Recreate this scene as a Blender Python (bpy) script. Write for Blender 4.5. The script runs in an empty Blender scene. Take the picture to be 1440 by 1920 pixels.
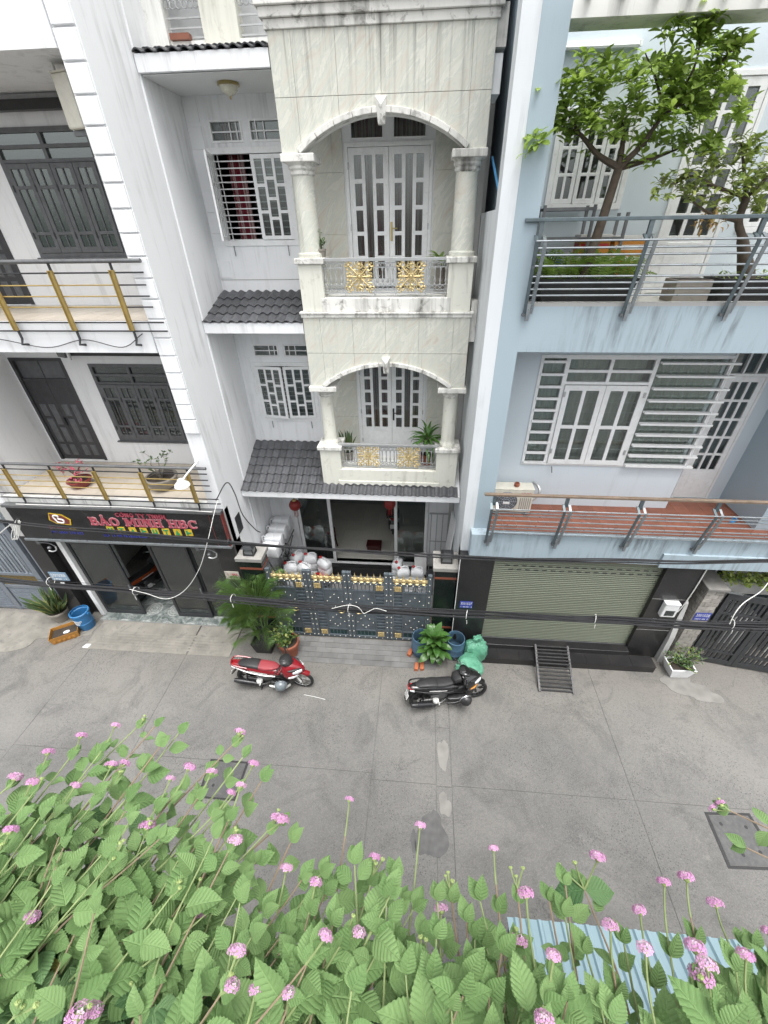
import bpy, math, random
from mathutils import Vector, Matrix, Euler
R = math.radians
scene = bpy.context.scene
COL = scene.collection

# ---------------------------------------------------------------- camera
FPX, PITCH, YAW, ROLL, CX, CY, CAMZ = 757.043, R(35.08694), R(-4.92895), R(0.93413), 731.8, 960.0, 9.0
_f = Vector((math.sin(YAW)*math.cos(PITCH), math.cos(YAW)*math.cos(PITCH), -math.sin(PITCH)))
_r0 = Vector((math.cos(YAW), -math.sin(YAW), 0.0))
_d0 = -_r0.cross(_f)
_r = math.cos(ROLL)*_r0 + math.sin(ROLL)*_d0
_d = -math.sin(ROLL)*_r0 + math.cos(ROLL)*_d0
cam_data = bpy.data.cameras.new('camera')
cam = bpy.data.objects.new('camera', cam_data)
COL.objects.link(cam)
cam.matrix_world = Matrix(((_r.x, -_d.x, -_f.x, 0), (_r.y, -_d.y, -_f.y, 0), (_r.z, -_d.z, -_f.z, CAMZ), (0, 0, 0, 1)))
cam_data.sensor_fit = 'HORIZONTAL'
cam_data.sensor_width = 36.0
cam_data.lens = FPX/1440.0*36.0
cam_data.shift_x = -(CX-720.0)/1440.0
cam_data.clip_start = 0.02
cam_data.clip_end = 2000.0
scene.camera = cam

# ---------------------------------------------------------------- light: bright overcast day
SUN_EL, SUN_AZ = R(76), R(150)          # azimuth measured clockwise from +Y
world = bpy.data.worlds.new('World')
scene.world = world
world.use_nodes = True
wn = world.node_tree.nodes; wl = world.node_tree.links
for n in list(wn): wn.remove(n)
sky = wn.new('ShaderNodeTexSky'); sky.sky_type = 'NISHITA'; sky.sun_disc = False
sky.sun_elevation = SUN_EL; sky.sun_rotation = SUN_AZ
sky.air_density = 1.0; sky.dust_density = 4.0; sky.ozone_density = 1.0
hs = wn.new('ShaderNodeHueSaturation'); hs.inputs['Saturation'].default_value = 0.10
bg = wn.new('ShaderNodeBackground'); bg.inputs['Strength'].default_value = 0.15
wo = wn.new('ShaderNodeOutputWorld')
wl.new(sky.outputs[0], hs.inputs['Color']); wl.new(hs.outputs[0], bg.inputs['Color']); wl.new(bg.outputs[0], wo.inputs['Surface'])
sd = bpy.data.lights.new('sun', 'SUN'); sd.energy = 1.0; sd.angle = R(32); sd.color = (1.0, 0.975, 0.94)
sun = bpy.data.objects.new('sun', sd); COL.objects.link(sun)
sdir = Vector((math.sin(SUN_AZ)*math.cos(SUN_EL), math.cos(SUN_AZ)*math.cos(SUN_EL), math.sin(SUN_EL)))
sun.rotation_euler = sdir.to_track_quat('Z', 'Y').to_euler()
sun.location = sdir*40
scene.view_settings.view_transform = 'Standard'
scene.view_settings.look = 'None'
scene.view_settings.exposure = 1.40
scene.view_settings.gamma = 1.0
scene.view_settings.use_curve_mapping = False
scene.render.engine = 'CYCLES'
cy = scene.cycles
cy.max_bounces = 8; cy.diffuse_bounces = 4; cy.glossy_bounces = 3; cy.transmission_bounces = 6; cy.transparent_max_bounces = 12
cy.use_denoising = True
cy.caustics_reflective = False; cy.caustics_refractive = False

# ---------------------------------------------------------------- layout helpers (photo pixel -> point of the place)
def ray(x, y):
    return _r*((x-CX)/FPX) + _d*((y-CY)/FPX) + _f
def PX(x, y, Y):
    d = ray(x, y); return Vector((0, 0, CAMZ)) + d*(Y/d.y)
def PZ(x, y, z=0.0):
    d = ray(x, y); return Vector((0, 0, CAMZ)) + d*((z-CAMZ)/d.z)
def PD(x, y, dep):
    return Vector((0, 0, CAMZ)) + ray(x, y)*dep
rng = random.Random(7)

# ---------------------------------------------------------------- mesh building
class MB:
    def __init__(s): s.v = []; s.f = []; s.uv = None
    def add(s, vs, fs):
        n = len(s.v); s.v += [tuple(p) for p in vs]; s.f += [tuple(i+n for i in f) for f in fs]; return s
    def box(s, x0, x1, y0, y1, z0, z1):
        return s.add([(x0,y0,z0),(x1,y0,z0),(x1,y1,z0),(x0,y1,z0),(x0,y0,z1),(x1,y0,z1),(x1,y1,z1),(x0,y1,z1)],
                     [(0,3,2,1),(4,5,6,7),(0,1,5,4),(1,2,6,5),(2,3,7,6),(3,0,4,7)])
    def cbox(s, c, d, rot=(0,0,0)):
        m = Euler(rot).to_matrix(); c = Vector(c); h = Vector(d)*0.5
        vs = [c + m @ Vector((sx*h.x, sy*h.y, sz*h.z)) for sz in (-1,1) for sx, sy in ((-1,-1),(1,-1),(1,1),(-1,1))]
        return s.add(vs, [(0,3,2,1),(4,5,6,7),(0,1,5,4),(1,2,6,5),(2,3,7,6),(3,0,4,7)])
    def bar(s, a, b, w, h=None, up=(0,0,1)):
        a = Vector(a); b = Vector(b); t = (b-a).normalized(); u = Vector(up)
        if abs(t.dot(u)) > 0.98: u = Vector((0,1,0))
        sd_ = t.cross(u).normalized(); u = sd_.cross(t); h = h or w
        vs = [p + sd_*(i*w/2) + u*(j*h/2) for p in (a, b) for i, j in ((-1,-1),(1,-1),(1,1),(-1,1))]
        return s.add(vs, [(0,3,2,1),(4,5,6,7),(0,1,5,4),(1,2,6,5),(2,3,7,6),(3,0,4,7)])
    def tube(s, pts, r, n=8, cap=True, flat=None):
        pts = [Vector(p) for p in pts]; k = len(pts)
        rs = r if isinstance(r, (list, tuple)) else [r]*k
        t0 = (pts[1]-pts[0]).normalized()
        u = Vector((0,0,1)) if abs(t0.z) < 0.9 else Vector((0,1,0))
        rings = []
        for i, p in enumerate(pts):
            t = (pts[min(i+1,k-1)]-pts[max(i-1,0)])
            t = t.normalized() if t.length > 1e-9 else t0
            sd_ = t.cross(u)
            if sd_.length < 1e-6: sd_ = t.orthogonal()
            sd_.normalize(); u = sd_.cross(t).normalized()
            fl = flat or 1.0
            rings.append([p + (sd_*math.cos(2*math.pi*j/n) + u*math.sin(2*math.pi*j/n)*fl)*rs[i] for j in range(n)])
        return s.loft(rings, cap)
    def loft(s, rings, cap=True, closed=True):
        n = len(rings[0]); vs = [p for rg in rings for p in rg]; fs = []
        for i in range(len(rings)-1):
            for j in range(n if closed else n-1):
                a, b = i*n+j, i*n+(j+1) % n
                fs.append((a, b, b+n, a+n))
        if cap:
            fs.append(tuple(range(n-1, -1, -1))); fs.append(tuple((len(rings)-1)*n+j for j in range(n)))
        return s.add(vs, fs)
    def lathe(s, prof, n=16, c=(0,0,0), cap=True, sx=1.0, sy=1.0):
        rings = [[(c[0]+r*math.cos(2*math.pi*j/n)*sx, c[1]+r*math.sin(2*math.pi*j/n)*sy, c[2]+z) for j in range(n)] for r, z in prof]
        return s.loft(rings, cap)
    def prism(s, poly, a, b, axis='y'):
        def P(u, v, w): return (u, w, v) if axis == 'y' else ((w, u, v) if axis == 'x' else (u, v, w))
        n = len(poly); vs = [P(u, v, a) for u, v in poly] + [P(u, v, b) for u, v in poly]
        fs = [tuple(range(n)), tuple(range(2*n-1, n-1, -1))] + [(i, i+n, (i+1) % n + n, (i+1) % n) for i in range(n)]
        return s.add(vs, fs)
    def quad(s, a, b, c, d): return s.add([a, b, c, d], [(0,1,2,3)])
    def sph(s, c, r, nu=10, nv=6, sx=1, sy=1, sz=1):
        prof = [(max(1e-4, r*math.sin(math.pi*i/nv)), -r*math.cos(math.pi*i/nv)*sz) for i in range(nv+1)]
        return s.lathe(prof, nu, c, True, sx, sy)
    def mesh(s, name, mat, smooth=False):
        me = bpy.data.meshes.new(name); me.from_pydata(s.v, [], s.f)
        if mat is not None: me.materials.append(getmat(mat))
        import bmesh
        bm = bmesh.new(); bm.from_mesh(me); bmesh.ops.recalc_face_normals(bm, faces=bm.faces); bm.to_mesh(me); bm.free()
        if smooth:
            me.polygons.foreach_set('use_smooth', [True]*len(me.polygons))
            try: me.set_sharp_from_angle(angle=R(smooth if smooth > 1 else 40))
            except Exception: pass
        me.update(); return me
    def build(s, name, mat, parent=None, smooth=False, bevel=0.0, loc=None, rot=None):
        return place(name, s.mesh(name, mat, smooth), parent, loc, rot, bevel=bevel)
WORLD = {}
def place(name, me, parent=None, loc=None, rot=None, scale=None, bevel=0.0):
    o = bpy.data.objects.new(name, me); COL.objects.link(o)
    base = Vector(loc) if loc is not None else Vector((0,0,0))
    if parent is not None:
        o.parent = parent
        if parent.name in WORLD: base = base - WORLD[parent.name]
    o.location = base
    if rot is not None: o.rotation_euler = rot
    if scale is not None: o.scale = scale if hasattr(scale, '__len__') else (scale,)*3
    if bevel:
        m = o.modifiers.new('bevel', 'BEVEL'); m.width = bevel; m.segments = 2; m.limit_method = 'ANGLE'; m.angle_limit = R(40)
    return o
def tag(o, label=None, cat=None, group=None, kind=None):
    if label: o['label'] = label
    if cat: o['category'] = cat
    if group: o['group'] = group
    if kind: o['kind'] = kind
    return o
def thing(name, label, cat, loc=(0,0,0), rz=0.0, group=None, world=False):
    o = bpy.data.objects.new(name, None); COL.objects.link(o)
    o.empty_display_size = 0.2; o.location = loc; o.rotation_euler = (0,0,rz)
    if world: WORLD[o.name] = Vector(loc)
    return tag(o, label, cat, group)
def copy_tree(o, parent=None):
    c = o.copy(); COL.objects.link(c); c.parent = parent
    for ch in o.children: copy_tree(ch, c)
    return c
def wall(mb, x0, x1, z0, z1, y0, y1, holes):
    """a wall in the XZ plane, y0..y1 thick, with rectangular holes (hx0,hx1,hz0,hz1)"""
    xs = sorted({x0, x1, *[min(max(h[i], x0), x1) for h in holes for i in (0,1)]})
    zs = sorted({z0, z1, *[min(max(h[i], z0), z1) for h in holes for i in (2,3)]})
    def hole(i, k):
        cx_, cz_ = (xs[i]+xs[i+1])/2, (zs[k]+zs[k+1])/2
        return any(h[0] < cx_ < h[1] and h[2] < cz_ < h[3] for h in holes)
    S = lambda i, k: 0 <= i < len(xs)-1 and 0 <= k < len(zs)-1 and not hole(i, k)
    for i in range(len(xs)-1):
        for k in range(len(zs)-1):
            if not S(i, k): continue
            a, b, c, d = xs[i], xs[i+1], zs[k], zs[k+1]
            mb.quad((a,y0,c),(b,y0,c),(b,y0,d),(a,y0,d)); mb.quad((a,y1,c),(a,y1,d),(b,y1,d),(b,y1,c))
            if not S(i-1, k): mb.quad((a,y0,c),(a,y0,d),(a,y1,d),(a,y1,c))
            if not S(i+1, k): mb.quad((b,y0,c),(b,y1,c),(b,y1,d),(b,y0,d))
            if not S(i, k-1): mb.quad((a,y0,c),(a,y1,c),(b,y1,c),(b,y0,c))
            if not S(i, k+1): mb.quad((a,y0,d),(b,y0,d),(b,y1,d),(a,y1,d))
    return mb
def merge(me, d=1e-5):
    import bmesh
    bm = bmesh.new(); bm.from_mesh(me); bmesh.ops.remove_doubles(bm, verts=bm.verts, dist=d)
    bmesh.ops.recalc_face_normals(bm, faces=bm.faces); bm.to_mesh(me); bm.free(); return me
def curve_pts(ctrl, n=12):
    """Catmull-Rom through control points"""
    P = [Vector(p) for p in ctrl]; P = [2*P[0]-P[1]] + P + [2*P[-1]-P[-2]]; out = []
    for i in range(1, len(P)-2):
        for k in range(n):
            t = k/n
            out.append(0.5*((2*P[i]) + (P[i+1]-P[i-1])*t + (2*P[i-1]-5*P[i]+4*P[i+1]-P[i+2])*t*t + (3*P[i]-P[i-1]-3*P[i+1]+P[i+2])*t**3))
    return out + [P[-2]]

# ---------------------------------------------------------------- materials
MATS = {}; MDEF = {}
def getmat(m):
    if not isinstance(m, str): return m
    if m not in MATS: MATS[m] = MDEF[m](m)
    return MATS[m]
class NT:
    def __init__(s, name):
        s.m = bpy.data.materials.new(name); s.m.use_nodes = True
        s.t = s.m.node_tree; s.n = s.t.nodes; s.l = s.t.links
        s.b = next(n for n in s.n if n.type == 'BSDF_PRINCIPLED')
        s.pos = None
    def N(s, ty, **kw):
        n = s.n.new(ty)
        for k, v in kw.items(): setattr(n, k, v)
        return n
    def L(s, a, b): s.l.new(a, b)
    def coord(s, kind='world', scale=(1,1,1), rot=(0,0,0)):
        if kind == 'world': src = s.N('ShaderNodeNewGeometry').outputs['Position']
        elif kind == 'local': src = s.N('ShaderNodeTexCoord').outputs['Object']
        else: src = s.N('ShaderNodeTexCoord').outputs['Generated']
        mp = s.N('ShaderNodeMapping'); mp.inputs['Scale'].default_value = scale; mp.inputs['Rotation'].default_value = rot
        s.L(src, mp.inputs['Vector']); return mp.outputs[0]
    def noise(s, vec, scale, detail=4, rough=0.6, dist=0.0):
        n = s.N('ShaderNodeTexNoise'); n.inputs['Scale'].default_value = scale; n.inputs['Detail'].default_value = detail
        n.inputs['Roughness'].default_value = rough; n.inputs['Distortion'].default_value = dist
        s.L(vec, n.inputs['Vector']); return n.outputs['Fac']
    def ramp(s, fac, stops):
        r = s.N('ShaderNodeValToRGB'); e = r.color_ramp.elements
        while len(e) < len(stops): e.new(0.5)
        for i, (p, c) in enumerate(stops):
            e[i].position = p; e[i].color = (*c, 1) if hasattr(c, '__len__') else (c, c, c, 1)
        s.L(fac, r.inputs[0]); return r.outputs[0]
    def mix(s, fac, a, b, mode='MIX'):
        n = s.N('ShaderNodeMix', data_type='RGBA', blend_type=mode)
        for inp, v in ((0, fac), (6, a), (7, b)):
            if hasattr(v, 'is_linked'): s.L(v, n.inputs[inp])
            elif inp == 0: n.inputs[0].default_value = v
            else: n.inputs[inp].default_value = (*v, 1) if len(v) == 3 else v
        return n.outputs[2]
    def math(s, op, a, b=0.0):
        n = s.N('ShaderNodeMath', operation=op)
        for i, v in enumerate((a, b)):
            if hasattr(v, 'is_linked'): s.L(v, n.inputs[i])
            else: n.inputs[i].default_value = v
        return n.outputs[0]
    def bump(s, h, strength=0.2, dist=0.01):
        n = s.N('ShaderNodeBump'); n.inputs['Strength'].default_value = strength; n.inputs['Distance'].default_value = dist
        s.L(h, n.inputs['Height']); s.L(n.outputs[0], s.b.inputs['Normal']); return n
    def col(s, c):
        if hasattr(c, 'is_linked'): s.L(c, s.b.inputs['Base Color'])
        else: s.b.inputs['Base Color'].default_value = (*c, 1)
    def set(s, **kw):
        for k, v in kw.items():
            i = s.b.inputs[k.replace('_', ' ')]
            if hasattr(v, 'is_linked'): s.L(v, i)
            else: i.default_value = v
def sc3(c, k): return tuple(min(1, x*k) for x in c)
def plain(name, c, rough=0.5, metal=0.0, var=0.12, scale=6.0, kind='local', bump=0.0, bscale=60.0, dirt=None, dirt_amt=0.4, coat=0.0, objvar=0.0, spec=0.5, transl=0.0):
    def mk(nm):
        t = NT(nm); v = t.coord(kind)
        n1 = t.noise(v, scale, 5)
        c1 = t.mix(t.ramp(n1, [(0.25, 0.0), (0.75, 1.0)]), sc3(c, 1-var), sc3(c, 1+var))
        if dirt:
            n2 = t.noise(v, scale*2.3, 6, 0.7, 0.6)
            c1 = t.mix(t.ramp(n2, [(0.52, 0.0), (0.72, dirt_amt)]), c1, dirt)
        if objvar:
            oi = t.N('ShaderNodeObjectInfo'); hsv = t.N('ShaderNodeHueSaturation')
            t.L(t.math('ADD', t.math('MULTIPLY', oi.outputs['Random'], 2*objvar), 1-objvar), hsv.inputs['Value']); t.L(c1, hsv.inputs['Color']); c1 = hsv.outputs[0]
        t.col(c1); t.set(Metallic=metal, Coat_Weight=coat, Specular_IOR_Level=spec)
        rn = t.ramp(t.noise(v, scale*4, 3), [(0.3, max(0.02, rough*0.8)), (0.7, min(1, rough*1.2))])
        t.L(rn, t.b.inputs['Roughness'])
        if bump: t.bump(t.noise(v, bscale, 4), bump, 0.004)
        return t.m
    MDEF[name] = mk
def paint(name, c, dirt=(0.10,0.10,0.09), streak=0.5, blotch=0.3, rough=0.75, sscale=(3.2,3.2,0.28), thr=0.56, bl0=0.60):
    """painted masonry with rain streaks and blotches; world coordinates"""
    def mk(nm):
        t = NT(nm); v = t.coord('world'); vs = t.coord('world', sscale)
        c1 = t.mix(t.noise(v, 0.7, 5), sc3(c, 0.95), sc3(c, 1.05))
        big = t.ramp(t.noise(v, 0.8, 4, 0.6), [(0.38, 0.0), (0.66, 1.0)])
        st = t.ramp(t.noise(vs, 1.6, 6, 0.65, 0.3), [(thr, 0.0), (thr+0.22, 1.0)])
        m1 = t.math('MULTIPLY', t.math('MULTIPLY', st, big), streak)
        c2 = t.mix(m1, c1, dirt)
        bl = t.ramp(t.noise(v, 5.5, 8, 0.7, 0.5), [(bl0, 0.0), (bl0+0.18, 1.0)])
        c3 = t.mix(t.math('MULTIPLY', bl, blotch), c2, sc3(dirt, 2.2))
        t.col(c3); t.set(Roughness=rough, Specular_IOR_Level=0.3)
        t.bump(t.noise(v, 55, 5), 0.12, 0.004)
        return t.m
    MDEF[name] = mk
def glassmat(name, tint=(0.75,0.8,0.78), refl=0.12, alpha=0.25):
    """window glass: mostly see-through, reflecting more at grazing angles"""
    def mk(nm):
        t = NT(nm); t.n.remove(t.b)
        out = next(n for n in t.n if n.type == 'OUTPUT_MATERIAL')
        tr = t.N('ShaderNodeBsdfTransparent'); tr.inputs[0].default_value = (*tint, 1)
        gl = t.N('ShaderNodeBsdfGlossy'); gl.inputs['Roughness'].default_value = 0.03; gl.inputs[0].default_value = (0.9, 0.95, 0.95, 1)
        df = t.N('ShaderNodeBsdfDiffuse'); df.inputs[0].default_value = (*sc3(tint, 0.35), 1)
        fr = t.N('ShaderNodeFresnel'); fr.inputs[0].default_value = 1.5
        m0 = t.N('ShaderNodeMixShader'); m0.inputs[0].default_value = alpha
        t.L(tr.outputs[0], m0.inputs[1]); t.L(df.outputs[0], m0.inputs[2])
        m1 = t.N('ShaderNodeMixShader'); t.L(t.math('ADD', fr.outputs[0], refl), m1.inputs[0])
        t.L(m0.outputs[0], m1.inputs[1]); t.L(gl.outputs[0], m1.inputs[2]); t.L(m1.outputs[0], out.inputs[0])
        return t.m
    MDEF[name] = mk
def leafmat(name, c, c2, transl=0.25, rough=0.5, spec=0.35, vein=True):
    def mk(nm):
        t = NT(nm); v = t.coord('local'); oi = t.N('ShaderNodeObjectInfo')
        f = t.math('ADD', t.math('MULTIPLY', oi.outputs['Random'], 0.6), t.math('MULTIPLY', t.noise(v, 14, 3), 0.4))
        c1 = t.mix(f, c, c2)
        t.col(c1); t.set(Roughness=rough, Specular_IOR_Level=spec)
        out = next(n for n in t.n if n.type == 'OUTPUT_MATERIAL')
        td = t.N('ShaderNodeBsdfTranslucent'); t.L(t.mix(0.6, c1, (0.35,0.5,0.08)), td.inputs[0])
        ms = t.N('ShaderNodeMixShader'); ms.inputs[0].default_value = transl
        t.L(t.b.outputs[0], ms.inputs[1]); t.L(td.outputs[0], ms.inputs[2]); t.L(ms.outputs[0], out.inputs[0])
        t.bump(t.noise(v, 120, 3), 0.15, 0.002)
        return t.m
    MDEF[name] = mk

paint('white_wall', (0.79,0.80,0.81), dirt=(0.22,0.22,0.21), streak=0.55, blotch=0.20, thr=0.50)
paint('white_wall_old', (0.80,0.80,0.77), streak=1.0, blotch=0.75, thr=0.50)
paint('strip_white', (0.66,0.69,0.71), dirt=(0.22,0.24,0.25), streak=0.7, blotch=0.3, thr=0.48)
paint('trim_old', (0.74,0.73,0.69), dirt=(0.06,0.058,0.05), streak=1.0, blotch=1.0, thr=0.44, bl0=0.53)
paint('yellow_pier', (0.70,0.695,0.62), dirt=(0.12,0.11,0.08), streak=0.7, blotch=0.6, thr=0.5, bl0=0.56)
paint('blue_wall', (0.36,0.44,0.49), dirt=(0.16,0.19,0.20), streak=0.25, blotch=0.15)
paint('blue_fascia', (0.37,0.45,0.50), dirt=(0.13,0.145,0.15), streak=0.95, blotch=0.45, thr=0.46, sscale=(7,7,0.6))
paint('pale_blue_wall', (0.59,0.655,0.70), dirt=(0.3,0.32,0.33), streak=0.3, blotch=0.12)
paint('ceiling_grey', (0.72,0.73,0.72), streak=0.0, blotch=0.1)
paint('grey_render', (0.42,0.42,0.41), dirt=(0.12,0.12,0.11), streak=0.6, blotch=0.6)
def _marble(nm):
    t = NT(nm); v0 = t.coord('world', (1,1,1), (0.0,R(-38),0)); mp_ = t.N('ShaderNodeMapping'); mp_.inputs['Scale'].default_value = (5.0,1.0,1.3); t.L(v0, mp_.inputs['Vector']); v = mp_.outputs[0]; oi = t.N('ShaderNodeObjectInfo')
    w = t.noise(v, 1.25, 6, 0.62, 0.9)
    c = t.ramp(w, [(0.28,(0.52,0.47,0.40)),(0.40,(0.58,0.55,0.48)),(0.47,(0.60,0.60,0.53)),(0.53,(0.53,0.55,0.49)),(0.58,(0.66,0.65,0.58)),(0.66,(0.57,0.57,0.50)),(0.76,(0.58,0.53,0.46))])
    st = t.ramp(t.noise(t.coord('world', (5,5,0.3)), 1.7, 6, 0.65, 0.2), [(0.55,0.0),(0.75,1.0)])
    big = t.ramp(t.noise(t.coord('world', (1,1,0.4)), 0.9, 3), [(0.46,0.0),(0.64,0.7)])
    c = t.mix(t.math('MULTIPLY', st, big), c, (0.15,0.145,0.13))
    sp_ = t.N('ShaderNodeSeparateXYZ'); t.L(t.coord('world'), sp_.inputs[0])
    run = t.ramp(t.noise(t.coord('world', (9,9,0.18)), 1.3, 6, 0.7, 0.15), [(0.50,0.0),(0.68,1.0)])     # rain runs below the ledges
    for lo, hi in ((10.1,11.3),(6.75,7.7)):
        mr = t.N('ShaderNodeMapRange'); mr.inputs[1].default_value = lo; mr.inputs[2].default_value = hi; t.L(sp_.outputs[2], mr.inputs[0])
        mr2 = t.math('LESS_THAN', sp_.outputs[2], hi)
        c = t.mix(t.math('MULTIPLY', t.math('MULTIPLY', mr.outputs[0], mr2), t.math('MULTIPLY', run, 0.80 if lo > 9 else 0.18)), c, (0.085,0.08,0.07))
    t.col(c); t.set(Roughness=0.35, Specular_IOR_Level=0.45); return t.m
MDEF['marble'] = _marble
def _granite(nm):
    t = NT(nm); v = t.coord('world')
    c = t.ramp(t.noise(v, 90, 3, 0.8), [(0.35,(0.010,0.010,0.011)),(0.62,(0.028,0.027,0.028)),(0.78,(0.10,0.09,0.085))])
    c = t.mix(t.ramp(t.noise(v, 1.7, 5), [(0.5,0.0),(0.8,0.35)]), c, (0.075,0.07,0.063))
    t.col(c); t.set(Roughness=0.28, Specular_IOR_Level=0.5); return t.m
MDEF['granite'] = _granite
def _granite_green(nm):
    t = NT(nm); v = t.coord('world')
    c = t.ramp(t.noise(v, 70, 3, 0.8), [(0.35,(0.006,0.010,0.009)),(0.65,(0.016,0.024,0.022)),(0.80,(0.05,0.06,0.055))])
    t.col(c); t.set(Roughness=0.2, Specular_IOR_Level=0.5); return t.m
MDEF['granite_green'] = _granite_green
plain('rooftile', (0.062,0.064,0.070), 0.55, var=0.25, scale=9, kind='world', bump=0.2, bscale=90, dirt=(0.16,0.16,0.15), dirt_amt=0.45, objvar=0.22)
plain('white_metal', (0.78,0.79,0.79), 0.4, var=0.05, dirt=(0.35,0.33,0.29), dirt_amt=0.25)
plain('white_plastic', (0.76,0.77,0.77), 0.4, var=0.05, dirt=(0.4,0.38,0.33), dirt_amt=0.2)
plain('grey_wood', (0.100,0.104,0.110), 0.45, var=0.25, scale=10, kind='world', dirt=(0.15,0.15,0.155), dirt_amt=0.3)
plain('dark_door', (0.040,0.040,0.044), 0.4, var=0.25, scale=8, kind='world', dirt=(0.10,0.10,0.10), dirt_amt=0.25)
plain('dark_frame', (0.045,0.047,0.050), 0.35, metal=0.3, var=0.1)
plain('black_steel', (0.035,0.037,0.040), 0.4, metal=0.4, var=0.2, dirt=(0.12,0.10,0.08), dirt_amt=0.25)
plain('grey_rail', (0.15,0.155,0.16), 0.4, metal=0.5, var=0.2, kind='world', dirt=(0.3,0.29,0.27), dirt_amt=0.4)
plain('steel', (0.32,0.35,0.37), 0.32, metal=0.75, var=0.25, kind='world', scale=4, dirt=(0.24,0.17,0.11), dirt_amt=0.35)
plain('steel_dark', (0.13,0.165,0.18), 0.38, metal=0.6, var=0.2, kind='world', dirt=(0.3,0.3,0.29), dirt_amt=0.25)
plain('rust_rail', (0.24,0.185,0.14), 0.6, metal=0.4, var=0.3, kind='world', scale=3, dirt=(0.18,0.09,0.04), dirt_amt=0.6)
plain('gold', (0.58,0.46,0.23), 0.42, metal=0.55, var=0.2, scale=12, dirt=(0.25,0.2,0.12), dirt_amt=0.35)
plain('gold_paint', (0.40,0.29,0.10), 0.45, metal=0.45, var=0.15, kind='world', dirt=(0.2,0.16,0.08), dirt_amt=0.3)
plain('silver_iron', (0.46,0.47,0.47), 0.4, metal=0.5, var=0.12, dirt=(0.25,0.24,0.22), dirt_amt=0.3)
plain('gate_steel', (0.120,0.145,0.165), 0.42, metal=0.35, var=0.3, scale=5, kind='world', dirt=(0.16,0.18,0.19), dirt_amt=0.3)
plain('gate_green', (0.010,0.045,0.045), 0.4, var=0.2)
plain('stud', (0.70,0.68,0.58), 0.3, metal=0.6, var=0.05)
plain('tile_red', (0.21,0.078,0.047), 0.45, var=0.2, scale=5, kind='world', dirt=(0.16,0.07,0.045), dirt_amt=0.5, objvar=0.10)
plain('tile_beige', (0.55,0.49,0.41), 0.4, var=0.08, scale=4, kind='world', objvar=0.05)
plain('tile_cream', (0.60,0.59,0.53), 0.15, var=0.06, scale=3, kind='world', objvar=0.04)
def _shutter(nm):
    t = NT(nm); v = t.coord('world', (4,4,0.4)); w = t.coord('world')
    c = t.mix(t.noise(w, 1.1, 5), (0.122,0.140,0.098), (0.152,0.170,0.122))
    c = t.mix(t.ramp(t.noise(v, 2, 6, 0.7), [(0.5,0.0),(0.75,0.35)]), c, (0.12,0.12,0.095))
    t.col(c); t.set(Roughness=0.42, Metallic=0.15); return t.m
MDEF['shutter'] = _shutter
glassmat('glass', tint=(0.80,0.84,0.82), refl=0.03, alpha=0.06)
glassmat('glass_green', tint=(0.30,0.40,0.36), refl=0.10, alpha=0.55)
glassmat('glass_dark', tint=(0.45,0.50,0.49), refl=0.06, alpha=0.12)
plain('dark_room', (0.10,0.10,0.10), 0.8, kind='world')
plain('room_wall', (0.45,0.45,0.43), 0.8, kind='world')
plain('rubber', (0.016,0.016,0.017), 0.6, var=0.3, scale=20, dirt=(0.07,0.065,0.06), dirt_amt=0.4)
plain('black_plastic', (0.020,0.020,0.021), 0.38, var=0.2, dirt=(0.08,0.075,0.07), dirt_amt=0.2)
plain('cable', (0.022,0.022,0.024), 0.5, kind='world', var=0.3)
plain('white_cable', (0.66,0.66,0.63), 0.5, kind='world')
def curtain_mat(nm):
    t = NT(nm); v = t.coord('world'); sx = t.N('ShaderNodeSeparateXYZ'); t.L(v, sx.inputs[0])
    n = t.N('ShaderNodeTexNoise', noise_dimensions='1D'); n.inputs['Scale'].default_value = 9.0; n.inputs['Detail'].default_value = 2
    t.L(sx.outputs[0], n.inputs['W'])
    c = t.ramp(n.outputs['Fac'], [(0.38,(0.24,0.025,0.045)),(0.47,(0.30,0.05,0.07)),(0.53,(0.62,0.57,0.53)),(0.58,(0.30,0.06,0.08)),(0.63,(0.60,0.55,0.52))])
    t.col(c); t.set(Roughness=0.9); return t.m
MDEF['curtain'] = curtain_mat
def curtain_w(nm):
    t = NT(nm); v = t.coord('world', (8,8,0.6)); t.col(t.ramp(t.noise(v, 3, 3), [(0.3,(0.62,0.64,0.60)),(0.7,(0.80,0.81,0.78))])); t.set(Roughness=0.9); return t.m
MDEF['curtain_white'] = curtain_w

# ---------------------------------------------------------------- joinery
def leaf_panel(name, parent, x0, x1, z0, z1, y, t, cols, mat, glass='glass', fw=0.05, bw=0.028, bot=None, panel_z=0.0, loc=None, rot=None):
    """a door/window leaf in the XZ plane: frame with openings; cols = rows per column (list).  panes become sub-parts"""
    mb = MB(); holes = []
    bot = fw if bot is None else bot
    ncol = len(cols); cw = (x1-x0-2*fw-(ncol-1)*bw)/ncol
    za, zb = z0+bot+panel_z, z1-fw
    for i, k in enumerate(cols):
        xa = x0+fw+i*(cw+bw); rh = (zb-za-(k-1)*bw)/k
        for j in range(k): holes.append((xa, xa+cw, za+j*(rh+bw), za+j*(rh+bw)+rh))
    wall(mb, x0, x1, z0, z1, y, y+t, holes)
    if panel_z:
        mb.box(x0+fw*1.2, x1-fw*1.2, y-0.008, y, z0+fw, z0+bot+panel_z-bw*1.5)
    me = mb.mesh(name, mat); merge(me)
    o = place(name, me, parent, loc, rot, bevel=0.004)
    for h in holes:
        MB().box(h[0]-0.004, h[1]+0.004, y+t*0.45, y+t*0.55, h[2]-0.004, h[3]+0.004).build('pane', glass, o)
    return o
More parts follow.
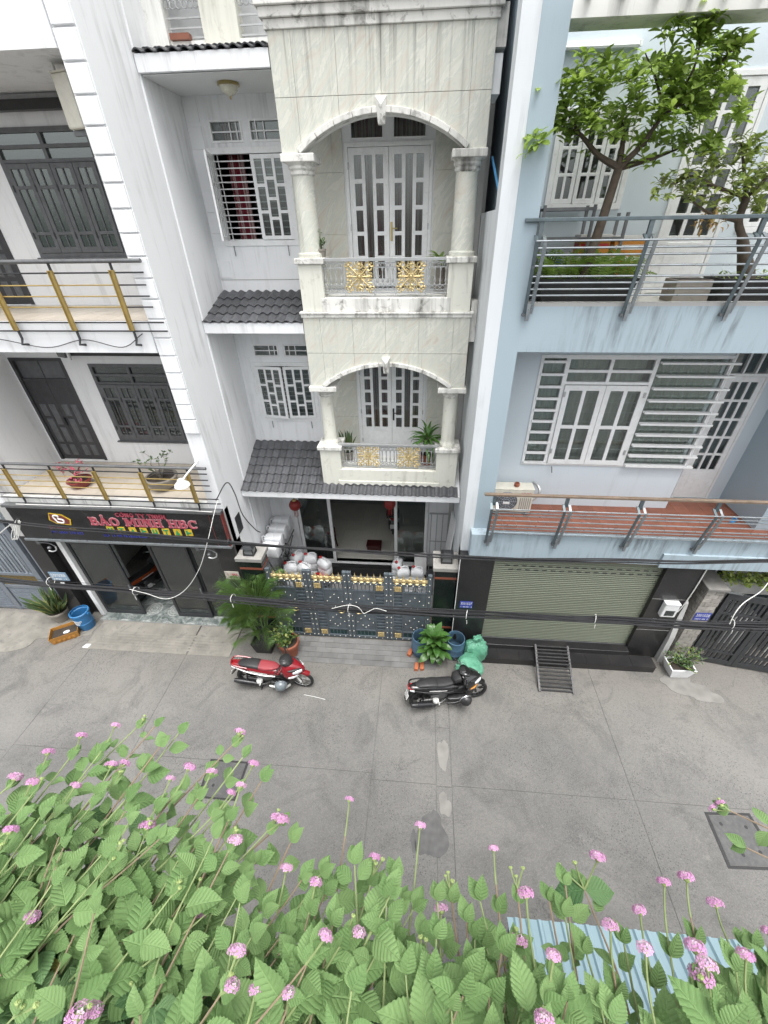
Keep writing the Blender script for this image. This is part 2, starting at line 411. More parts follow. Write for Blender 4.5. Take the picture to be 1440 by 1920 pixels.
# ================================================================ ground
def _concrete(nm):
    t = NT(nm); v = t.coord('world'); sep = t.N('ShaderNodeSeparateXYZ'); t.L(v, sep.inputs[0])
    big = t.noise(v, 0.35, 6, 0.6, 0.4); mid = t.noise(v, 1.6, 8, 0.7, 0.5); fine = t.noise(v, 45, 4, 0.7)
    c = t.ramp(big, [(0.28,(0.100,0.099,0.096)),(0.5,(0.148,0.145,0.139)),(0.70,(0.205,0.198,0.186))])
    c = t.mix(t.ramp(mid, [(0.40,0.0),(0.68,0.55)]), c, (0.172,0.167,0.157))
    # worn sandy strip towards the house fronts, with an uneven edge
    e = t.math('ADD', sep.outputs[1], t.math('MULTIPLY', t.math('SUBTRACT', t.noise(v, 0.9, 6, 0.65), 0.5), 3.2))
    mr = t.N('ShaderNodeMapRange'); mr.inputs[1].default_value = 4.4; mr.inputs[2].default_value = 6.4; t.L(e, mr.inputs[0])
    c = t.mix(t.math('MULTIPLY', mr.outputs[0], 0.6), c, (0.212,0.196,0.172))
    # exposed aggregate and dark pores
    vo = t.N('ShaderNodeTexVoronoi'); vo.inputs['Scale'].default_value = 26; t.L(v, vo.inputs['Vector'])
    spots = t.ramp(vo.outputs['Distance'], [(0.14,1.0),(0.34,0.0)])
    patch = t.ramp(t.noise(v, 0.55, 5, 0.6, 0.3), [(0.40,0.12),(0.58,1.0)])
    c = t.mix(t.math('MULTIPLY', t.math('MULTIPLY', spots, patch), 0.8), c, (0.052,0.052,0.054))
    st = t.noise(v, 0.9, 7, 0.75, 1.2)
    c = t.mix(t.ramp(st, [(0.50,0.0),(0.68,0.70)]), c, (0.080,0.079,0.077))
    c = t.mix(t.ramp(t.noise(v, 2.3, 9, 0.8, 0.8), [(0.60,0.0),(0.70,0.5)]), c, (0.255,0.246,0.228))
    c = t.mix(t.ramp(t.noise(v, 17, 5, 0.75), [(0.44,0.0),(0.66,0.45)]), c, t.mix(0.6, c, (0.06,0.06,0.06)))
    c = t.mix(t.ramp(fine, [(0.45,0.0),(0.65,0.45)]), c, t.mix(0.6, c, (0.30,0.29,0.27)))
    # hairline cracks
    vc = t.N('ShaderNodeTexVoronoi', feature='DISTANCE_TO_EDGE'); vc.inputs['Scale'].default_value = 0.42
    wv = t.N('ShaderNodeVectorMath', operation='ADD'); nz = t.N('ShaderNodeTexNoise'); nz.inputs['Scale'].default_value = 1.7; nz.inputs['Detail'].default_value = 6
    t.L(v, nz.inputs['Vector']); t.L(v, wv.inputs[0]); t.L(nz.outputs['Color'], wv.inputs[1]); t.L(wv.outputs[0], vc.inputs['Vector'])
    ck = t.ramp(vc.outputs['Distance'], [(0.0,0.55),(0.006,0.0)])
    ck = t.math('MULTIPLY', ck, t.ramp(t.noise(v, 0.5, 3), [(0.48,0.0),(0.6,1.0)]))
    c = t.mix(ck, c, (0.05,0.05,0.05))
    t.col(c); t.set(Roughness=0.88, Specular_IOR_Level=0.25)
    t.bump(t.math('ADD', t.math('MULTIPLY', fine, 0.6), mid), 0.35, 0.006)
    return t.m
MDEF['concrete'] = _concrete
plain('earth', (0.105,0.102,0.096), 0.9, kind='world', var=0.3)
plain('driveway', (0.215,0.203,0.178), 0.85, kind='world', var=0.28, scale=2.6, bump=0.6, bscale=30, dirt=(0.115,0.11,0.102), dirt_amt=0.85)
plain('paver', (0.165,0.164,0.160), 0.8, kind='world', var=0.2, scale=3, bump=0.4, bscale=35, dirt=(0.11,0.11,0.105), dirt_amt=0.6, objvar=0.16)
plain('cast_iron', (0.085,0.085,0.085), 0.6, metal=0.3, kind='world', var=0.25, scale=9, dirt=(0.16,0.155,0.145), dirt_amt=0.5, bump=0.3, bscale=60)
plain('patch_dark', (0.098,0.097,0.096), 0.8, kind='world', var=0.3, scale=7, bump=0.4)
plain('mortar_patch', (0.205,0.198,0.184), 0.85, kind='world', var=0.25, scale=4, bump=0.5, bscale=25)

ground = MB().quad((-200,-200,-0.009),(200,-200,-0.009),(200,200,-0.009),(-200,200,-0.009)).build('ground', 'earth')
tag(ground, kind='structure')
def slab(x0, x1, y0, y1, z=0.0, mat='concrete', name='concrete_slab', parent=None, tilt=0.0, wob=0.004):
    g = 0.0022; n = 10; mb = MB()
    r2 = random.Random(int((x0+50)*97+(y0+9)*31))
    a = [(x0+g, y0+g)] + [(x0+(x1-x0)*i/n, y0+g+r2.uniform(0, wob)) for i in range(1, n)] + [(x1-g, y0+g)]
    b = [(x1-g-r2.uniform(0, wob), y0+(y1-y0)*i/n) for i in range(1, n)] + [(x1-g, y1-g)]
    c = [(x1-(x1-x0)*i/n, y1-g-r2.uniform(0, wob)) for i in range(1, n)] + [(x0+g, y1-g)]
    d = [(x0+g+r2.uniform(0, wob), y1-(y1-y0)*i/n) for i in range(1, n)]
    poly = a+b+c+d; m = len(poly)
    zz = lambda p: z + tilt*(p[1]-y0)
    mb.add([(p[0], p[1], zz(p)) for p in poly]+[(p[0], p[1], z-0.0075) for p in poly], [tuple(range(m))]+[(i, i+m, (i+1) % m+m, (i+1) % m) for i in range(m)])
    return mb.build(name, mat, parent if parent is not None else ground)
XJ = [-30,-22,-15,-12.2,-8.55,-5.9,-0.77,0.52,0.83,4.3,8.6,12.5,20,28]
for i in range(len(XJ)-1):
    if abs(XJ[i]-0.52) < 1e-6:
        for y0, y1 in ((-0.8,1.6),(1.6,3.45),(3.45,4.6),(4.6,5.2)): slab(XJ[i], XJ[i+1], y0, y1, -0.003, wob=0.012)
        slab(XJ[i], XJ[i+1], 5.2, 9.5, -0.002); continue
    slab(XJ[i], XJ[i+1], -0.8, 3.48 if XJ[i] < -9 or XJ[i] > -1 else 3.6)
    slab(XJ[i], XJ[i+1], 3.48 if XJ[i] < -9 or XJ[i] > -1 else 3.6, 9.5)
# old patches of the concrete
def patch(cx_, cy_, rx, ry, z, mat, name, seed, n=26):
    r2 = random.Random(seed); ph = [r2.uniform(0, 6.28) for _ in range(4)]
    poly = []
    for i in range(n):
        a = 2*math.pi*i/n; k = 1+0.18*math.sin(2*a+ph[0])+0.12*math.sin(3*a+ph[1])+0.09*math.sin(5*a+ph[2])+r2.uniform(-0.06, 0.06)
        poly.append((cx_+rx*k*math.cos(a), cy_+ry*k*math.sin(a)))
    return MB().add([(x, y, z) for x, y in poly]+[(x, y, z-0.02) for x, y in poly], [tuple(range(n))]+[(i, i+n, (i+1) % n+n, (i+1) % n) for i in range(n)]).build(name, mat, ground)
patch(0.43, 2.66, 0.24, 0.40, 0.004, 'patch_dark', 'asphalt_patch', 3)
patch(0.10, 2.55, 0.05, 0.16, 0.004, 'patch_dark', 'asphalt_patch', 5)
patch(0.67, 4.05, 0.10, 0.35, 0.004, 'mortar_patch', 'mortar_patch', 8)
patch(0.68, 3.15, 0.11, 0.20, 0.004, 'mortar_patch', 'mortar_patch', 9)
patch(6.65, 5.85, 0.45, 0.24, 0.006, 'mortar_patch', 'mortar_patch', 12, 50)
patch(6.3, 6.1, 0.35, 0.25, 0.008, 'mortar_patch', 'mortar_patch', 15)
# light driveway in front of the shop: ribbed concrete ramp
drv = slab(-8.75, -5.92, 6.02, 6.93, 0.010, 'driveway', 'driveway_ramp', ground, 0.045)
drv2 = slab(-5.88, -4.75, 6.02, 6.93, 0.010, 'driveway', 'driveway_ramp', ground, 0.045)
for k in range(6):
    y = 6.12+k*0.085; z = 0.010+0.045*(y-6.02)
    MB().add([(-8.6+0.1*k,y,z),(-5.0,y,z),(-5.0,y+0.035,z+0.006),(-8.6+0.1*k,y+0.035,z+0.006),(-8.6+0.1*k,y+0.07,z),(-5.0,y+0.07,z)], [(0,1,2,3),(3,2,5,4)]).build('ramp_rib', 'driveway', drv)
patch(-10.9, 6.55, 1.85, 0.66, 0.012, 'driveway', 'concrete_apron', 31, 60)
# rows of pavers in front of the metal gate
pme = None
for r_ in range(5):
    y0 = 6.02+r_*0.155; x = -3.35-(0.2 if r_ % 2 else 0.0)
    while x < 0.55:
        w = 0.40; xa, xb = max(x, -3.35), min(x+w, 0.55)
        if xb-xa > 0.06:
            zt = 0.012+rng.uniform(-0.002, 0.003)
            MB().box(xa+0.004, xb-0.004, y0+0.004, y0+0.151, -0.02, zt).build('paver', 'paver', ground)
        x += w
# manhole covers
def manhole(pts, name, label, holes):
    cx_ = sum(p[0] for p in pts)/4; cy_ = sum(p[1] for p in pts)/4
    root = thing(name, label, 'manhole cover', (cx_, cy_, 0))
    L = [(p[0]-cx_, p[1]-cy_) for p in pts]; I = [(x*0.88, y*0.90) for x, y in L]
    fr = MB()
    for i in range(4):
        j = (i+1) % 4
        fr.add([(*L[i],0.008),(*L[j],0.008),(*I[j],0.008),(*I[i],0.008),(*L[i],-0.02),(*L[j],-0.02),(*I[j],-0.02),(*I[i],-0.02)],
               [(0,1,2,3),(0,4,5,1),(3,2,6,7)])
    fr.build('frame', 'rubber', root)
    J = [(x*0.86, y*0.88) for x, y in L]
    MB().prism(J, 0.0045, -0.02, 'z').build('cover_plate', 'cast_iron', root)
    for hx, hy in holes:
        MB().lathe([(0.03,0.007),(0.018,0.0065),(0.018,0.0055)], 12, (hx, hy, 0)).build('lifting_hole', 'rubber', root)
manhole([(-4.12,2.92),(-3.35,2.92),(-3.33,3.62),(-4.15,3.62)], 'manhole_cover', 'square iron manhole cover half hidden by the flowering shrub', [(-0.15,-0.12),(0.1,0.15)])
manhole([(5.46,2.56),(6.40,2.60),(6.32,3.42),(5.50,3.38)], 'manhole_cover', 'square iron manhole cover at right edge of the street', [(-0.22,0.22),(-0.1,-0.22),(0.22,-0.16),(0.2,0.2)])
# ================================================================ left house (white, grey shutters, shop below)
HL = thing('white_house', 'white house with grey shutters, gold posted balcony rails and a shop below', 'house', (-6.8,7.0,0), world=True)
YB = 8.8
holesL = [(-9.4,-8.13,4.16,6.72),(-7.54,-5.72,4.73,6.60),(-9.4,-8.13,7.80,10.48),(-7.54,-5.72,8.62,10.48)]
me = merge(wall(MB(), -9.6, -4.62, 4.1, 13.2, YB, YB+0.2, holesL).mesh('wall', 'white_wall')); place('wall', me, HL)
MB().box(-4.62,-4.3,7.04,9.38,0.0,13.4).build('side_wall', 'white_wall', HL)
MB().box(-9.75,-9.45,7.0,8.8,3.95,13.2).build('side_wall', 'white_wall', HL)
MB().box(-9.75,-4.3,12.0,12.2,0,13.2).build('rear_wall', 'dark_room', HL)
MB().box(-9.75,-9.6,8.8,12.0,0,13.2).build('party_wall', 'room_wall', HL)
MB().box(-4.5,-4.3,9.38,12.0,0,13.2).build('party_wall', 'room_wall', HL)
MB().box(-9.75,-4.3,7.0,12.2,13.2,13.4).build('roof_slab', 'grey_render', HL)
# quoin blocks on the corner pilaster
z = 0.0; qh = 0.395
ZQ = [PX(x, y, 7.0).z for x, y in ((103,49),(124.6,117),(144.4,177),(166,236.5),(184,292),(198.6,343),(213,391),(231,438))]
step = (ZQ[0]-ZQ[-1])/7
z = ZQ[-1]-11*step
while z < 13.2:
    if z > 3.9: MB().box(-4.60,-4.31,7.0,7.05,z+0.012,z+step-0.012).build('quoin', 'white_wall', HL, bevel=0.008)
    z += step
# floor slabs with balcony fascias
MB().box(-9.45,-4.62,7.0,8.8,3.93,4.09).build('balcony_slab', 'white_wall_old', HL)
MB().box(-9.45,-4.62,7.0,8.8,7.28,7.77).build('balcony_slab', 'white_wall', HL)
MB().box(-9.45,-4.62,7.0,8.8,10.87,11.45).build('balcony_slab', 'white_wall', HL)
for z0 in (4.09, 7.77):                       # floor tiles of the balconies
    fl = MB().box(-9.44,-4.63,7.10,8.79,z0,z0+0.004).build('balcony_floor', 'grey_render', HL)
    for i in range(12):
        for j in range(4):
            MB().box(-9.43+i*0.4,-9.43+i*0.4+0.394,7.11+j*0.42,7.11+j*0.42+0.414,z0+0.004,z0+0.012).build('floor_tile', 'tile_beige', fl)
MB().box(-9.44,-4.63,7.0,7.09,4.09,4.15).build('kerb', 'white_wall_old', HL)
for z0 in (4.08, 7.28, 10.87): MB().box(-9.6,-4.5,9.0,12.0,z0-0.3,z0).build('floor_slab', 'room_wall', HL)
# shuttered windows: two rows of top lights and four folding leaves
def shutter_window(x0, x1, z0, z1, glass):
    w = MB(); fw = 0.07; zt = z1-0.46
    me = merge(wall(w, x0, x1, z0, z1, YB-0.02, YB+0.08, [(x0+fw,(x0+x1)/2-0.03,zt+0.05,z1-0.27),(x0+fw,(x0+x1)/2-0.03,z1-0.22,z1-fw),
        ((x0+x1)/2+0.03,x1-fw,zt+0.05,z1-0.27),((x0+x1)/2+0.03,x1-fw,z1-0.22,z1-fw),(x0+fw,x1-fw,z0+fw,zt)]).mesh('window', 'grey_wood'))
    o = place('window', me, HL)
    for xa, xb in ((x0+fw,(x0+x1)/2-0.03),((x0+x1)/2+0.03,x1-fw)):
        for za, zb in ((zt+0.05,z1-0.27),(z1-0.22,z1-fw)): MB().box(xa-0.003,xb+0.003,YB+0.02,YB+0.03,za-0.003,zb+0.003).build('pane', glass, o)
    n = 4; lw = (x1-x0-2*fw)/n
    for i in range(n):
        xa = x0+fw+i*lw; m = MB(); a, b = xa+0.004, xa+lw-0.004; f = 0.075; hz = [z0+fw+0.11, z0+fw+0.30, zt-0.30, zt-0.09]
        cxm = (a+b)/2
        hs_ = []
        for za, zb in ((z0+fw+0.10,z0+fw+0.29),(z0+fw+0.34,zt-0.36),(zt-0.31,zt-0.08)):
            hs_ += [(a+f,cxm-0.012,za,zb),(cxm+0.012,b-f,za,zb)]
        wall(m, a, b, z0+fw+0.006, zt-0.006, YB-0.035, YB+0.01, hs_)
        ms = merge(m.mesh('shutter_leaf', 'grey_wood')); lo = place('shutter_leaf', ms, o, bevel=0.004)
        for h in hs_: MB().box(h[0]-0.003,h[1]+0.003,YB-0.016,YB-0.010,h[2]-0.003,h[3]+0.003).build('pane', glass, o)
        for zz in (z0+0.35, zt-0.35): MB().box(xa-0.012,xa+0.012,YB-0.045,YB-0.03,zz-0.05,zz+0.05).build('hinge', 'black_steel', o)
    sill = MB().box(x0-0.05,x1+0.05,YB-0.06,YB+0.02,z0-0.03,z0).build('sill', 'grey_wood', o)
    # security bars behind the glass
    for k in range(9):
        zz = z0+0.15+k*(zt-z0-0.2)/9
        MB().box(x0+fw,x1-fw,YB+0.10,YB+0.112,zz,zz+0.012).build('security_bar', 'grey_rail', o)
shutter_window(-7.54,-5.72,4.73,6.60,'glass_dark')
shutter_window(-7.54,-5.72,8.62,10.48,'glass_green')
def wood_door(x0, x1, z0, z1):
    o = MB(); m = merge(wall(MB(), x0, x1, z0, z1, YB-0.02, YB+0.10, [(x0+0.07,x1-0.07,z0,z1-0.07)]).mesh('door', 'dark_door')); o = place('door', m, HL)
    zt = z1-0.52
    MB().box(x0+0.07,x1-0.07,YB,YB+0.05,zt,zt+0.05).build('rail', 'dark_door', o)
    for xa, xb in ((x0+0.07,(x0+x1)/2),((x0+x1)/2,x1-0.07)):
        MB().box(xa+0.01,xb-0.01,YB+0.04,YB+0.05,zt+0.05,z1-0.07).build('transom_panel', 'grey_wood', o)
        lf = MB().box(xa+0.003,xb-0.003,YB+0.01,YB+0.055,z0+0.01,zt-0.004).build('door_leaf', 'dark_door', o, bevel=0.004)
        hh = zt-z0; cw = (xb-xa-0.26)/2
        for c in range(2):
            px0 = xa+0.09+c*(cw+0.08)
            zz = z0+0.12
            for ph in ([0.30,0.62,0.30,0.55,0.14] if c == 0 else [0.30,0.40,0.52,0.55,0.14]):
                if zz+ph > zt-0.06: break
                MB().add([(px0,YB+0.008,zz),(px0+cw,YB+0.008,zz),(px0+cw,YB+0.008,zz+ph),(px0,YB+0.008,zz+ph),(px0+0.03,YB-0.014,zz+0.03),(px0+cw-0.03,YB-0.014,zz+0.03),(px0+cw-0.03,YB-0.014,zz+ph-0.03),(px0+0.03,YB-0.014,zz+ph-0.03)],
                         [(0,1,5,4),(1,2,6,5),(2,3,7,6),(3,0,4,7),(4,5,6,7)]).build('raised_panel', 'grey_wood', o)
                zz += ph+0.07
    MB().box((x0+x1)/2-0.02,(x0+x1)/2+0.02,YB-0.03,YB+0.01,z0+0.95,z0+1.15).build('handle', 'black_steel', o)
wood_door(-9.4,-8.13,4.16,6.72)
wood_door(-9.4,-8.13,7.80,10.48)
# rolled sun blinds below the slabs
for z0, xa in ((6.80,-8.05),(10.66,-9.3)):
    o = MB().box(xa,-4.66,YB-0.14,YB-0.001,z0,z0+0.13).build('blind_box', 'black_plastic', HL, bevel=0.01)
    MB().cbox((xa+0.18,YB-0.18,z0+0.05),(0.16,0.10,0.12),(0,0.2,0)).build('crank_gear', 'grey_rail', o)
    MB().bar((xa+0.30,YB-0.17,z0+0.12),(xa+0.30,YB-0.17,z0-0.08),0.05).build('bracket', 'white_metal', o)
# balcony railings
def railL(zt, zb, posts, y=6.93, xl=-9.4):
    tr = MB().tube([(xl,y,zt),(-4.36,y,zt)],0.032,10).build('balcony_railing', 'grey_rail', HL, smooth=True)
    for i, f in enumerate((0.13,0.27,0.40,0.53,0.72,0.83)):
        zz = zt-f*(zt-zb); gold = i in (1,2,3)
        pl = sorted(posts)
        if gold:
            for a, b in zip([xl]+pl, pl): MB().tube([(a,y+0.01,zz),(b,y+0.01,zz)],0.011,6).build('bar', 'gold_paint', tr, smooth=True)
            MB().tube([(pl[-1],y+0.01,zz),(-4.40,y+0.01,zz)],0.012,6).build('bar', 'black_steel', tr, smooth=True)
        else:
            MB().tube([(xl,y+0.01,zz),(-4.38+0.02*i,y+0.01,zz)],0.013,6).build('bar', 'black_steel', tr, smooth=True)
    for x in posts:
        p = MB(); p.tube([(x,y,zt-0.02),(x,y,zb+0.08),(x,y-0.05,zb),(x,y+0.08,zb-0.03)],0.02,8); p.build('post', 'black_steel', tr, smooth=True)
        c = MB(); za, zc = zb+0.22, zt-0.12
        c.box(x-0.038,x-0.026,y-0.05,y-0.005,za,zc); c.box(x+0.026,x+0.038,y-0.05,y-0.005,za,zc); c.box(x-0.026,x+0.026,y-0.03,y-0.022,za,zc); c.box(x-0.026,x+0.026,y-0.048,y-0.030,zc-0.012,zc)
        c.build('gold_channel', 'gold_paint', tr)
    return tr
railL(8.65,7.44,[PX(92,500,6.93).x,PX(207,497,6.93).x,PX(-25,503,6.93).x,PX(-150,505,6.93).x])
railL(5.04,3.99,[PX(2,868,6.93).x,PX(87,868,6.93).x,PX(170,870,6.93).x,PX(258,872,6.93).x,PX(348,875,6.93).x])
# sagging cable under the upper rail
MB().tube(curve_pts([(-9.3,6.95,7.50),(-8.4,6.96,7.42),(-7.55,6.96,7.52),(-6.6,6.97,7.37),(-5.85,6.97,7.50),(-5.2,6.97,7.38),(-4.75,6.96,7.6)],8),0.007,5).build('loose_cable', 'cable', HL)
# ---- shop front
SF = 7.2
MB().box(-9.75,-9.30,7.02,7.30,0,2.98).build('granite_pier', 'granite', HL)
MB().box(-4.78,-4.3,6.97,7.35,0,2.98).build('granite_pier', 'granite', HL)
MB().box(-9.28,-9.02,7.24,7.5,0,2.98).build('granite_panel', 'granite', HL)
MB().box(-9.30,-4.8,7.26,7.40,2.70,3.0).build('lintel', 'granite', HL)
MB().box(-9.75,-4.3,7.0,7.20,2.98,3.95).build('sign_beam', 'grey_render', HL)
MB().box(-8.98,-8.86,7.12,7.26,0.03,2.98).build('white_post', 'white_metal', HL)
def _patt(nm):
    t = NT(nm); v = t.coord('world', (1,1,0)); 
    vm = t.N('ShaderNodeVectorMath', operation='FRACTION'); mp = t.N('ShaderNodeMapping'); mp.inputs['Scale'].default_value = (1.55,1.55,0); mp.inputs['Location'].default_value = (0.2,0.0,0)
    t.L(v, mp.inputs['Vector']); t.L(mp.outputs[0], vm.inputs[0])
    sub = t.N('ShaderNodeVectorMath', operation='DISTANCE'); sub.inputs[1].default_value = (0.5,0.5,0); t.L(vm.outputs[0], sub.inputs[0])
    d = sub.outputs['Value']
    ring = t.ramp(d, [(0.0,0.7),(0.06,0.2),(0.12,0.8),(0.17,0.25),(0.22,0.85),(0.27,0.3),(0.33,0.9),(0.37,0.1)])
    mot = t.noise(v, 22, 4, 0.7); blot = t.ramp(t.noise(v, 6, 5, 0.7, 0.8), [(0.4,(0.07,0.09,0.085)),(0.6,(0.24,0.265,0.255)),(0.75,(0.38,0.40,0.38))])
    c = t.mix(t.math('MULTIPLY', ring, t.ramp(mot, [(0.4,0.35),(0.6,1.0)])), blot, (0.48,0.49,0.47))
    t.col(c); t.set(Roughness=0.25); return t.m
MDEF['pattern_tile'] = _patt
pt = MB().box(-8.90,-4.78,6.95,11.9,0.0,0.04).build('shop_floor', 'grey_render', HL)
for i in range(7):
    for j in range(4): MB().box(-8.89+i*0.59,-8.89+i*0.59+0.584,6.955+j*0.6,6.955+j*0.6+0.594,0.04,0.055).build('floor_tile', 'pattern_tile', pt)
def slide_door(x0, x1, y, name='glass_door'):
    o = merge(wall(MB(), x0, x1, 0.07, 2.70, y, y+0.045, [(x0+0.07,x1-0.07,0.20,0.95),(x0+0.07,x1-0.07,1.0,2.62)]).mesh(name, 'dark_frame')); o = place(name, o, HL, bevel=0.004)
    MB().box(x0+0.066,x1-0.066,y+0.02,y+0.027,0.19,0.96).build('pane', 'glass_dark', o); MB().box(x0+0.066,x1-0.066,y+0.02,y+0.027,0.99,2.63).build('pane', 'glass_dark', o)
    MB().box(x1-0.05,x1-0.02,y-0.03,y,1.0,1.25).build('handle', 'steel', o)
slide_door(-8.84,-7.68,7.20); slide_door(-6.69,-5.68,7.20); slide_door(-5.70,-4.79,7.26)
# things inside the shop: shelf with tins and a stored scooter show through the glass
sh = thing('shop_shelf', 'pale display shelf with dark samples behind the shop glass', 'shelf', (-9.0,7.95,0.055))
MB().box(-0.5,0.5,0.12,0.16,0,2.1).build('back_board', 'white_plastic', sh)
for k in range(5): MB().box(-0.5,0.5,-0.14,0.12,0.15+k*0.42,0.18+k*0.42).build('shelf_board', 'white_plastic', sh)
for k in range(4):
    for j in range(3): MB().box(-0.42+j*0.3,-0.24+j*0.3,-0.10,0.05,0.18+k*0.42,0.46+k*0.42).build('sample', 'dark_frame' if (j+k) % 2 else 'grey_wood', sh)
# lamp brackets under the sign
def scroll_lamp(x, label):
    r_ = thing('sign_lamp', label, 'lamp', (x,6.93,2.72), group='scroll brackets below the sign')
    MB().tube(curve_pts([(-0.25,0.02,0.12),(0.05,0,0.13),(0.22,-0.03,0.06)],6),0.012,6).build('arm', 'grey_rail', r_, smooth=True)
    MB().tube(curve_pts([(0.22,-0.03,0.06),(0.20,-0.04,-0.04),(0.10,-0.05,-0.09),(0.0,-0.05,-0.07)],6),0.016,6).build('scroll', 'silver_iron', r_, smooth=True)
    MB().sph((0.02,-0.02,0.0),0.045,9,6).build('flower_boss', 'grey_rail', r_)
    MB().box(-0.30,-0.22,0.02,0.068,0.06,0.18).build('wall_plate', 'grey_rail', r_)
scroll_lamp(-9.0,'scrolled metal bracket below the left end of the shop sign'); scroll_lamp(-4.95,'scrolled metal bracket below the right end of the shop sign')

# ================================================================ shop sign with raised letters
plain('sign_black', (0.014,0.014,0.015), 0.22, kind='world', var=0.3, scale=2, dirt=(0.05,0.05,0.05), dirt_amt=0.5)
plain('letter_red', (0.40,0.075,0.105), 0.4, var=0.1); plain('letter_edge', (0.60,0.34,0.36), 0.4)
plain('letter_blue', (0.035,0.045,0.30), 0.5); plain('letter_yellow', (0.62,0.42,0.03), 0.45); plain('letter_green', (0.02,0.25,0.10), 0.5)
plain('letter_white', (0.75,0.75,0.74), 0.5); plain('trim_red', (0.16,0.03,0.025), 0.4); plain('plate_blue', (0.04,0.06,0.33), 0.4); plain('plate_grey_blue', (0.20,0.30,0.40), 0.4)
def letter_strokes(ch):
    """slab-serif capitals in a box 1 high; returns (strokes as polygons, advance)"""
    S = []; w = 0.19; se = 0.085; sh_ = 0.10
    def rect(a, b, c, d): S.append([(a,c),(b,c),(b,d),(a,d)])
    def stem(x, serif=(1,1)):
        rect(x, x+w, 0, 1)
        if serif[0]: rect(x-se, x+w+se, 0, sh_)
        if serif[1]: rect(x-se, x+w+se, 1-sh_, 1)
    def diag(xa, za, xb, zb, ww=w): S.append([(xa,za),(xa+ww,za),(xb+ww,zb),(xb,zb)])
    def arc(cx_, cz_, rx, rz, a0, a1, tx=w, tz=0.11, n=10):
        pts = [(cx_+rx*math.cos(R(a0+(a1-a0)*i/n)), cz_+rz*math.sin(R(a0+(a1-a0)*i/n))) for i in range(n+1)]
        pin = [(cx_+(rx-tx)*math.cos(R(a0+(a1-a0)*i/n)), cz_+(rz-tz)*math.sin(R(a0+(a1-a0)*i/n))) for i in range(n+1)]
        for i in range(n): S.append([pts[i], pts[i+1], pin[i+1], pin[i]])
    if ch == 'B': stem(0.08); rect(0.27,0.45,0.89,1.0); rect(0.27,0.48,0.46,0.56); rect(0.27,0.48,0,0.11); arc(0.44,0.755,0.27,0.245,-90,90); arc(0.47,0.28,0.31,0.28,-90,90); adv = 0.90
    elif ch in 'AẢ':
        diag(0.03,0,0.36,1,0.15); diag(0.66,0,0.36,1,w+0.02); rect(0.24,0.66,0.26,0.36); rect(-0.04,0.28,0,0.09); rect(0.56,0.96,0,0.09); adv = 1.0
        if ch == 'Ả': arc(0.45,1.24,0.11,0.10,-60,200,0.055,0.055,7); rect(0.44,0.50,1.06,1.16)
    elif ch in 'OÔ':
        arc(0.46,0.5,0.44,0.51,0,360,w,0.10,20); adv = 1.0
        if ch == 'Ô': S.append([(0.25,1.08),(0.33,1.08),(0.46,1.19),(0.46,1.27)]); S.append([(0.67,1.08),(0.59,1.08),(0.46,1.19),(0.46,1.27)])
    elif ch == 'C': arc(0.48,0.5,0.44,0.51,45,315,w,0.10,18); rect(0.74,0.82,0.70,0.98); adv = 0.96
    elif ch == 'G': arc(0.48,0.5,0.44,0.51,45,320,w,0.10,18); rect(0.74,0.82,0.70,0.98); rect(0.66,0.84,0.08,0.44); rect(0.54,0.92,0.38,0.46); adv = 1.02
    elif ch == 'M': stem(0.06); stem(0.86); diag(0.20,1,0.46,0.25,0.16); diag(0.46,0.25,0.76,1,0.16); adv = 1.20
    elif ch == 'N': stem(0.06,(1,1)); stem(0.66,(0,1)); diag(0.20,1,0.66,0,0.19); adv = 1.0
    elif ch == 'I': stem(0.10); adv = 0.46
    elif ch == 'H': stem(0.08); stem(0.62); rect(0.27,0.62,0.45,0.55); adv = 0.98
    elif ch == 'T': stem(0.32,(1,0)); rect(0.0,0.83,0.89,1.0); rect(0.0,0.08,0.70,0.89); rect(0.75,0.83,0.70,0.89); adv = 0.90
    elif ch == 'Y': rect(0.32,0.51,0,0.48); rect(0.22,0.61,0,0.09); diag(0.02,1,0.32,0.44,0.19); diag(0.64,1,0.34,0.44,0.17); rect(-0.04,0.28,0.91,1); rect(0.56,0.90,0.91,1); adv = 0.92
    else: adv = 0.5
    return S, adv
def sign_word(text, parent, x0, x1, z0, h0, z1, y, mat, edge=None, base=Vector((0,0,0))):
    tot = sum(letter_strokes(c)[1] for c in text); k = (x1-x0)/tot; cur = 0.0
    for c in text:
        S, adv = letter_strokes(c)
        if S:
            m = MB()
            zb = z0+(z1-z0)*cur/tot
            for i, poly in enumerate(S):
                m.prism([(x0+(cur+u)*k, zb+v*h0) for u, v in poly], y-0.022-0.0004*(i % 9), y, 'y')
            o = m.build('letter', mat, parent)
            if edge:
                e = MB()
                for i, poly in enumerate(S):
                    cx_ = sum(p[0] for p in poly)/len(poly); cz_ = sum(p[1] for p in poly)/len(poly)
                    e.prism([(x0+(cur+u+(0.045 if u > cx_ else -0.045))*k, zb+(v+(0.05 if v > cz_ else -0.05))*h0) for u, v in poly], y-0.010-0.0003*(i % 7), y, 'y')
                e.build('letter_edge', edge, o)
        cur += adv
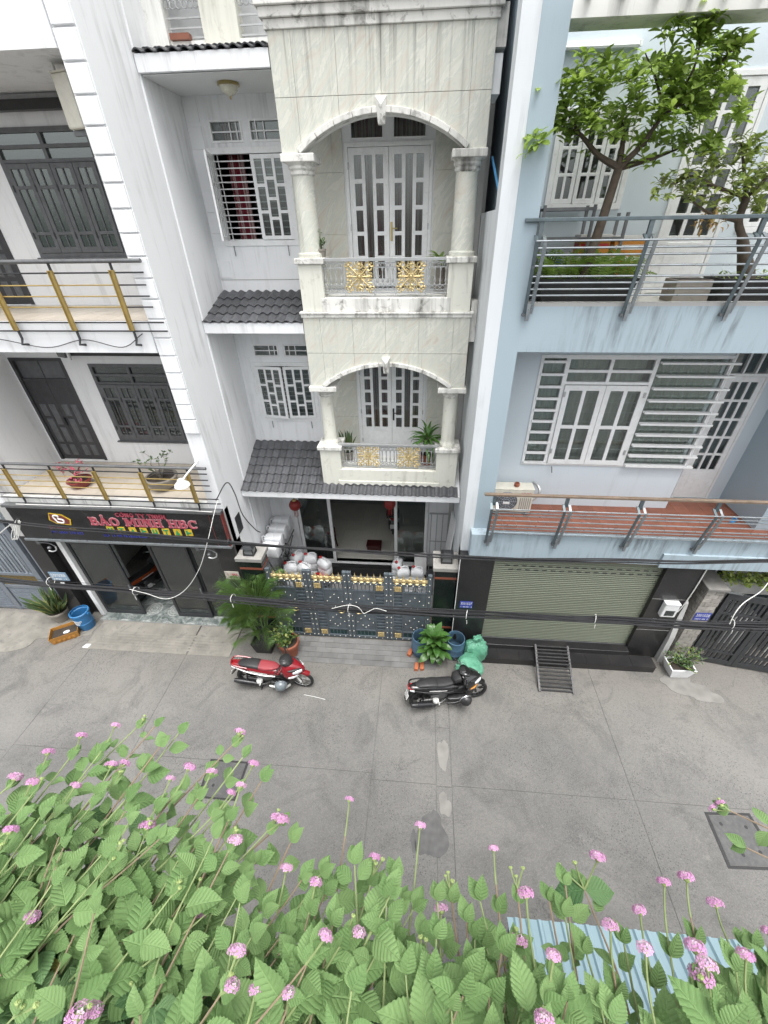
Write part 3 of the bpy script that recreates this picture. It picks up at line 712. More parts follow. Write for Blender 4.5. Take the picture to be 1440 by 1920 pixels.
def text_mesh(s, size, mat, parent, loc, name='lettering', rot=(R(90),0,0), bold=0.0, width=None, depth=0.002):
    cu = bpy.data.curves.new('txt', 'FONT'); cu.body = s; cu.size = size; cu.extrude = depth; cu.offset = bold; cu.resolution_u = 2
    o = bpy.data.objects.new('txt', cu); COL.objects.link(o)
    bpy.context.view_layer.update()
    me = bpy.data.meshes.new_from_object(o.evaluated_get(bpy.context.evaluated_depsgraph_get()))
    bpy.data.objects.remove(o); bpy.data.curves.remove(cu)
    me.materials.clear(); me.materials.append(getmat(mat))
    if width:
        xs = [v.co.x for v in me.vertices]
        if xs:
            k = width/(max(xs)-min(xs))
            for v in me.vertices: v.co.x *= k
    me.name = name
    return place(name, me, parent, loc, rot)
def marks(parent, x0, x1, z, h, y, mat, seed, name='small_print'):
    """a line of print too small to read: short strokes in word groups"""
    r2 = random.Random(seed); m = MB(); x = x0
    while x < x1:
        w = h*r2.uniform(0.35, 0.6)
        if r2.random() < 0.82:
            m.box(x, x+w*0.28, y-0.002, y, z, z+h)
            if r2.random() < 0.7: m.box(x+w*0.29, x+w*0.8, y-0.002, y, z+h*r2.choice((0.0,0.4,0.8)), z+h*r2.choice((0.0,0.4,0.8))+h*0.2)
            if r2.random() < 0.5: m.box(x+w*0.81, x+w*1.05, y-0.002, y, z, z+h*r2.choice((0.5,1.0)))
        x += w*1.35
    return m.build(name, mat, parent)
SG = thing('shop_sign', 'black shop sign with red raised lettering above the glass doors', 'sign', (-6.85,6.95,2.98), world=True)
YS = 6.90
MB().box(-9.42,-4.32,YS,6.998,3.02,3.94).build('board', 'sign_black', SG)
MB().box(-9.44,-4.30,YS-0.03,6.998,2.955,3.02).build('bottom_trim', 'steel', SG, bevel=0.008)
MB().box(-9.44,-4.30,YS-0.05,6.998,3.94,4.0).build('top_trim', 'grey_rail', SG)
MB().box(-4.345,-4.31,YS-0.012,6.99,3.02,3.94).build('side_trim', 'trim_red', SG)
MB().box(-7.0,-4.345,YS-0.012,YS,3.915,3.94).build('edge_trim', 'trim_red', SG)
MB().box(-4.62,-4.61,YS-0.004,YS,3.02,3.9).build('board_joint', 'trim_red', SG)
sign_word('CÔNG TY TNHH', SG, -6.80, -5.62, 3.765, 0.105, 3.745, YS, 'letter_red')
sign_word('BẢO MINH HBC', SG, -7.50, -4.93, 3.50, 0.215, 3.50, YS, 'letter_red', 'letter_edge')
for k in range(8):
    x = -7.18+k*0.268
    t_ = MB().box(x,x+0.17,YS-0.012,YS,3.285,3.465).build('letter_tile', 'letter_yellow', SG)
    g = MB()
    if k % 4 == 0: g.box(x+0.03,x+0.14,YS-0.020,YS-0.012,3.31,3.34); g.box(x+0.03,x+0.065,YS-0.0205,YS-0.012,3.34,3.44); g.box(x+0.105,x+0.14,YS-0.0205,YS-0.012,3.34,3.44)
    elif k % 4 == 1: g.box(x+0.03,x+0.14,YS-0.020,YS-0.012,3.41,3.44); g.box(x+0.07,x+0.10,YS-0.0205,YS-0.012,3.30,3.41)
    elif k % 4 == 2: g.prism([(x+0.03,3.30),(x+0.14,3.30),(x+0.085,3.44)], YS-0.02, YS-0.012, 'y')
    else: g.box(x+0.03,x+0.07,YS-0.020,YS-0.012,3.30,3.44); g.box(x+0.07,x+0.14,YS-0.0205,YS-0.012,3.35,3.39)
    g.build('glyph', 'letter_green', SG)
text_mesh('BAOMINH', 0.10, 'letter_red', SG, (-8.62,YS-0.004,3.335), width=0.46)
text_mesh('HBC', 0.09, 'letter_yellow', SG, (-8.14,YS-0.004,3.325), width=0.22)
text_mesh('ĐT: 0904 278 822', 0.095, 'letter_blue', SG, (-8.64,YS-0.004,3.20), width=0.80)
marks(SG, -7.35, -5.60, 3.165, 0.065, YS-0.004, 'letter_blue', 4)
lg = MB().prism([(-8.50,3.60),(-8.36,3.50),(-8.02,3.47),(-7.96,3.62),(-8.12,3.76),(-8.42,3.80)], YS-0.014, YS, 'y').build('logo', 'letter_yellow', SG)
MB().prism([(-8.46,3.61),(-8.34,3.52),(-8.04,3.50),(-7.99,3.62),(-8.13,3.74),(-8.41,3.775)], YS-0.018, YS-0.014, 'y').build('logo_field', 'trim_red', lg)
lb = MB(); lb.tube(curve_pts([(-8.30,YS-0.02,3.55),(-8.34,YS-0.02,3.72),(-8.22,YS-0.02,3.73),(-8.24,YS-0.02,3.65),(-8.14,YS-0.02,3.62),(-8.16,YS-0.02,3.54),(-8.30,YS-0.02,3.55)],5),0.018,6); lb.build('logo_mark', 'letter_white', lg)
# number plate on the granite pier
np_ = thing('house_number_plate', 'pale blue house number plate on the dark shop pier', 'plate', (-9.36,7.005,1.64))
MB().box(-0.24,0.24,-0.006,0.012,-0.14,0.14).build('plate', 'plate_grey_blue', np_)
text_mesh('330/15/30A', 0.15, 'letter_white', np_, (-0.20,-0.007,-0.01), width=0.40)
marks(np_, -0.17, 0.18, -0.11, 0.045, -0.007, 'letter_white', 6)
tag(MB().cbox((-9.38,7.0,1.36),(0.11,0.02,0.10)).build('wall_switch', 'white_plastic'), 'small white bell switch below the number plate on the dark pier', 'switch')

# ================================================================ left neighbour: steel gate and house edge
NB = thing('grey_neighbour_house', 'grey house edge above the steel gate at far left', 'house', (-12,7.6,0), world=True)
MB().box(-20,-9.78,7.9,8.1,0,12.5).build('wall', 'pale_blue_wall', NB)
MB().box(-20,-9.78,7.25,8.9,3.55,3.95).build('balcony_slab', 'white_wall_old', NB)
MB().box(-9.98,-9.78,7.22,8.1,0,3.55).build('gate_post', 'gate_grey' if False else 'grey_render', NB)
MB().box(-20,-9.78,8.1,12,12.3,12.5).build('roof_slab', 'grey_render', NB)
plain('gate_grey', (0.20,0.225,0.26), 0.4, metal=0.3, kind='world', var=0.12, dirt=(0.12,0.13,0.14), dirt_amt=0.3)
plain('mesh_grey', (0.30,0.33,0.37), 0.5, metal=0.2, kind='world'); plain('brass_sheet', (0.20,0.14,0.04), 0.5, metal=0.5, kind='world', var=0.4, scale=30)
GL = thing('steel_gate', 'grey blue steel gate with brass panels at far left', 'gate', (-11.5,7.22,0), world=True)
yg = 7.22
for x in (-12.95,-11.62,-10.32): MB().box(x,x+0.16,yg-0.04,yg+0.04,0.03,3.2).build('stile', 'gate_grey', GL)
for z0 in (0.05,0.92,1.40,2.86,3.10): MB().box(-14,-10.32,yg-0.03,yg+0.03,z0,z0+0.09).build('rail', 'gate_grey', GL)
for x0 in (-12.78,-11.45):
    MB().box(x0,x0+1.1,yg,yg+0.01,0.14,0.92).build('lower_panel', 'mesh_grey', GL)
    MB().box(x0,x0+1.1,yg,yg+0.012,1.02,1.40).build('brass_panel', 'brass_sheet', GL)
    for k in range(9): MB().box(x0+0.02,x0+1.1,yg-0.02,yg,0.18+k*0.082,0.215+k*0.082).build('louvre_slat', 'gate_grey', GL)
    for k in range(10): MB().box(x0+0.06+k*0.108,x0+0.10+k*0.108,yg-0.012,yg+0.012,1.49,2.86).build('bar', 'gate_grey' if k % 2 else 'mesh_grey', GL)
for k in range(4): MB().box(-10.22+0.02+k*0.07,-10.22+0.05+k*0.07,yg+0.05,yg+0.09,0.3,2.9).build('side_bar', 'gate_grey', GL)
MB().box(-10.28,-9.80,yg+0.10,yg+0.13,0.03,3.2).build('side_panel', 'dark_frame', GL)
MB().box(-9.93,-9.77,yg-0.10,yg+0.12,0.0,3.5).build('gate_post', 'gate_grey', GL)
for k in range(12): MB().box(-12.9+k*0.26,-12.86+k*0.26,yg-0.02,yg+0.02,3.19,3.55).build('spike', 'gate_grey', GL)
NS = thing('small_notice_sign', 'small white notice board with black letters at far left edge', 'sign', (-10.2,7.1,3.3), world=True)
MB().box(-10.75,-10.05,7.10,7.14,3.34,3.86).build('board', 'letter_white', NS)
marks(NS, -10.70, -10.12, 3.64, 0.11, 7.098, 'rubber', 11); marks(NS, -10.66, -10.2, 3.44, 0.11, 7.098, 'rubber', 12)
# ================================================================ centre house (marble bay, arches, tiled awnings)
HC = thing('marble_bay_house', 'white house with marble faced arched bay and dark tiled awnings', 'house', (-1.7,8.2,0), world=True)
YW = 9.38
holesC = [(-3.97,-2.56,8.80,10.17),(-3.88,-3.30,10.28,10.58),(-3.17,-2.60,10.28,10.58),(-1.46,-0.01,8.0,10.17),(-1.40,-0.82,10.27,10.62),(-0.66,-0.08,10.27,10.62),
          (-3.96,-2.56,5.13,6.46),(-3.87,-3.32,6.63,6.90),(-3.18,-2.62,6.63,6.90),(-1.47,0.01,4.35,6.55),(-3.55,0.28,0.40,2.95)]
me = merge(wall(MB(), -4.3, 0.95, 0.0, 14.0, YW, YW+0.18, holesC).mesh('wall', 'white_wall')); place('wall', me, HC)
MB().box(-4.3,-4.275,8.22,9.38,2.6,14.0).build('party_wall', 'white_wall', HC)
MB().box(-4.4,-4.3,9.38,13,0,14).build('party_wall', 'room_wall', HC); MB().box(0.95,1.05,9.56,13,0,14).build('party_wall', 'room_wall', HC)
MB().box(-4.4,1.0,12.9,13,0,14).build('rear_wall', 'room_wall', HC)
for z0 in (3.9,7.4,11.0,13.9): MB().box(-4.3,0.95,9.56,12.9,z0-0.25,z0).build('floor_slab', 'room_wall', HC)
# shallow scored lines on the recessed wall
for z0 in (8.16,): MB().box(-4.27,-2.35,YW-0.006,YW,z0,z0+0.014).build('score_line', 'grey_render', HC)
for z0 in (10.56,10.20,9.30,8.96,8.20, 6.85,6.30,5.75,5.20):
    MB().box(-4.27,-4.02,YW-0.012,YW-0.001,z0,z0+0.30).build('wall_block', 'white_wall', HC, bevel=0.006)
# marble lining of the balcony back wall
for (z0, z1, x0, x1) in ((8.0,10.75,-2.2,-1.55),(8.0,10.75,0.08,0.90),(4.35,7.0,-2.2,-1.56),(4.35,7.0,0.10,0.90)):
    n = 3
    for k in range(n):
        a, b = z0+(z1-z0)*k/n, z0+(z1-z0)*(k+1)/n
        MB().box(x0,x1,YW-0.02,YW-0.001,a+0.002,b-0.002).build('marble_panel', 'marble', HC)
# ---- casement windows
def frame(x0, x1, z0, z1, hs_, name='window_frame'):
    m = merge(wall(MB(), x0-0.05, x1+0.05, z0-0.05, z1+0.05, YW-0.018, YW+0.08, hs_).mesh(name, 'white_metal')); return place(name, m, HC, bevel=0.004)
def toplight(x0, x1, z0, z1, flip):
    o = frame(x0+0.05, x1-0.05, z0+0.05, z1-0.05, [(x0+0.03,x1-0.03,z0+0.03,z1-0.03)], 'top_light')
    MB().box(x0+0.026,x1-0.026,YW+0.04,YW+0.046,z0+0.026,z1-0.026).build('pane', 'glass', o)
    zm = z0+(z1-z0)*0.48; a, b = (x0+0.03, x0+(x1-x0)*0.68) if not flip else (x0+(x1-x0)*0.32, x1-0.03)
    MB().box(x0+0.03,x1-0.03,YW+0.01,YW+0.03,zm-0.010,zm+0.010).build('bar', 'white_metal', o)
    for f in ((0.62,0.82) if not flip else (0.2,0.45)): MB().box(x0+(x1-x0)*f-0.009,x0+(x1-x0)*f+0.009,YW+0.012,YW+0.032,z0+0.03,z1-0.03).build('bar', 'white_metal', o)
for z0, z1 in ((10.28,10.58),(6.63,6.90)):
    toplight(-3.88,-3.30,z0,z1,False); toplight(-3.17,-2.60,z0,z1,True)
def grille(x0, x1, z0, z1, n, y):
    o = MB().box(x0,x1,y,y+0.02,z0,z0+0.02).build('security_grille', 'white_metal', HC)
    for k in range(1, n): MB().box(x0,x1,y,y+0.018,z0+(z1-z0)*k/n,z0+(z1-z0)*k/n+0.018).build('bar', 'white_metal', o)
    for x in (x0+0.05,(x0+x1)/2,x1-0.07): MB().box(x,x+0.015,y+0.019,y+0.034,z0,z1).build('upright', 'white_metal', o)
frame(-3.97,-2.56,8.80,10.17,[(-3.93,-2.60,8.84,10.13)])
leaf_panel('casement', HC, -3.24,-2.60,8.85,10.12,YW-0.01,0.035,[3,4,3],'white_metal',fw=0.065,bw=0.05)
grille(-3.93,-2.60,8.84,10.13,13,YW+0.06)
# the open casement: hinged at the left jamb and swung outward
lo = leaf_panel('casement', HC, 0.0,0.66,0.0,1.27,0.0,0.035,[3,4,3],'white_metal',fw=0.065,bw=0.05, loc=(-3.95,YW-0.02,8.85), rot=(0,0,R(-76)))
frame(-3.96,-2.56,5.13,6.46,[(-3.92,-2.60,5.17,6.42)])
leaf_panel('casement', HC, 0.0,0.65,0.0,1.24,0.0,0.035,[3,4,3],'white_metal',fw=0.065,bw=0.05, loc=(-3.92,YW-0.03,5.18), rot=(0,0,R(-9)))
leaf_panel('casement', HC, -0.65,0.0,0.0,1.24,0.0,0.035,[3,4,3],'white_metal',fw=0.065,bw=0.05, loc=(-2.60,YW-0.03,5.18), rot=(0,0,R(5)))
grille(-3.92,-2.60,5.17,6.42,12,YW+0.06)
for x, z0 in ((-3.85,8.72),(-2.75,8.72),(-3.75,5.05),(-2.75,5.05)):
    MB().tube([(x,YW-0.01,z0+0.03),(x+0.01,YW-0.04,z0),(x+0.01,YW-0.03,z0-0.14)],0.008,5).build('window_stay', 'grey_rail', HC)
# ---- balcony doors
def bay_door(x0, x1, z0, z1, panel):
    fr = merge(wall(MB(), x0-0.06, x1+0.06, z0, z1+0.06, YW-0.025, YW+0.10, [(x0,x1,z0,z1)]).mesh('door_frame', 'white_metal')); fr = place('door_frame', fr, HC, bevel=0.004)
    xm = (x0+x1)/2
    for a, b, s in ((x0+0.004,xm-0.003,1),(xm+0.003,x1-0.004,-1)):
        d = leaf_panel('door_leaf', HC, a, b, z0+0.01, z1-0.005, YW-0.01, 0.045, [5,1,5], 'white_metal', fw=0.10, bw=0.065, bot=0.14, panel_z=panel)
        if panel:
            px = (a+b)/2; pz = z0+0.14+panel/2
            MB().add([(px+0.24*math.cos(R(45*i+22.5)), YW-0.019, pz+panel*0.40*math.sin(R(45*i+22.5))) for i in range(8)]+[(px+0.18*math.cos(R(45*i+22.5)), YW-0.030, pz+panel*0.30*math.sin(R(45*i+22.5))) for i in range(8)],
                [(i,(i+1)%8,(i+1)%8+8,i+8) for i in range(8)]+[tuple(range(8,16))]).build('octagon_panel', 'white_metal', d)
        for zz in (z0+0.25,z0+1.0,z1-0.25):
            MB().box((x0-0.015) if s > 0 else (x1-0.01),(x0+0.01) if s > 0 else (x1+0.015),YW-0.035,YW-0.011,zz-0.05,zz+0.05).build('hinge', 'silver_iron', d)
    h = MB(); h.box(xm+0.02,xm+0.06,YW-0.022,YW-0.011,z0+0.78,z0+1.08); h.tube([(xm+0.04,YW-0.02,z0+0.98),(xm+0.04,YW-0.06,z0+0.98),(xm+0.15,YW-0.06,z0+0.98)],0.011,6)
    h.build('door_handle', 'brass' if not panel else 'black_steel', HC, smooth=True)
plain('brass', (0.45,0.36,0.16), 0.35, metal=0.8)
bay_door(-1.46,-0.01,8.02,10.17,0.0)
bay_door(-1.47,0.01,4.37,6.55,0.45)
for z0 in (10.27,):
    for x0, x1 in ((-1.40,-0.82),(-0.66,-0.08)):
        o = frame(x0+0.05,x1-0.05,z0+0.05,z0+0.30,[(x0+0.02,x1-0.02,z0+0.02,z0+0.33)],'top_light')
        MB().box(x0+0.016,x1-0.016,YW+0.04,YW+0.046,z0+0.016,z0+0.334).build('pane', 'glass', o)
# curtains behind the glass
def curtain(x0, x1, z0, z1, y, mat, label, amp=0.03, n=60):
    m = MB(); top = []; 
    rows = [[(x0+(x1-x0)*i/n, y+amp*math.sin(i*1.15)+amp*0.5*math.sin(i*0.37+z_*2), z_) for i in range(n+1)] for z_ in (z0,(z0+z1)/2,z1)]
    vs = [p for r_ in rows for p in r_]; k = n+1
    m.add(vs, [(r_*k+i, r_*k+i+1, (r_+1)*k+i+1, (r_+1)*k+i) for r_ in range(2) for i in range(n)])
    r2 = thing('curtain', label, 'curtain', ((x0+x1)/2,y,z0), world=True)
    m.build('cloth', mat, r2, smooth=True); MB().tube([(x0-0.05,y,z1+0.02),(x1+0.05,y,z1+0.02)],0.012,6).build('rod', 'grey_rail', r2)
curtain(-1.44,-0.03,8.05,10.62,9.62,'curtain','red and grey striped curtain behind the upper bay door')
curtain(-1.45,-0.01,4.40,6.60,9.62,'curtain','red and grey striped curtain behind the lower bay door')
curtain(-3.78,-3.46,8.80,10.58,9.66,'curtain','red and white curtain in the open casement window',0.04,30)
# ---- the bay: floors, ceilings, piers, columns, arches, marble panels
BF = 8.2; XL, XR = -2.31, 0.83; XM = -0.74
MB().box(XL+0.02,XR-0.02,BF+0.04,YW-0.02,3.95,4.35).build('bay_floor', 'white_wall_old', HC)
MB().box(XL+0.02,XR-0.02,BF+0.16,YW-0.02,7.02,7.98).build('bay_floor', 'white_wall_old', HC)
MB().box(XL+0.02,XR-0.02,BF+0.16,YW-0.02,10.75,11.35).build('bay_floor', 'white_wall_old', HC)
# solid backing of the marble fronts
MB().box(XL+0.03,XR-0.03,BF+0.03,BF+0.16,7.0,7.66).build('front_beam', 'white_wall_old', HC)
MB().box(XL+0.03,XR-0.03,BF+0.03,BF+0.16,10.58,11.27).build('front_beam', 'white_wall_old', HC)
def arch_z(x, zs, ze, half):
    r_ = ((half*half)+(ze-zs)**2)/(2*(ze-zs)); return zs + math.sqrt(max(0, r_*r_-(x-XM)**2)) - (r_-(ze-zs)) 
HALF = 1.28
def marble_front(z_top, z_joint, z_spring, z_crown):
    xs = [XL, -1.99, -1.37, XM, -0.11, 0.53, XR]
    for a, b in zip(xs, xs[1:]):
        MB().box(a+0.002,b-0.002,BF,BF+0.03,z_joint+0.003,z_top).build('marble_panel', 'marble', HC)
        n = 10; low = []
        for i in range(n+1):
            x = a+0.002+(b-a-0.004)*i/n
            low.append((x, arch_z(x, z_spring, z_crown, HALF) if abs(x-XM) < HALF else z_spring))
        MB().prism([(b-0.002,z_joint-0.003),(a+0.002,z_joint-0.003)]+low, BF, BF+0.03, 'y').build('marble_panel', 'marble', HC)
    # structural spandrel and soffit behind the facing
    n = 28; low = [(XM-HALF+2*HALF*i/n, arch_z(XM-HALF+2*HALF*i/n, z_spring, z_crown, HALF)) for i in range(n+1)]
    MB().prism([(XR-0.03,z_joint),(XL+0.03,z_joint),(XL+0.03,z_spring),(XM-HALF,z_spring)]+low[1:-1]+[(XM+HALF,z_spring),(XR-0.03,z_spring)], BF+0.03, BF+0.30, 'y').build('spandrel', 'white_wall_old', HC)
    # arch moulding in separate blocks
    m = 9
    for k in range(m):
        pts = []
        for side in (0, 1):
            rr = range(7) if side == 0 else range(6, -1, -1)
            for i in rr:
                a_ = -HALF+2*HALF*(k+i/6.0)/m; a_ = a_+ (0.004 if i == 0 else (-0.004 if i == 6 else 0))
                x = XM+a_; zc = arch_z(x, z_spring, z_crown, HALF)
                R0 = ((HALF**2)+(z_crown-z_spring)**2)/(2*(z_crown-z_spring)); zc0 = z_crown-R0
                d = Vector((x-XM, zc-zc0)).normalized()
                off = -0.012 if side == 0 else 0.062
                pts.append((x+d.x*off, zc+d.y*off))
        MB().prism(pts, BF-0.05, BF+0.12, 'y').build('arch_block', 'trim_old', HC, bevel=0.006)
    ks = MB(); ks.add([(XM-0.08,BF-0.06,z_crown+0.16),(XM+0.08,BF-0.06,z_crown+0.16),(XM+0.05,BF-0.06,z_crown-0.14),(XM-0.05,BF-0.06,z_crown-0.14),(XM-0.08,BF+0.02,z_crown+0.16),(XM+0.08,BF+0.02,z_crown+0.16),(XM+0.05,BF+0.02,z_crown-0.14),(XM-0.05,BF+0.02,z_crown-0.14),(XM,BF-0.12,z_crown+0.06),(XM,BF-0.10,z_crown-0.08)],
        [(0,1,8),(1,2,9,8),(2,3,9),(3,0,8,9),(0,4,5,1),(1,5,6,2),(2,6,7,3),(3,7,4,0)]); ks.build('keystone', 'trim_old', HC)
marble_front(11.25,10.59,9.97,10.40)
marble_front(7.64,7.0,6.34,6.77)
# cornices
def cornice(z0, prof, name='cornice', x0=XL, x1=XR):
    for i, (d, a, b) in enumerate(prof):
        MB().box(x0-d,x1+d,BF-d,BF+0.14,z0+a,z0+b).build(name, 'trim_old', HC, bevel=0.008)
cornice(11.25,[(0.03,0.002,0.10),(0.07,0.102,0.20),(0.11,0.202,0.45)])
cornice(7.64,[(0.025,0.002,0.06),(0.045,0.062,0.10)])
MB().box(XL+0.38,XR-0.38,BF-0.002,BF+0.12,7.74,7.97).build('ledge', 'trim_old', HC, bevel=0.012)
MB().box(XL+0.38,XR-0.38,BF-0.02,BF+0.14,3.92,4.10).build('ledge', 'yellow_pier', HC, bevel=0.01)
MB().box(XL+0.40,XR-0.40,BF-0.002,BF+0.12,4.10,4.40).build('ledge', 'yellow_pier', HC, bevel=0.012)
def pier_column(xc, ztop, zpier, zbase, r_, hw, mat):
    b = MB(); b.box(xc-hw,xc+hw,BF,BF+2*hw,zbase,zpier-0.10); b.build('pier', mat, HC, bevel=0.01)
    c = MB(); c.box(xc-hw-0.045,xc+hw+0.045,BF-0.045,BF+2*hw+0.045,zpier-0.10,zpier-0.01); c.build('pier_cap', 'trim_old', HC, bevel=0.012)
    zc = ztop-0.23; cy_ = BF+hw
    sh = MB(); sh.lathe([(r_*1.18,zpier-0.01),(r_*1.18,zpier+0.05),(r_*1.02,zpier+0.07),(r_,zpier+0.12),(r_*0.93,zc-0.02)],24,(xc,cy_,0)); sh.build('column', 'yellow_pier' if r_ < 0.16 else 'marble', HC, smooth=50)
    cp = MB(); cp.lathe([(r_*0.95,zc-0.03),(r_*1.06,zc-0.01),(r_*1.06,zc+0.02),(r_*1.0,zc+0.03),(r_*1.15,zc+0.06),(r_*1.15,zc+0.085),(r_*1.1,zc+0.095),(r_*1.28,zc+0.13)],24,(xc,cy_,0)); cp.build('capital', 'trim_old', HC, smooth=35)
    ab = MB(); w = hw+0.05; ab.box(xc-w,xc+w,BF-0.05,BF+2*hw+0.05,zc+0.13,ztop); ab.build('abacus', 'trim_old', HC, bevel=0.010)
for s in (-1, 1):
    xc = XM+s*1.33
    pier_column(xc, 9.97, 8.60, 7.74, 0.19, 0.215, 'yellow_pier')
    pier_column(xc, 6.34, 4.99, 3.86, 0.15, 0.235, 'yellow_pier')
# ---- ornamental iron balustrades
def baluster_unit(m, xc, z0, z1, y, r_):
    h = z1-z0
    m.lathe([(r_*0.9,z0),(r_*0.9,z0+h*0.08),(r_*0.5,z0+h*0.14),(r_*1.25,z0+h*0.26),(r_*0.55,z0+h*0.45),(r_*0.5,z0+h*0.80),(r_*1.0,z0+h*0.9),(r_*0.9,z1)],8,(xc,y,0))
def ring(m, xc, zc, rr, tr, y, n=12, sx=1.0):
    m.tube([(xc+sx*rr*math.cos(2*math.pi*i/n), y, zc+rr*math.sin(2*math.pi*i/n)) for i in range(n+1)], tr, 5, False)
def rosette_mesh(w, h):
    """cast filigree: star of eight arms with scrolls, leaves and linking rings"""
    m = MB(); rm = min(w, h)*0.5
    ring(m, 0, 0, rm*0.20, 0.013, 0); ring(m, 0, 0, rm*0.72, 0.006, 0, 24); m.sph((0,0,0),rm*0.14,8,5,1,0.6,1)
    for k in range(8):
        an = R(45*k); dg = k % 2
        c_, s_ = math.cos(an), math.sin(an)
        L = rm*0.97
        if dg: nn = math.hypot(w, h); c_, s_ = math.copysign(w/nn, c_), math.copysign(h/nn, s_); L = nn*0.5-0.03
        tx, tz = -s_, c_
        m.tube([(c_*rm*0.18,0,s_*rm*0.18),(c_*L*0.4,0,s_*L*0.4),(c_*L*0.62,0,s_*L*0.62),(c_*L,0,s_*L)],[0.012,0.016,0.013,0.005],6)
        for q_, rr in ((0.45,0.017),(0.62,0.026),(0.80,0.030),(0.94,0.020)): m.sph((c_*L*q_,0,s_*L*q_),rr,7,4,1,0.5,1)
        for sg in (-1, 1):
            P = lambda u, v: (c_*L*u+tx*sg*v, 0, s_*L*u+tz*sg*v)
            m.tube(curve_pts([P(0.52,0.0),P(0.60,0.05),P(0.74,0.07),P(0.84,0.045),P(0.78,0.022)],4),[0.006]+[0.011]*15+[0.007],5)
            m.tube(curve_pts([P(0.80,0.01),P(0.88,0.05),P(0.97,0.055),P(1.0,0.03)],4),0.010,5)
            m.sph(P(0.72,0.066),0.020,6,4,1,0.5,1); m.sph(P(0.90,0.050),0.016,6,4,1,0.5,1)
            m.tube(curve_pts([P(0.22,0.01),P(0.34,0.035),P(0.45,0.02)],3),0.008,4)
    return m
def iron_balustrade(z0, z1, goldm):
    y = BF+0.09; x0, x1 = XL+0.43, XR-0.43
    o = MB().box(x0,x1,y-0.035,y+0.035,z1-0.05,z1).build('balustrade', 'silver_iron', HC, bevel=0.004)
    MB().box(x0,x1,y-0.012,y+0.012,z0+0.03,z0+0.055).build('bottom_rail', 'silver_iron', o)
    W_ = x1-x0; bx = [x0, x0+W_*0.18, x0+W_*0.415, x0+W_*0.585, x0+W_*0.82, x1]
    for x in bx: MB().box(x-0.011,x+0.011,y-0.011,y+0.011,z0,z1-0.05).build('upright', 'silver_iron', o)
    za, zb = z0+0.06, z1-0.05
    for i in (0, 2, 4):
        a, b = bx[i]+0.011, bx[i+1]-0.011; m = MB(); h = zb-za
        for zz in (za+h*0.03, za+h*0.20, za+h*0.78, za+h*0.94): m.box(a,b,y-0.007,y+0.007,zz,zz+0.013)
        n = 4; st = (b-a)/n
        for k in range(n):
            xc = a+st*(k+0.5)
            baluster_unit(m, xc, za+h*0.21, za+h*0.78, y, 0.019)
            ring(m, xc, za+h*0.865, st*0.36, 0.006, y); ring(m, xc+st*0.25, za+h*0.865, st*0.36, 0.006, y+0.008)
            m.bar((a+st*k,y,za+h*0.05),(a+st*(k+1),y,za+h*0.20),0.009); m.bar((a+st*k,y+0.01,za+h*0.20),(a+st*(k+1),y+0.01,za+h*0.05),0.009)
        m.build('baluster_panel', 'silver_iron', o, smooth=40)
    for i in (1, 3):
        a, b = bx[i]+0.011, bx[i+1]-0.011; m = rosette_mesh(b-a, zb-za)
        place('gold_rosette', m.mesh('gold_rosette', goldm, 40), o, ((a+b)/2, y-0.01, (za+zb)/2))
iron_balustrade(8.0,8.585,'gold'); iron_balustrade(4.40,5.02,'gold')
# ---- third floor edge: balcony with grille, white piers
MB().box(-4.27,XL,BF+0.35,YW,11.05,11.24).build('upper_floor', 'white_wall_old', HC)
MB().box(-4.28,-3.98,BF+0.55,BF+0.75,11.24,13.5).build('upper_pier', 'white_wall_old', HC)
MB().box(-3.42,-2.88,BF+0.55,BF+0.80,11.24,13.5).build('upper_pier', 'yellow_pier', HC)
MB().box(-3.95,-2.35,BF+0.56,BF+0.72,11.24,11.34).build('upper_sill', 'white_wall_old', HC)
for xa, xb in ((-3.96,-3.44),(-2.86,-2.34)):
    o = MB().box(xa,xb,BF+0.60,BF+0.63,11.37,11.39).build('upper_grille', 'silver_iron', HC)
    for zz in (11.47,11.57,12.2): MB().box(xa,xb,BF+0.60,BF+0.62,zz,zz+0.02).build('bar', 'silver_iron', o)
    m = MB()
    for k in range(6):
        xx = xa+(xb-xa)*(k+0.5)/6; ring(m, xx, 11.72, 0.05, 0.008, BF+0.61); ring(m, xx, 11.84, 0.05, 0.008, BF+0.61); ring(m, xx+0.04, 11.78, 0.05, 0.008, BF+0.615)
    m.build('scroll_panel', 'silver_iron', o)
MB().box(-4.3,XR,BF+0.2,YW+0.2,13.5,13.7).build('roof_slab', 'white_wall_old', HC)
tag(MB().box(-3.93,-3.63,BF+0.5,BF+0.595,11.345,11.41).build('brick', 'tile_red'), 'red brick lying on the sill at the top of the centre house', 'brick')
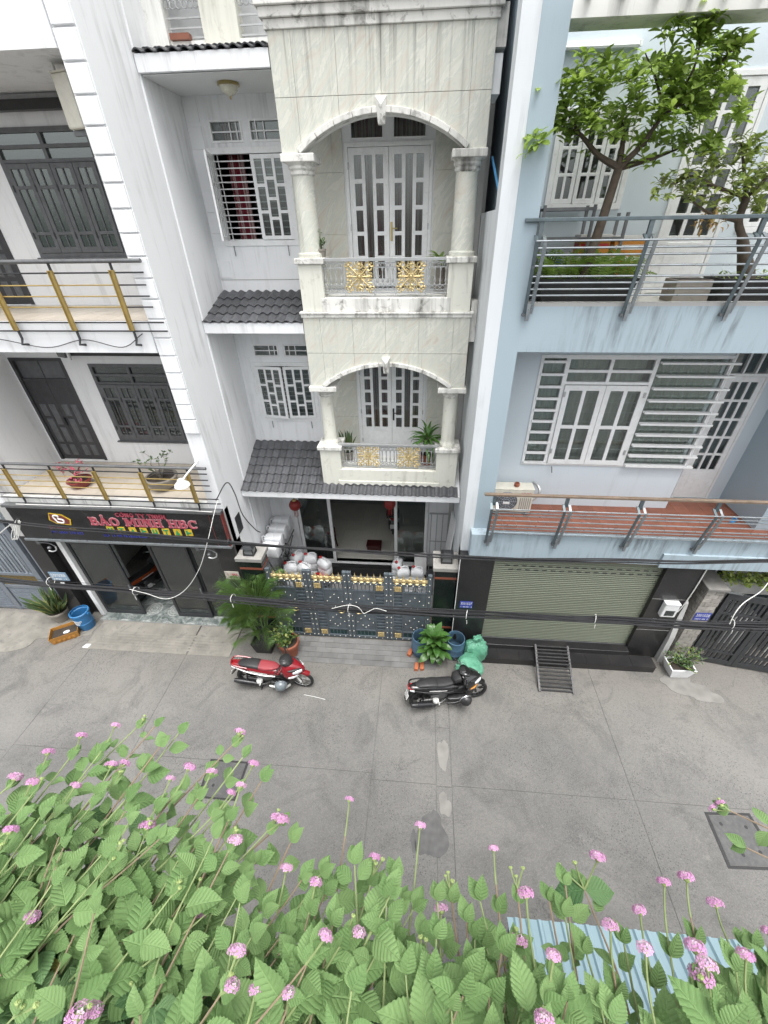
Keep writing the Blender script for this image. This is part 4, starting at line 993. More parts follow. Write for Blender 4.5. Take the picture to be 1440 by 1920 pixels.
# ---- tiled awnings
TW, TL = 0.178, 0.36
def tile_mesh():
    m = MB(); n = 8; th = 0.016
    prof = [(TW*1.10*i/n, 0.032*(math.sin(math.pi*min(1, (i/n)/0.62)) if i/n < 0.62 else -0.35*math.sin(math.pi*((i/n)-0.62)/0.38))) for i in range(n+1)]
    top = [[(x, yy, h_+dz) for x, h_ in prof] for yy, dz in ((0.0,0.028),(TL,0.0))]
    bot = [[(x, yy, h_+dz-th) for x, h_ in prof] for yy, dz in ((0.0,0.028),(TL,0.0))]
    k = n+1; vs = top[0]+top[1]+bot[0]+bot[1]
    fs = [(i,i+1,i+1+k,i+k) for i in range(n)] + [(2*k+i,3*k+i,3*k+i+1,2*k+i+1) for i in range(n)] + [(i,2*k+i,2*k+i+1,i+1) for i in range(n)] + [(k+i,k+i+1,3*k+i+1,3*k+i) for i in range(n)]
    fs += [(0,k,3*k,2*k),(n,2*k+n,3*k+n,k+n)]
    return m.add(vs, fs).mesh('roof_tile', 'rooftile', 60)
TME = tile_mesh()
def awning(x0, x1, yf, zf, yb, zb, rows, fascia, skip=None, xr=None, fname='fascia'):
    sl = math.atan2(zb-zf, yb-yf); L = math.hypot(yb-yf, zb-zf)
    xr = xr or x1
    dk = MB().add([(x0,yf+0.02,zf-0.03),(xr,yf+0.02,zf-0.03),(xr,yb,zb-0.03),(x0,yb,zb-0.03),(x0,yf+0.02,zf-0.10),(xr,yf+0.02,zf-0.10),(xr,yb,zf-0.10),(x0,yb,zf-0.10)],
        [(0,1,2,3),(4,7,6,5),(0,4,5,1),(1,5,6,2),(2,6,7,3),(3,7,4,0)]).build('awning_roof', 'white_wall', HC)
    MB().box(x0,xr,yf-0.035,yf+0.03,zf-fascia,zf-0.005).build(fname, 'white_wall', dk, bevel=0.006)
    MB().box(x0,xr,yf+0.03,yb,zf-fascia+0.01,zf-0.101).build('soffit', 'white_wall', dk)
    st = L/rows; n = int((x1-x0)/TW)+1
    for r_ in range(rows):
        for c in range(n):
            x = x0+c*TW
            if x+TW*0.8 > x1: continue
            if skip and skip(x+TW/2, r_): continue
            d = r_*st-0.05
            place('roof_tile', TME, dk, (x, yf+d*math.cos(sl), zf+d*math.sin(sl)+0.004), (sl+rng.uniform(-0.006,0.006), rng.uniform(-0.008,0.008), rng.uniform(-0.012,0.012)), (1, st*1.18/TL, 1))
    return dk
awning(-4.29, XL-0.01, 8.22, 7.56, 9.36, 7.95, 4, 0.20)
awning(-4.29, XL-0.01, 8.22, 11.10, 8.75, 11.24, 2, 0.20)
awning(-4.29, 0.94, 7.99, 3.88, 9.36, 4.54, 6, 0.17, skip=lambda x, r_: r_ > 1 and x > XL-0.05 or (r_ >= 1 and (abs(x-XM) > 1.04 and abs(x-XM) < 1.62)))
# soffit of the top awning is seen from below: plaster ceiling
MB().box(-4.27,XL,8.25,YW-0.002,10.885,10.895).build('ceiling', 'ceiling_grey', HC)
# right end of the bay: stub beams and rough patches
MB().box(XR+0.002,XR+0.12,BF+0.05,BF+0.6,10.55,10.95).build('beam_stub', 'white_wall', HC); MB().box(XR+0.002,XR+0.14,BF+0.02,BF+0.5,11.0,11.4).build('beam_stub', 'trim_old', HC)
MB().box(XR+0.002,XR+0.12,BF+0.10,BF+0.4,7.2,7.9).build('beam_stub', 'trim_old', HC)
MB().box(XR+0.003,0.945,9.2,9.37,0.3,13).build('recess_wall', 'grey_render', HC)
# ---- ground floor: step, sliding doors, room
MB().box(-4.27,0.94,9.18,9.38,0.0,0.36).build('door_step', 'granite', HC)
MB().box(-4.28,0.94,6.90,9.18,-0.02,0.018).build('courtyard_floor', 'paver', HC)
fl = MB().box(-4.28,0.94,9.38,12.9,0.10,0.385).build('room_floor', 'grey_render', HC)
for i in range(9):
    for j in range(6): MB().box(-4.2+i*0.55,-4.2+i*0.55+0.546,9.40+j*0.55,9.40+j*0.55+0.546,0.385,0.40).build('floor_tile', 'tile_cream', fl)
def slider(x0, x1, y):
    o = merge(wall(MB(), x0, x1, 0.40, 2.92, y, y+0.05, [(x0+0.09,x1-0.09,0.52,2.82)]).mesh('sliding_door', 'white_metal')); o = place('sliding_door', o, HC, bevel=0.004)
    MB().box(x0+0.086,x1-0.086,y+0.02,y+0.028,0.51,2.83).build('pane', 'glass', o)
slider(-3.52,-2.52,9.34); slider(-0.70,0.27,9.34)
MB().box(-3.55,0.28,9.33,9.42,2.92,3.0).build('door_head', 'white_metal', HC)
MB().box(-3.55,0.28,9.33,9.42,0.385,0.402).build('door_track', 'white_metal', HC)
# bars of the side opening at right
o = MB().box(0.30,0.92,9.10,9.13,2.55,2.59).build('side_grille', 'silver_iron', HC)
for x in (0.34,0.50,0.66,0.82): MB().box(x,x+0.025,9.10,9.13,0.40,2.55).build('bar', 'silver_iron', o)
for z0 in (0.7,1.6): MB().box(0.32,0.92,9.085,9.10,z0,z0+0.025).build('cross_bar', 'silver_iron', o)
MB().cbox((0.86,8.75,1.75),(0.03,0.55,2.0),(0,R(4),R(6))).build('leaning_panel', 'white_metal', HC)
# ceiling lamp below the top awning
CL = thing('ceiling_lamp', 'cream glass bowl ceiling lamp under the top awning', 'lamp', tuple(PX(428,158,8.75)))
CL.location.z = 10.885
plain('lamp_glass', (0.62,0.60,0.50), 0.25, var=0.2, scale=14)
MB().lathe([(0.16,0.0),(0.165,-0.02),(0.17,-0.035),(0.15,-0.04)],24).build('rim', 'brass', CL, smooth=True)
MB().lathe([(0.148,-0.041),(0.13,-0.08),(0.09,-0.12),(0.04,-0.145),(0.01,-0.15)],24).build('bowl', 'lamp_glass', CL, smooth=True)
MB().lathe([(0.014,-0.15),(0.018,-0.165),(0.006,-0.19)],10).build('finial', 'brass', CL, smooth=True)
plain('pipe_blue', (0.05,0.20,0.38), 0.4)
# ================================================================ right house (pale blue, roller shutter, planted balcony)
HB = thing('pale_blue_house', 'pale blue house with steel balcony rails and green roller shutter', 'house', (3.6,6.75,0), world=True)
F1, F2 = 3.77, 8.0; Y1 = 6.72; YP = 6.95; WW = 7.92; DW = 8.42
MB().box(1.172,1.50,YP,7.45,3.1,13.2).build('pillar', 'blue_wall', HB)
MB().box(0.95,1.170,YP-0.004,7.30,0.0,13.2).build('pillar', 'strip_white', HB)
MB().box(0.955,1.10,7.302,9.47,0.0,9.2).build('side_wall', 'strip_white', HB)
MB().box(1.19,1.30,7.46,12.5,0,13.2).build('side_wall', 'blue_wall', HB)
MB().box(1.3,9.2,12.4,12.6,0,13.2).build('rear_wall', 'room_wall', HB)
MB().box(9.2,9.4,6.9,12.6,0,13.2).build('side_wall', 'blue_wall', HB)
MB().box(0.95,9.4,8.6,12.6,13.2,13.4).build('roof_slab', 'grey_render', HB)
for z0 in (F1,F2,11.2): MB().box(1.3,9.2,8.65,12.4,z0-0.3,z0).build('floor_slab', 'room_wall', HB)
# floor 1 slab and fascia
MB().box(1.12,9.3,Y1,8.62,3.13,F1-0.012).build('balcony_slab', 'blue_fascia', HB)
MB().box(5.05,9.32,Y1-0.05,Y1-0.002,3.10,3.45).build('fascia_step', 'blue_fascia', HB)
fl = MB().box(1.5,9.2,Y1+0.10,8.40,F1-0.012,F1-0.004).build('balcony_floor', 'grey_render', HB)
nx = 0
while 1.5+nx*0.3 < 9.0:
    for j in range(5):
        y0 = Y1+0.11+j*0.305
        MB().box(1.503+nx*0.3,1.797+nx*0.3,y0,y0+0.299,F1-0.004,F1+0.004).build('floor_tile', 'tile_red', fl)
    nx += 1
MB().box(1.5,9.2,Y1+0.002,Y1+0.10,F1-0.012,F1+0.03).build('kerb', 'blue_fascia', HB)
# floor 2 slab
MB().box(1.50,9.3,YP,8.62,7.34,F2).build('balcony_slab', 'blue_fascia', HB)
MB().box(1.50,9.3,YP+0.002,YP+0.12,F2,F2+0.05).build('kerb', 'grey_render', HB)
fl2 = MB().box(1.5,9.2,YP+0.12,8.3,F2,F2+0.006).build('balcony_floor', 'tile_cream', HB)
# floor 1 wall with the wide window, stepped back for the door
me = merge(wall(MB(), 1.50, 5.52, F1-0.1, 7.34, WW, WW+0.18, [(2.16,5.52,4.83,7.04)]).mesh('wall', 'pale_blue_wall')); place('wall', me, HB)
MB().box(5.34,5.52,WW+0.18,DW,F1-0.1,4.83).build('wall_return', 'pale_blue_wall', HB)
me = merge(wall(MB(), 5.52, 9.2, F1-0.1, 7.34, DW, DW+0.16, [(5.86,6.66,F1,7.25)]).mesh('wall', 'pale_blue_wall')); place('wall', me, HB)
MB().box(6.95,7.25,7.2,DW,F1,7.34).build('wall_pier', 'blue_wall', HB)
# window 1: left louvred strip, two casements with top lights, right louvred strip
def vframe(x0, x1, z0, z1, holes, y, t, name, mat='white_metal'):
    m = merge(wall(MB(), x0, x1, z0, z1, y, y+t, holes).mesh(name, mat)); return place(name, m, HB, bevel=0.004)
wy = WW-0.02
xa, xb, xc, xd = 2.16, 2.66, 4.24, 5.54
wo_ = vframe(xa, xd, 4.80, 7.07, [(xa+0.06,xb-0.04,4.86,7.01),(xb+0.04,(xb+xc)/2-0.03,6.80,6.99),((xb+xc)/2+0.03,xc-0.04,6.80,6.99),(xb+0.04,(xb+xc)/2-0.03,6.58,6.75),((xb+xc)/2+0.03,xc-0.04,6.58,6.75),(xb+0.03,xc-0.03,4.84,6.53),(xc+0.03,xd-0.04,4.86,7.01)], wy, 0.10, 'window_frame')
for (a, b) in ((xa+0.06,xb-0.04),(xc+0.03,xd-0.04)): MB().box(a-0.004,b+0.004,wy+0.06,wy+0.066,4.855,7.015).build('pane', 'glass', wo_)
for (a, b) in ((xb+0.04,(xb+xc)/2-0.03),((xb+xc)/2+0.03,xc-0.04)):
    for z0, z1 in ((6.80,6.99),(6.58,6.75)): MB().box(a-0.004,b+0.004,wy+0.05,wy+0.056,z0-0.004,z1+0.004).build('pane', 'glass', wo_)
for k in range(10):
    z0 = 4.84+k*0.232
    MB().cbox(((xa+xb)/2+0.01,wy-0.005,z0+0.02),(xb-xa-0.06,0.05,0.045)).build('sun_slat', 'white_metal', wo_)
    MB().cbox(((xc+xd)/2+0.06-0.012*0,wy-0.05,z0+0.02),(xd-xc+0.04,0.09,0.035)).build('sun_slat', 'white_metal', wo_)
    MB().box(xd-0.06,xd-0.045,wy-0.085,wy-0.070,z0+0.04,z0+0.232).build('slat_bar', 'white_metal', wo_)
xm = (xb+xc)/2
def casement(a, b):
    o = leaf_panel('casement', HB, a, b, 4.85, 6.52, wy-0.03, 0.045, [2,2], 'white_metal', fw=0.10, bw=0.07)
    return o
casement(xb+0.035,xm-0.004); casement(xm+0.004,xc-0.035)
for x in (xb+0.05,xc-0.05):
    for z0 in (5.1,6.3): MB().box(x-0.02,x+0.02,wy-0.045,wy-0.03,z0,z0+0.10).build('hinge', 'silver_iron', wo_)
for k in range(8): MB().box(xb+0.05,xc-0.05,wy+0.085,wy+0.097,4.95+k*0.2,4.965+k*0.2).build('security_bar', 'white_metal', wo_)
MB().tube([(2.80,WW-0.04,4.78),(2.80,WW-0.10,4.76),(2.82,WW-0.10,4.66)],0.01,6).build('window_stay', 'grey_rail', HB)
# door 1: glazed grid with a kicking panel
dr = vframe(5.86,6.66,F1,7.25,[(5.91,6.61,F1,6.56),(5.91,6.61,6.62,7.20)],DW-0.03,0.12,'door_frame')
leaf_panel('door_leaf', HB, 5.915, 6.605, F1+0.01, 6.555, DW-0.025, 0.045, [5,5,5], 'white_metal', fw=0.10, bw=0.05, bot=0.12, panel_z=0.62)
for k in range(3): MB().box(5.92+k*0.233,5.92+k*0.233+0.20,DW+0.03,DW+0.036,6.63,7.19).build('pane', 'glass', dr)
for k in (1, 2): MB().box(5.90+k*0.233,5.935+k*0.233,DW-0.02,DW+0.05,6.62,7.20).build('bar', 'white_metal', dr)
# floor 2 wall, window and door
W2 = 8.30
me = merge(wall(MB(), 1.5, 9.2, F2, 12.2, W2, W2+0.18, [(1.88,2.98,9.24,10.35),(3.78,4.62,F2+0.02,10.66),(4.95,6.4,8.9,10.66)]).mesh('wall', 'pale_blue_wall')); place('wall', me, HB)
w2 = vframe(1.84,3.02,9.20,10.39,[(1.92,2.94,9.28,10.31)],W2-0.03,0.10,'window_frame')
for a, b in ((1.925,2.25),(2.26,2.60),(2.61,2.935)): leaf_panel('casement', HB, a, b, 9.285, 10.305, W2-0.02, 0.04, [3,3], 'white_metal', fw=0.06, bw=0.04)
d2 = vframe(3.74,4.66,F2+0.006,10.70,[(3.80,4.60,F2+0.006,10.64)],W2-0.03,0.10,'door_frame')
leaf_panel('door_leaf', HB, 3.805, 4.595, F2+0.02, 10.635, W2-0.02, 0.045, [6,6,6], 'white_metal', fw=0.10, bw=0.06, bot=0.12, panel_z=0.70)
MB().box(4.47,4.51,W2-0.06,W2-0.021,F2+1.0,F2+1.2).build('door_handle', 'brass', HB)
w3 = vframe(4.91,6.44,8.86,10.70,[(4.99,6.36,8.94,10.62)],W2-0.03,0.10,'window_frame')
for k in range(3): leaf_panel('casement', HB, 4.995+k*0.456, 4.995+k*0.456+0.45, 8.945, 10.615, W2-0.02, 0.04, [4,4], 'white_metal', fw=0.06, bw=0.05)
# fluorescent tube above the window
ft = thing('tube_light', 'unlit white tube light on the upper wall of the blue house', 'lamp', (2.2,W2-0.05,10.98))
MB().box(-0.55,0.55,-0.02,0.05,-0.03,0.03).build('batten', 'white_metal', ft); MB().tube([(-0.52,-0.05,-0.02),(0.52,-0.05,-0.02)],0.014,8).build('tube', 'white_plastic', ft, smooth=True)
for s in (-1,1): MB().box(s*0.54-0.015,s*0.54+0.015,-0.065,-0.02,-0.04,0.02).build('end_cap', 'white_plastic', ft)
# top beam and cantilever rafters
MB().box(1.5,9.3,YP,7.35,10.88,11.20).build('top_beam', 'white_wall_old', HB)
for k in range(14):
    x = 1.62+k*0.36
    MB().box(x,x+0.07,5.75,YP-0.002,11.02,11.14).build('rafter', 'white_wall_old', HB)
MB().box(1.55,6.6,5.68,5.75,11.0,11.16).build('rafter_beam', 'white_wall_old', HB)
# steel railings with kinked double posts
def railB(zt, y, xl, xr_, xs, mat_top, zf, depth=1.0):
    tr = MB().box(xl,xr_,y-0.035,y+0.035,zt-0.045,zt).build('balcony_railing', mat_top, HB, bevel=0.006)
    zk = zt-0.24; zb = zt-1.18*depth; yk = y-0.16
    n = 8
    bars = [0.0,0.10,0.20,0.36,0.52,0.62,0.72,0.82]
    for f in bars:
        zz = zk-0.02-f*(zk-zb-0.12); yy = yk+(y+0.0-yk)*((zk-zz)/(zk-zb))
        MB().tube([(xs[0]-0.07,yy,zz),(xr_,yy,zz)],0.0135,8).build('bar', 'steel', tr, smooth=True)
    for x in xs:
        MB().box(x-0.03,x+0.03,y-0.022,y+0.022,zt-0.26,zt-0.04).build('post_top', 'steel_dark', tr)
        for s in (-1, 1):
            p = MB(); p.bar((x+s*0.055,y,zt-0.20),(x+s*0.055,yk,zk-0.04),0.016,0.045,(1,0,0)); p.bar((x+s*0.055,yk,zk-0.03),(x+s*0.045,y-0.015,zb),0.016,0.05,(1,0,0))
            p.build('post', 'steel_dark' if s < 0 else 'steel', tr)
        MB().bar((x,y-0.03,zb+0.14),(x,y-0.03,zb-0.10),0.05,0.03).build('post_foot', 'steel', tr)
        MB().tube([(x-0.06,y-0.03,zb-0.02),(x-0.06,zf,zb-0.02)],0.022,8).build('anchor', 'grey_rail', tr)
    return tr
railB(4.80, Y1-0.03, 1.26, 8.9, [PX(927,934,Y1).x, PX(1063,938,Y1).x, PX(1202,943,Y1).x, PX(1345,948,Y1).x, PX(1345,948,Y1).x+1.55], 'rust_rail', Y1)
railB(9.09, YP-0.03, 1.32, 8.9, [PX(1016,414,YP).x, PX(1222,412,YP).x, PX(1432,408,YP).x, PX(1432,408,YP).x+1.55, PX(1432,408,YP).x+3.1], 'steel_dark', YP)
# ground floor: granite piers, steps, roller shutter
MB().box(0.95,1.69,6.74,7.2,0.0,3.128).build('granite_pier', 'granite', HB)
MB().box(5.30,6.06,6.74,7.2,0.0,3.128).build('granite_pier', 'granite', HB)
MB().box(0.936,0.949,6.735,6.76,0.0,3.12).build('edge_strip', 'white_metal', HB)
for z0 in (1.05,2.1):
    MB().box(5.302,6.058,6.737,6.7405,z0,z0+0.006).build('slab_joint', 'grey_render', HB)
MB().box(1.0,5.86,6.30,6.62,0.0,0.20).build('step', 'granite', HB, bevel=0.008)
for k in range(9): MB().box(1.01+k*0.54,1.01+k*0.54+0.534,6.295,6.615,0.20,0.212).build('step_tile', 'granite', HB)
MB().box(1.69,5.30,6.60,7.0,0.0,0.36).build('threshold', 'granite', HB, bevel=0.006)
shm = MB(); n = 46
rs = thing('roller_shutter', 'closed olive green roller shutter between black granite piers', 'shutter', (3.5,6.84,0.36), world=True)
zb, zt = 0.37, 3.05; st = (zt-zb)/n
one = MB(); W_ = 5.298-1.692
prof = [(0.0,0.0),(-0.018,0.012),(-0.020,st*0.55),(-0.004,st*0.82),(0.0,st-0.001)]
for i in range(len(prof)-1):
    (d0, h0), (d1, h1) = prof[i], prof[i+1]
    one.quad((0,d0,h0),(W_,d0,h0),(W_,d1,h1),(0,d1,h1))
one.quad((0,0.004,0),(0,0.004,st),(W_,0.004,st),(W_,0.004,0))
lm = one.mesh('slat', 'shutter', 30)
for k in range(n): place('slat', lm, rs, (1.692, 6.85+rng.uniform(-0.0015,0.0015), zb+k*st))
MB().box(1.692,5.298,6.81,6.86,0.36,zb).build('bottom_bar', 'grey_rail', rs)
hole = MB().box(0,0.10,-0.004,0.0,-0.012,0.012).mesh('vent_slot', 'rubber')
for r_ in range(2):
    for k in range(18): place('vent_slot', hole, rs, (1.95+k*0.185+r_*0.09, 6.829, zt-0.20-r_*st*2))
MB().box(1.69,5.30,6.80,7.0,3.04,3.128).build('shutter_box', 'rust_rail', HB)
# cable ladder on the side wall and pipe
ld = MB().tube([(1.15,7.6,9.1),(1.15,7.6,12.9)],0.012,6).build('wall_ladder', 'grey_rail', HB)
MB().tube([(1.15,7.95,9.1),(1.15,7.95,12.9)],0.012,6).build('stringer', 'grey_rail', ld)
for k in range(12): MB().tube([(1.15,7.6,9.2+k*0.32),(1.15,7.95,9.2+k*0.32)],0.010,6).build('rung', 'grey_rail', ld)
MB().tube([(0.98,8.6,9.9),(1.05,7.7,9.35),(1.08,7.6,9.2)],0.02,8).build('blue_pipe', 'pipe_blue', HB, smooth=True)
# ---- right hand neighbour: brick gate pier, slatted gate, hedge, house behind
plain('brick_grey', (0.34,0.32,0.29), 0.85, kind='world', var=0.25, scale=6, bump=0.5, bscale=40, dirt=(0.16,0.15,0.14), dirt_amt=0.5, objvar=0.2)
plain('mortar', (0.13,0.125,0.12), 0.9, kind='world', var=0.2)
BP = thing('brick_gate_pier', 'weathered grey brick gate pier beside the dark slatted gate', 'gate pier', (6.57,6.9,0), world=True)
MB().box(6.39,6.76,6.762,7.49,0.0,2.42).build('core', 'mortar', BP)
for r_ in range(20):
    z0 = 0.01+r_*0.12
    off = 0.0 if r_ % 2 else 0.095
    x = 6.38-off
    while x < 6.77:
        a, b = max(x,6.38), min(x+0.19,6.77)
        if b-a > 0.03: MB().box(a+0.004,b-0.004,6.75-rng.uniform(0,0.006),6.80,z0,z0+0.108).build('brick', 'brick_grey', BP)
        x += 0.19
    y = 6.80-off
    while y < 7.5:
        a, b = max(y,6.802), min(y+0.19,7.5)
        if b-a > 0.03: MB().box(6.378-rng.uniform(0,0.006),6.43,a+0.004,b-0.004,z0,z0+0.108).build('brick', 'brick_grey', BP)
        y += 0.19
MB().box(6.34,6.80,6.71,7.54,2.42,2.50).build('cap', 'mortar_patch', BP, bevel=0.015)
MB().prism([(6.75,0.0),(6.62,0.0),(6.66,0.9),(6.82,1.9),(7.2,2.3),(7.2,0)], 6.08, 6.20, 'x').build('rendered_wing', 'grey_render', BP)
plain('slat_gate', (0.055,0.058,0.062), 0.45, metal=0.3, kind='world', var=0.2, dirt=(0.14,0.14,0.14), dirt_amt=0.3)
SGt = thing('slatted_gate', 'dark grey slatted double gate at right edge', 'gate', (6.83,6.78,0), R(-9.5))
def gate_leaf(x0, x1):
    for z0, z1 in ((0.05,0.20),(0.42,0.48),(1.72,1.78),(2.18,2.34)): MB().box(x0,x1,-0.025,0.025,z0,z1).build('rail', 'slat_gate', SGt)
    for x in (x0,x1-0.10): MB().box(x,x+0.10,-0.03,0.03,0.03,2.36).build('stile', 'slat_gate', SGt)
    n = int((x1-x0-0.2)/0.105)
    for k in range(n):
        x = x0+0.12+k*(x1-x0-0.24)/n
        MB().box(x+0.03,x+0.085,-0.012,0.012,0.20,2.18).build('slat', 'slat_gate', SGt)
gate_leaf(0.02,0.98); gate_leaf(0.99,1.95)
MB().bar((-0.3,-0.05,2.42),(0.25,-0.05,2.40),0.03).build('gate_arm', 'steel', SGt)
HR = thing('rear_garden_house', 'white front with dark windows behind the hedge at right edge', 'house', (9,8.6,0), world=True)
me = merge(wall(MB(), 6.3, 9.19, 0, 3.12, 8.6, 8.75, [(6.6,7.2,1.0,2.9),(7.4,8.3,0.1,2.9)]).mesh('wall', 'white_wall_old')); place('wall', me, HR)
for a, b in ((6.6,7.2),(7.4,8.3)):
    o = MB().box(a,b,8.70,8.74,0.1,2.9).build('dark_window', 'glass_dark', HR)
    for k in range(4): MB().box(a+(b-a)*k/3-0.03,a+(b-a)*k/3+0.03,8.58,8.62,1.0 if a < 7 else 0.1,2.9).build('mullion', 'white_metal', HR)
MB().box(6.1,9.19,7.2,8.6,-0.01,0.02).build('yard_floor', 'paver', HR)
MB().box(7.9,8.6,7.3,7.9,0.02,0.9).build('yard_box', 'grey_render', HR)
# low wall carrying the hedge
HW = thing('hedge_trough', 'concrete trough carrying the variegated hedge above the right gate', 'planter', (7.6,7.2,0), world=True)
MB().box(6.82,9.15,7.06,7.36,2.06,2.40).build('trough', 'grey_render', HW, bevel=0.01)
for x in (6.85,8.9): MB().box(x,x+0.15,7.10,7.34,0.0,2.06).build('leg', 'grey_render', HW)
# number plates, meter box
def num_plate(loc, text, label, w=0.34, h=0.24, seed=3):
    r_ = thing('house_number_plate', label, 'plate', loc)
    MB().box(-w/2,w/2,-0.006,0.003,-h/2,h/2).build('plate', 'plate_blue', r_)
    text_mesh(text, h*0.52, 'letter_white', r_, (-w*0.44,-0.0065,0.0), width=w*0.86)
    marks(r_, -w*0.40, w*0.42, -h*0.40, h*0.16, -0.0065, 'letter_white', seed)
num_plate((6.575,6.738,1.60),'330/15/28','blue house number plate on the grey brick gate pier',0.34,0.24,3)
num_plate((1.20,6.734,1.62),'330/15/27','small blue number plate on the black granite pier beside the shutter',0.30,0.22,5)
mt_ = thing('electric_meter', 'white electric meter box on the right granite pier', 'meter', (5.72,6.735,1.86))
MB().box(-0.16,0.16,-0.13,0.0,-0.20,0.20).build('case', 'white_plastic', mt_, bevel=0.02)
MB().box(-0.10,0.10,-0.136,-0.13,-0.14,0.02).build('window', 'glass_dark', mt_); MB().box(-0.16,0.16,-0.14,0.0,0.20,0.22).build('lid', 'white_plastic', mt_)
MB().tube(curve_pts([(0.14,-0.05,-0.15),(0.24,-0.03,-0.10),(0.30,-0.02,0.15),(0.33,-0.02,0.6),(0.34,-0.02,1.2)],6),0.012,6).build('supply_cable', 'white_cable', mt_)
tag(MB().box(5.52,5.62,6.728,6.7385,1.34,1.46).build('door_bell', 'white_plastic'), 'small white bell plate under the meter on the granite pier', 'bell')
# interior curtains of the blue house
curtain(2.2,2.66,4.82,7.0,8.02,'curtain_white','pale curtain behind the left slatted strip of the wide window',0.02,24)
curtain(4.28,5.48,4.82,7.0,8.03,'curtain_white','pale curtain behind the right slatted strip of the wide window',0.03,40)
curtain(2.70,4.2,4.82,6.98,8.16,'curtain_white','pale curtain behind the white casements of the blue house',0.03,40)
# ================================================================ ornate gate of the centre house
YG = 6.85
GT = thing('ornate_gate', 'blue grey steel gate with gold finials and studs before the centre house', 'gate', (-1.65,YG,0), world=True)
XG0, XG1 = -3.62, 0.37
def finial_mesh():
    m = MB(); m.lathe([(0.038,0.0),(0.042,0.02),(0.018,0.035),(0.03,0.06),(0.042,0.085),(0.028,0.11),(0.014,0.12),(0.022,0.145),(0.014,0.165),(0.006,0.19),(0.001,0.235)],8)
    for s in (-1,1):
        m.tube(curve_pts([(s*0.02,0,0.03),(s*0.06,0,0.05),(s*0.062,0,0.10),(s*0.03,0,0.10)],4),0.012,5)
        m.sph((s*0.055,0,0.055),0.018,6,4)
    m.v = [(x*1.35, y*1.2, z*1.25) for x, y, z in m.v]
    return m.mesh('finial', 'gold', 40)
FIN = finial_mesh()
STUD = MB().lathe([(0.015,0.0),(0.014,0.008),(0.008,0.014),(0.001,0.016)],8).mesh('stud', 'stud', 60)
def squares_mesh():
    m = MB(); m.box(-0.085,0.085,0.0,0.012,-0.085,0.085)
    for i in range(4):
        for j in range(4):
            m.sph((-0.063+i*0.042,0.0,-0.063+j*0.042),0.019,6,4,1,0.8,1)
    return m.mesh('gold_square', 'gold', 40)
SQ = squares_mesh()
def stud(x, z, y, par): place('stud', STUD, par, (x, y, z), (R(90),0,0))
ws = [0.17+0.80, 1.02, 1.02, 0.80+0.17]
xs = [XG0, -2.62, -1.655, -0.66, XG1]
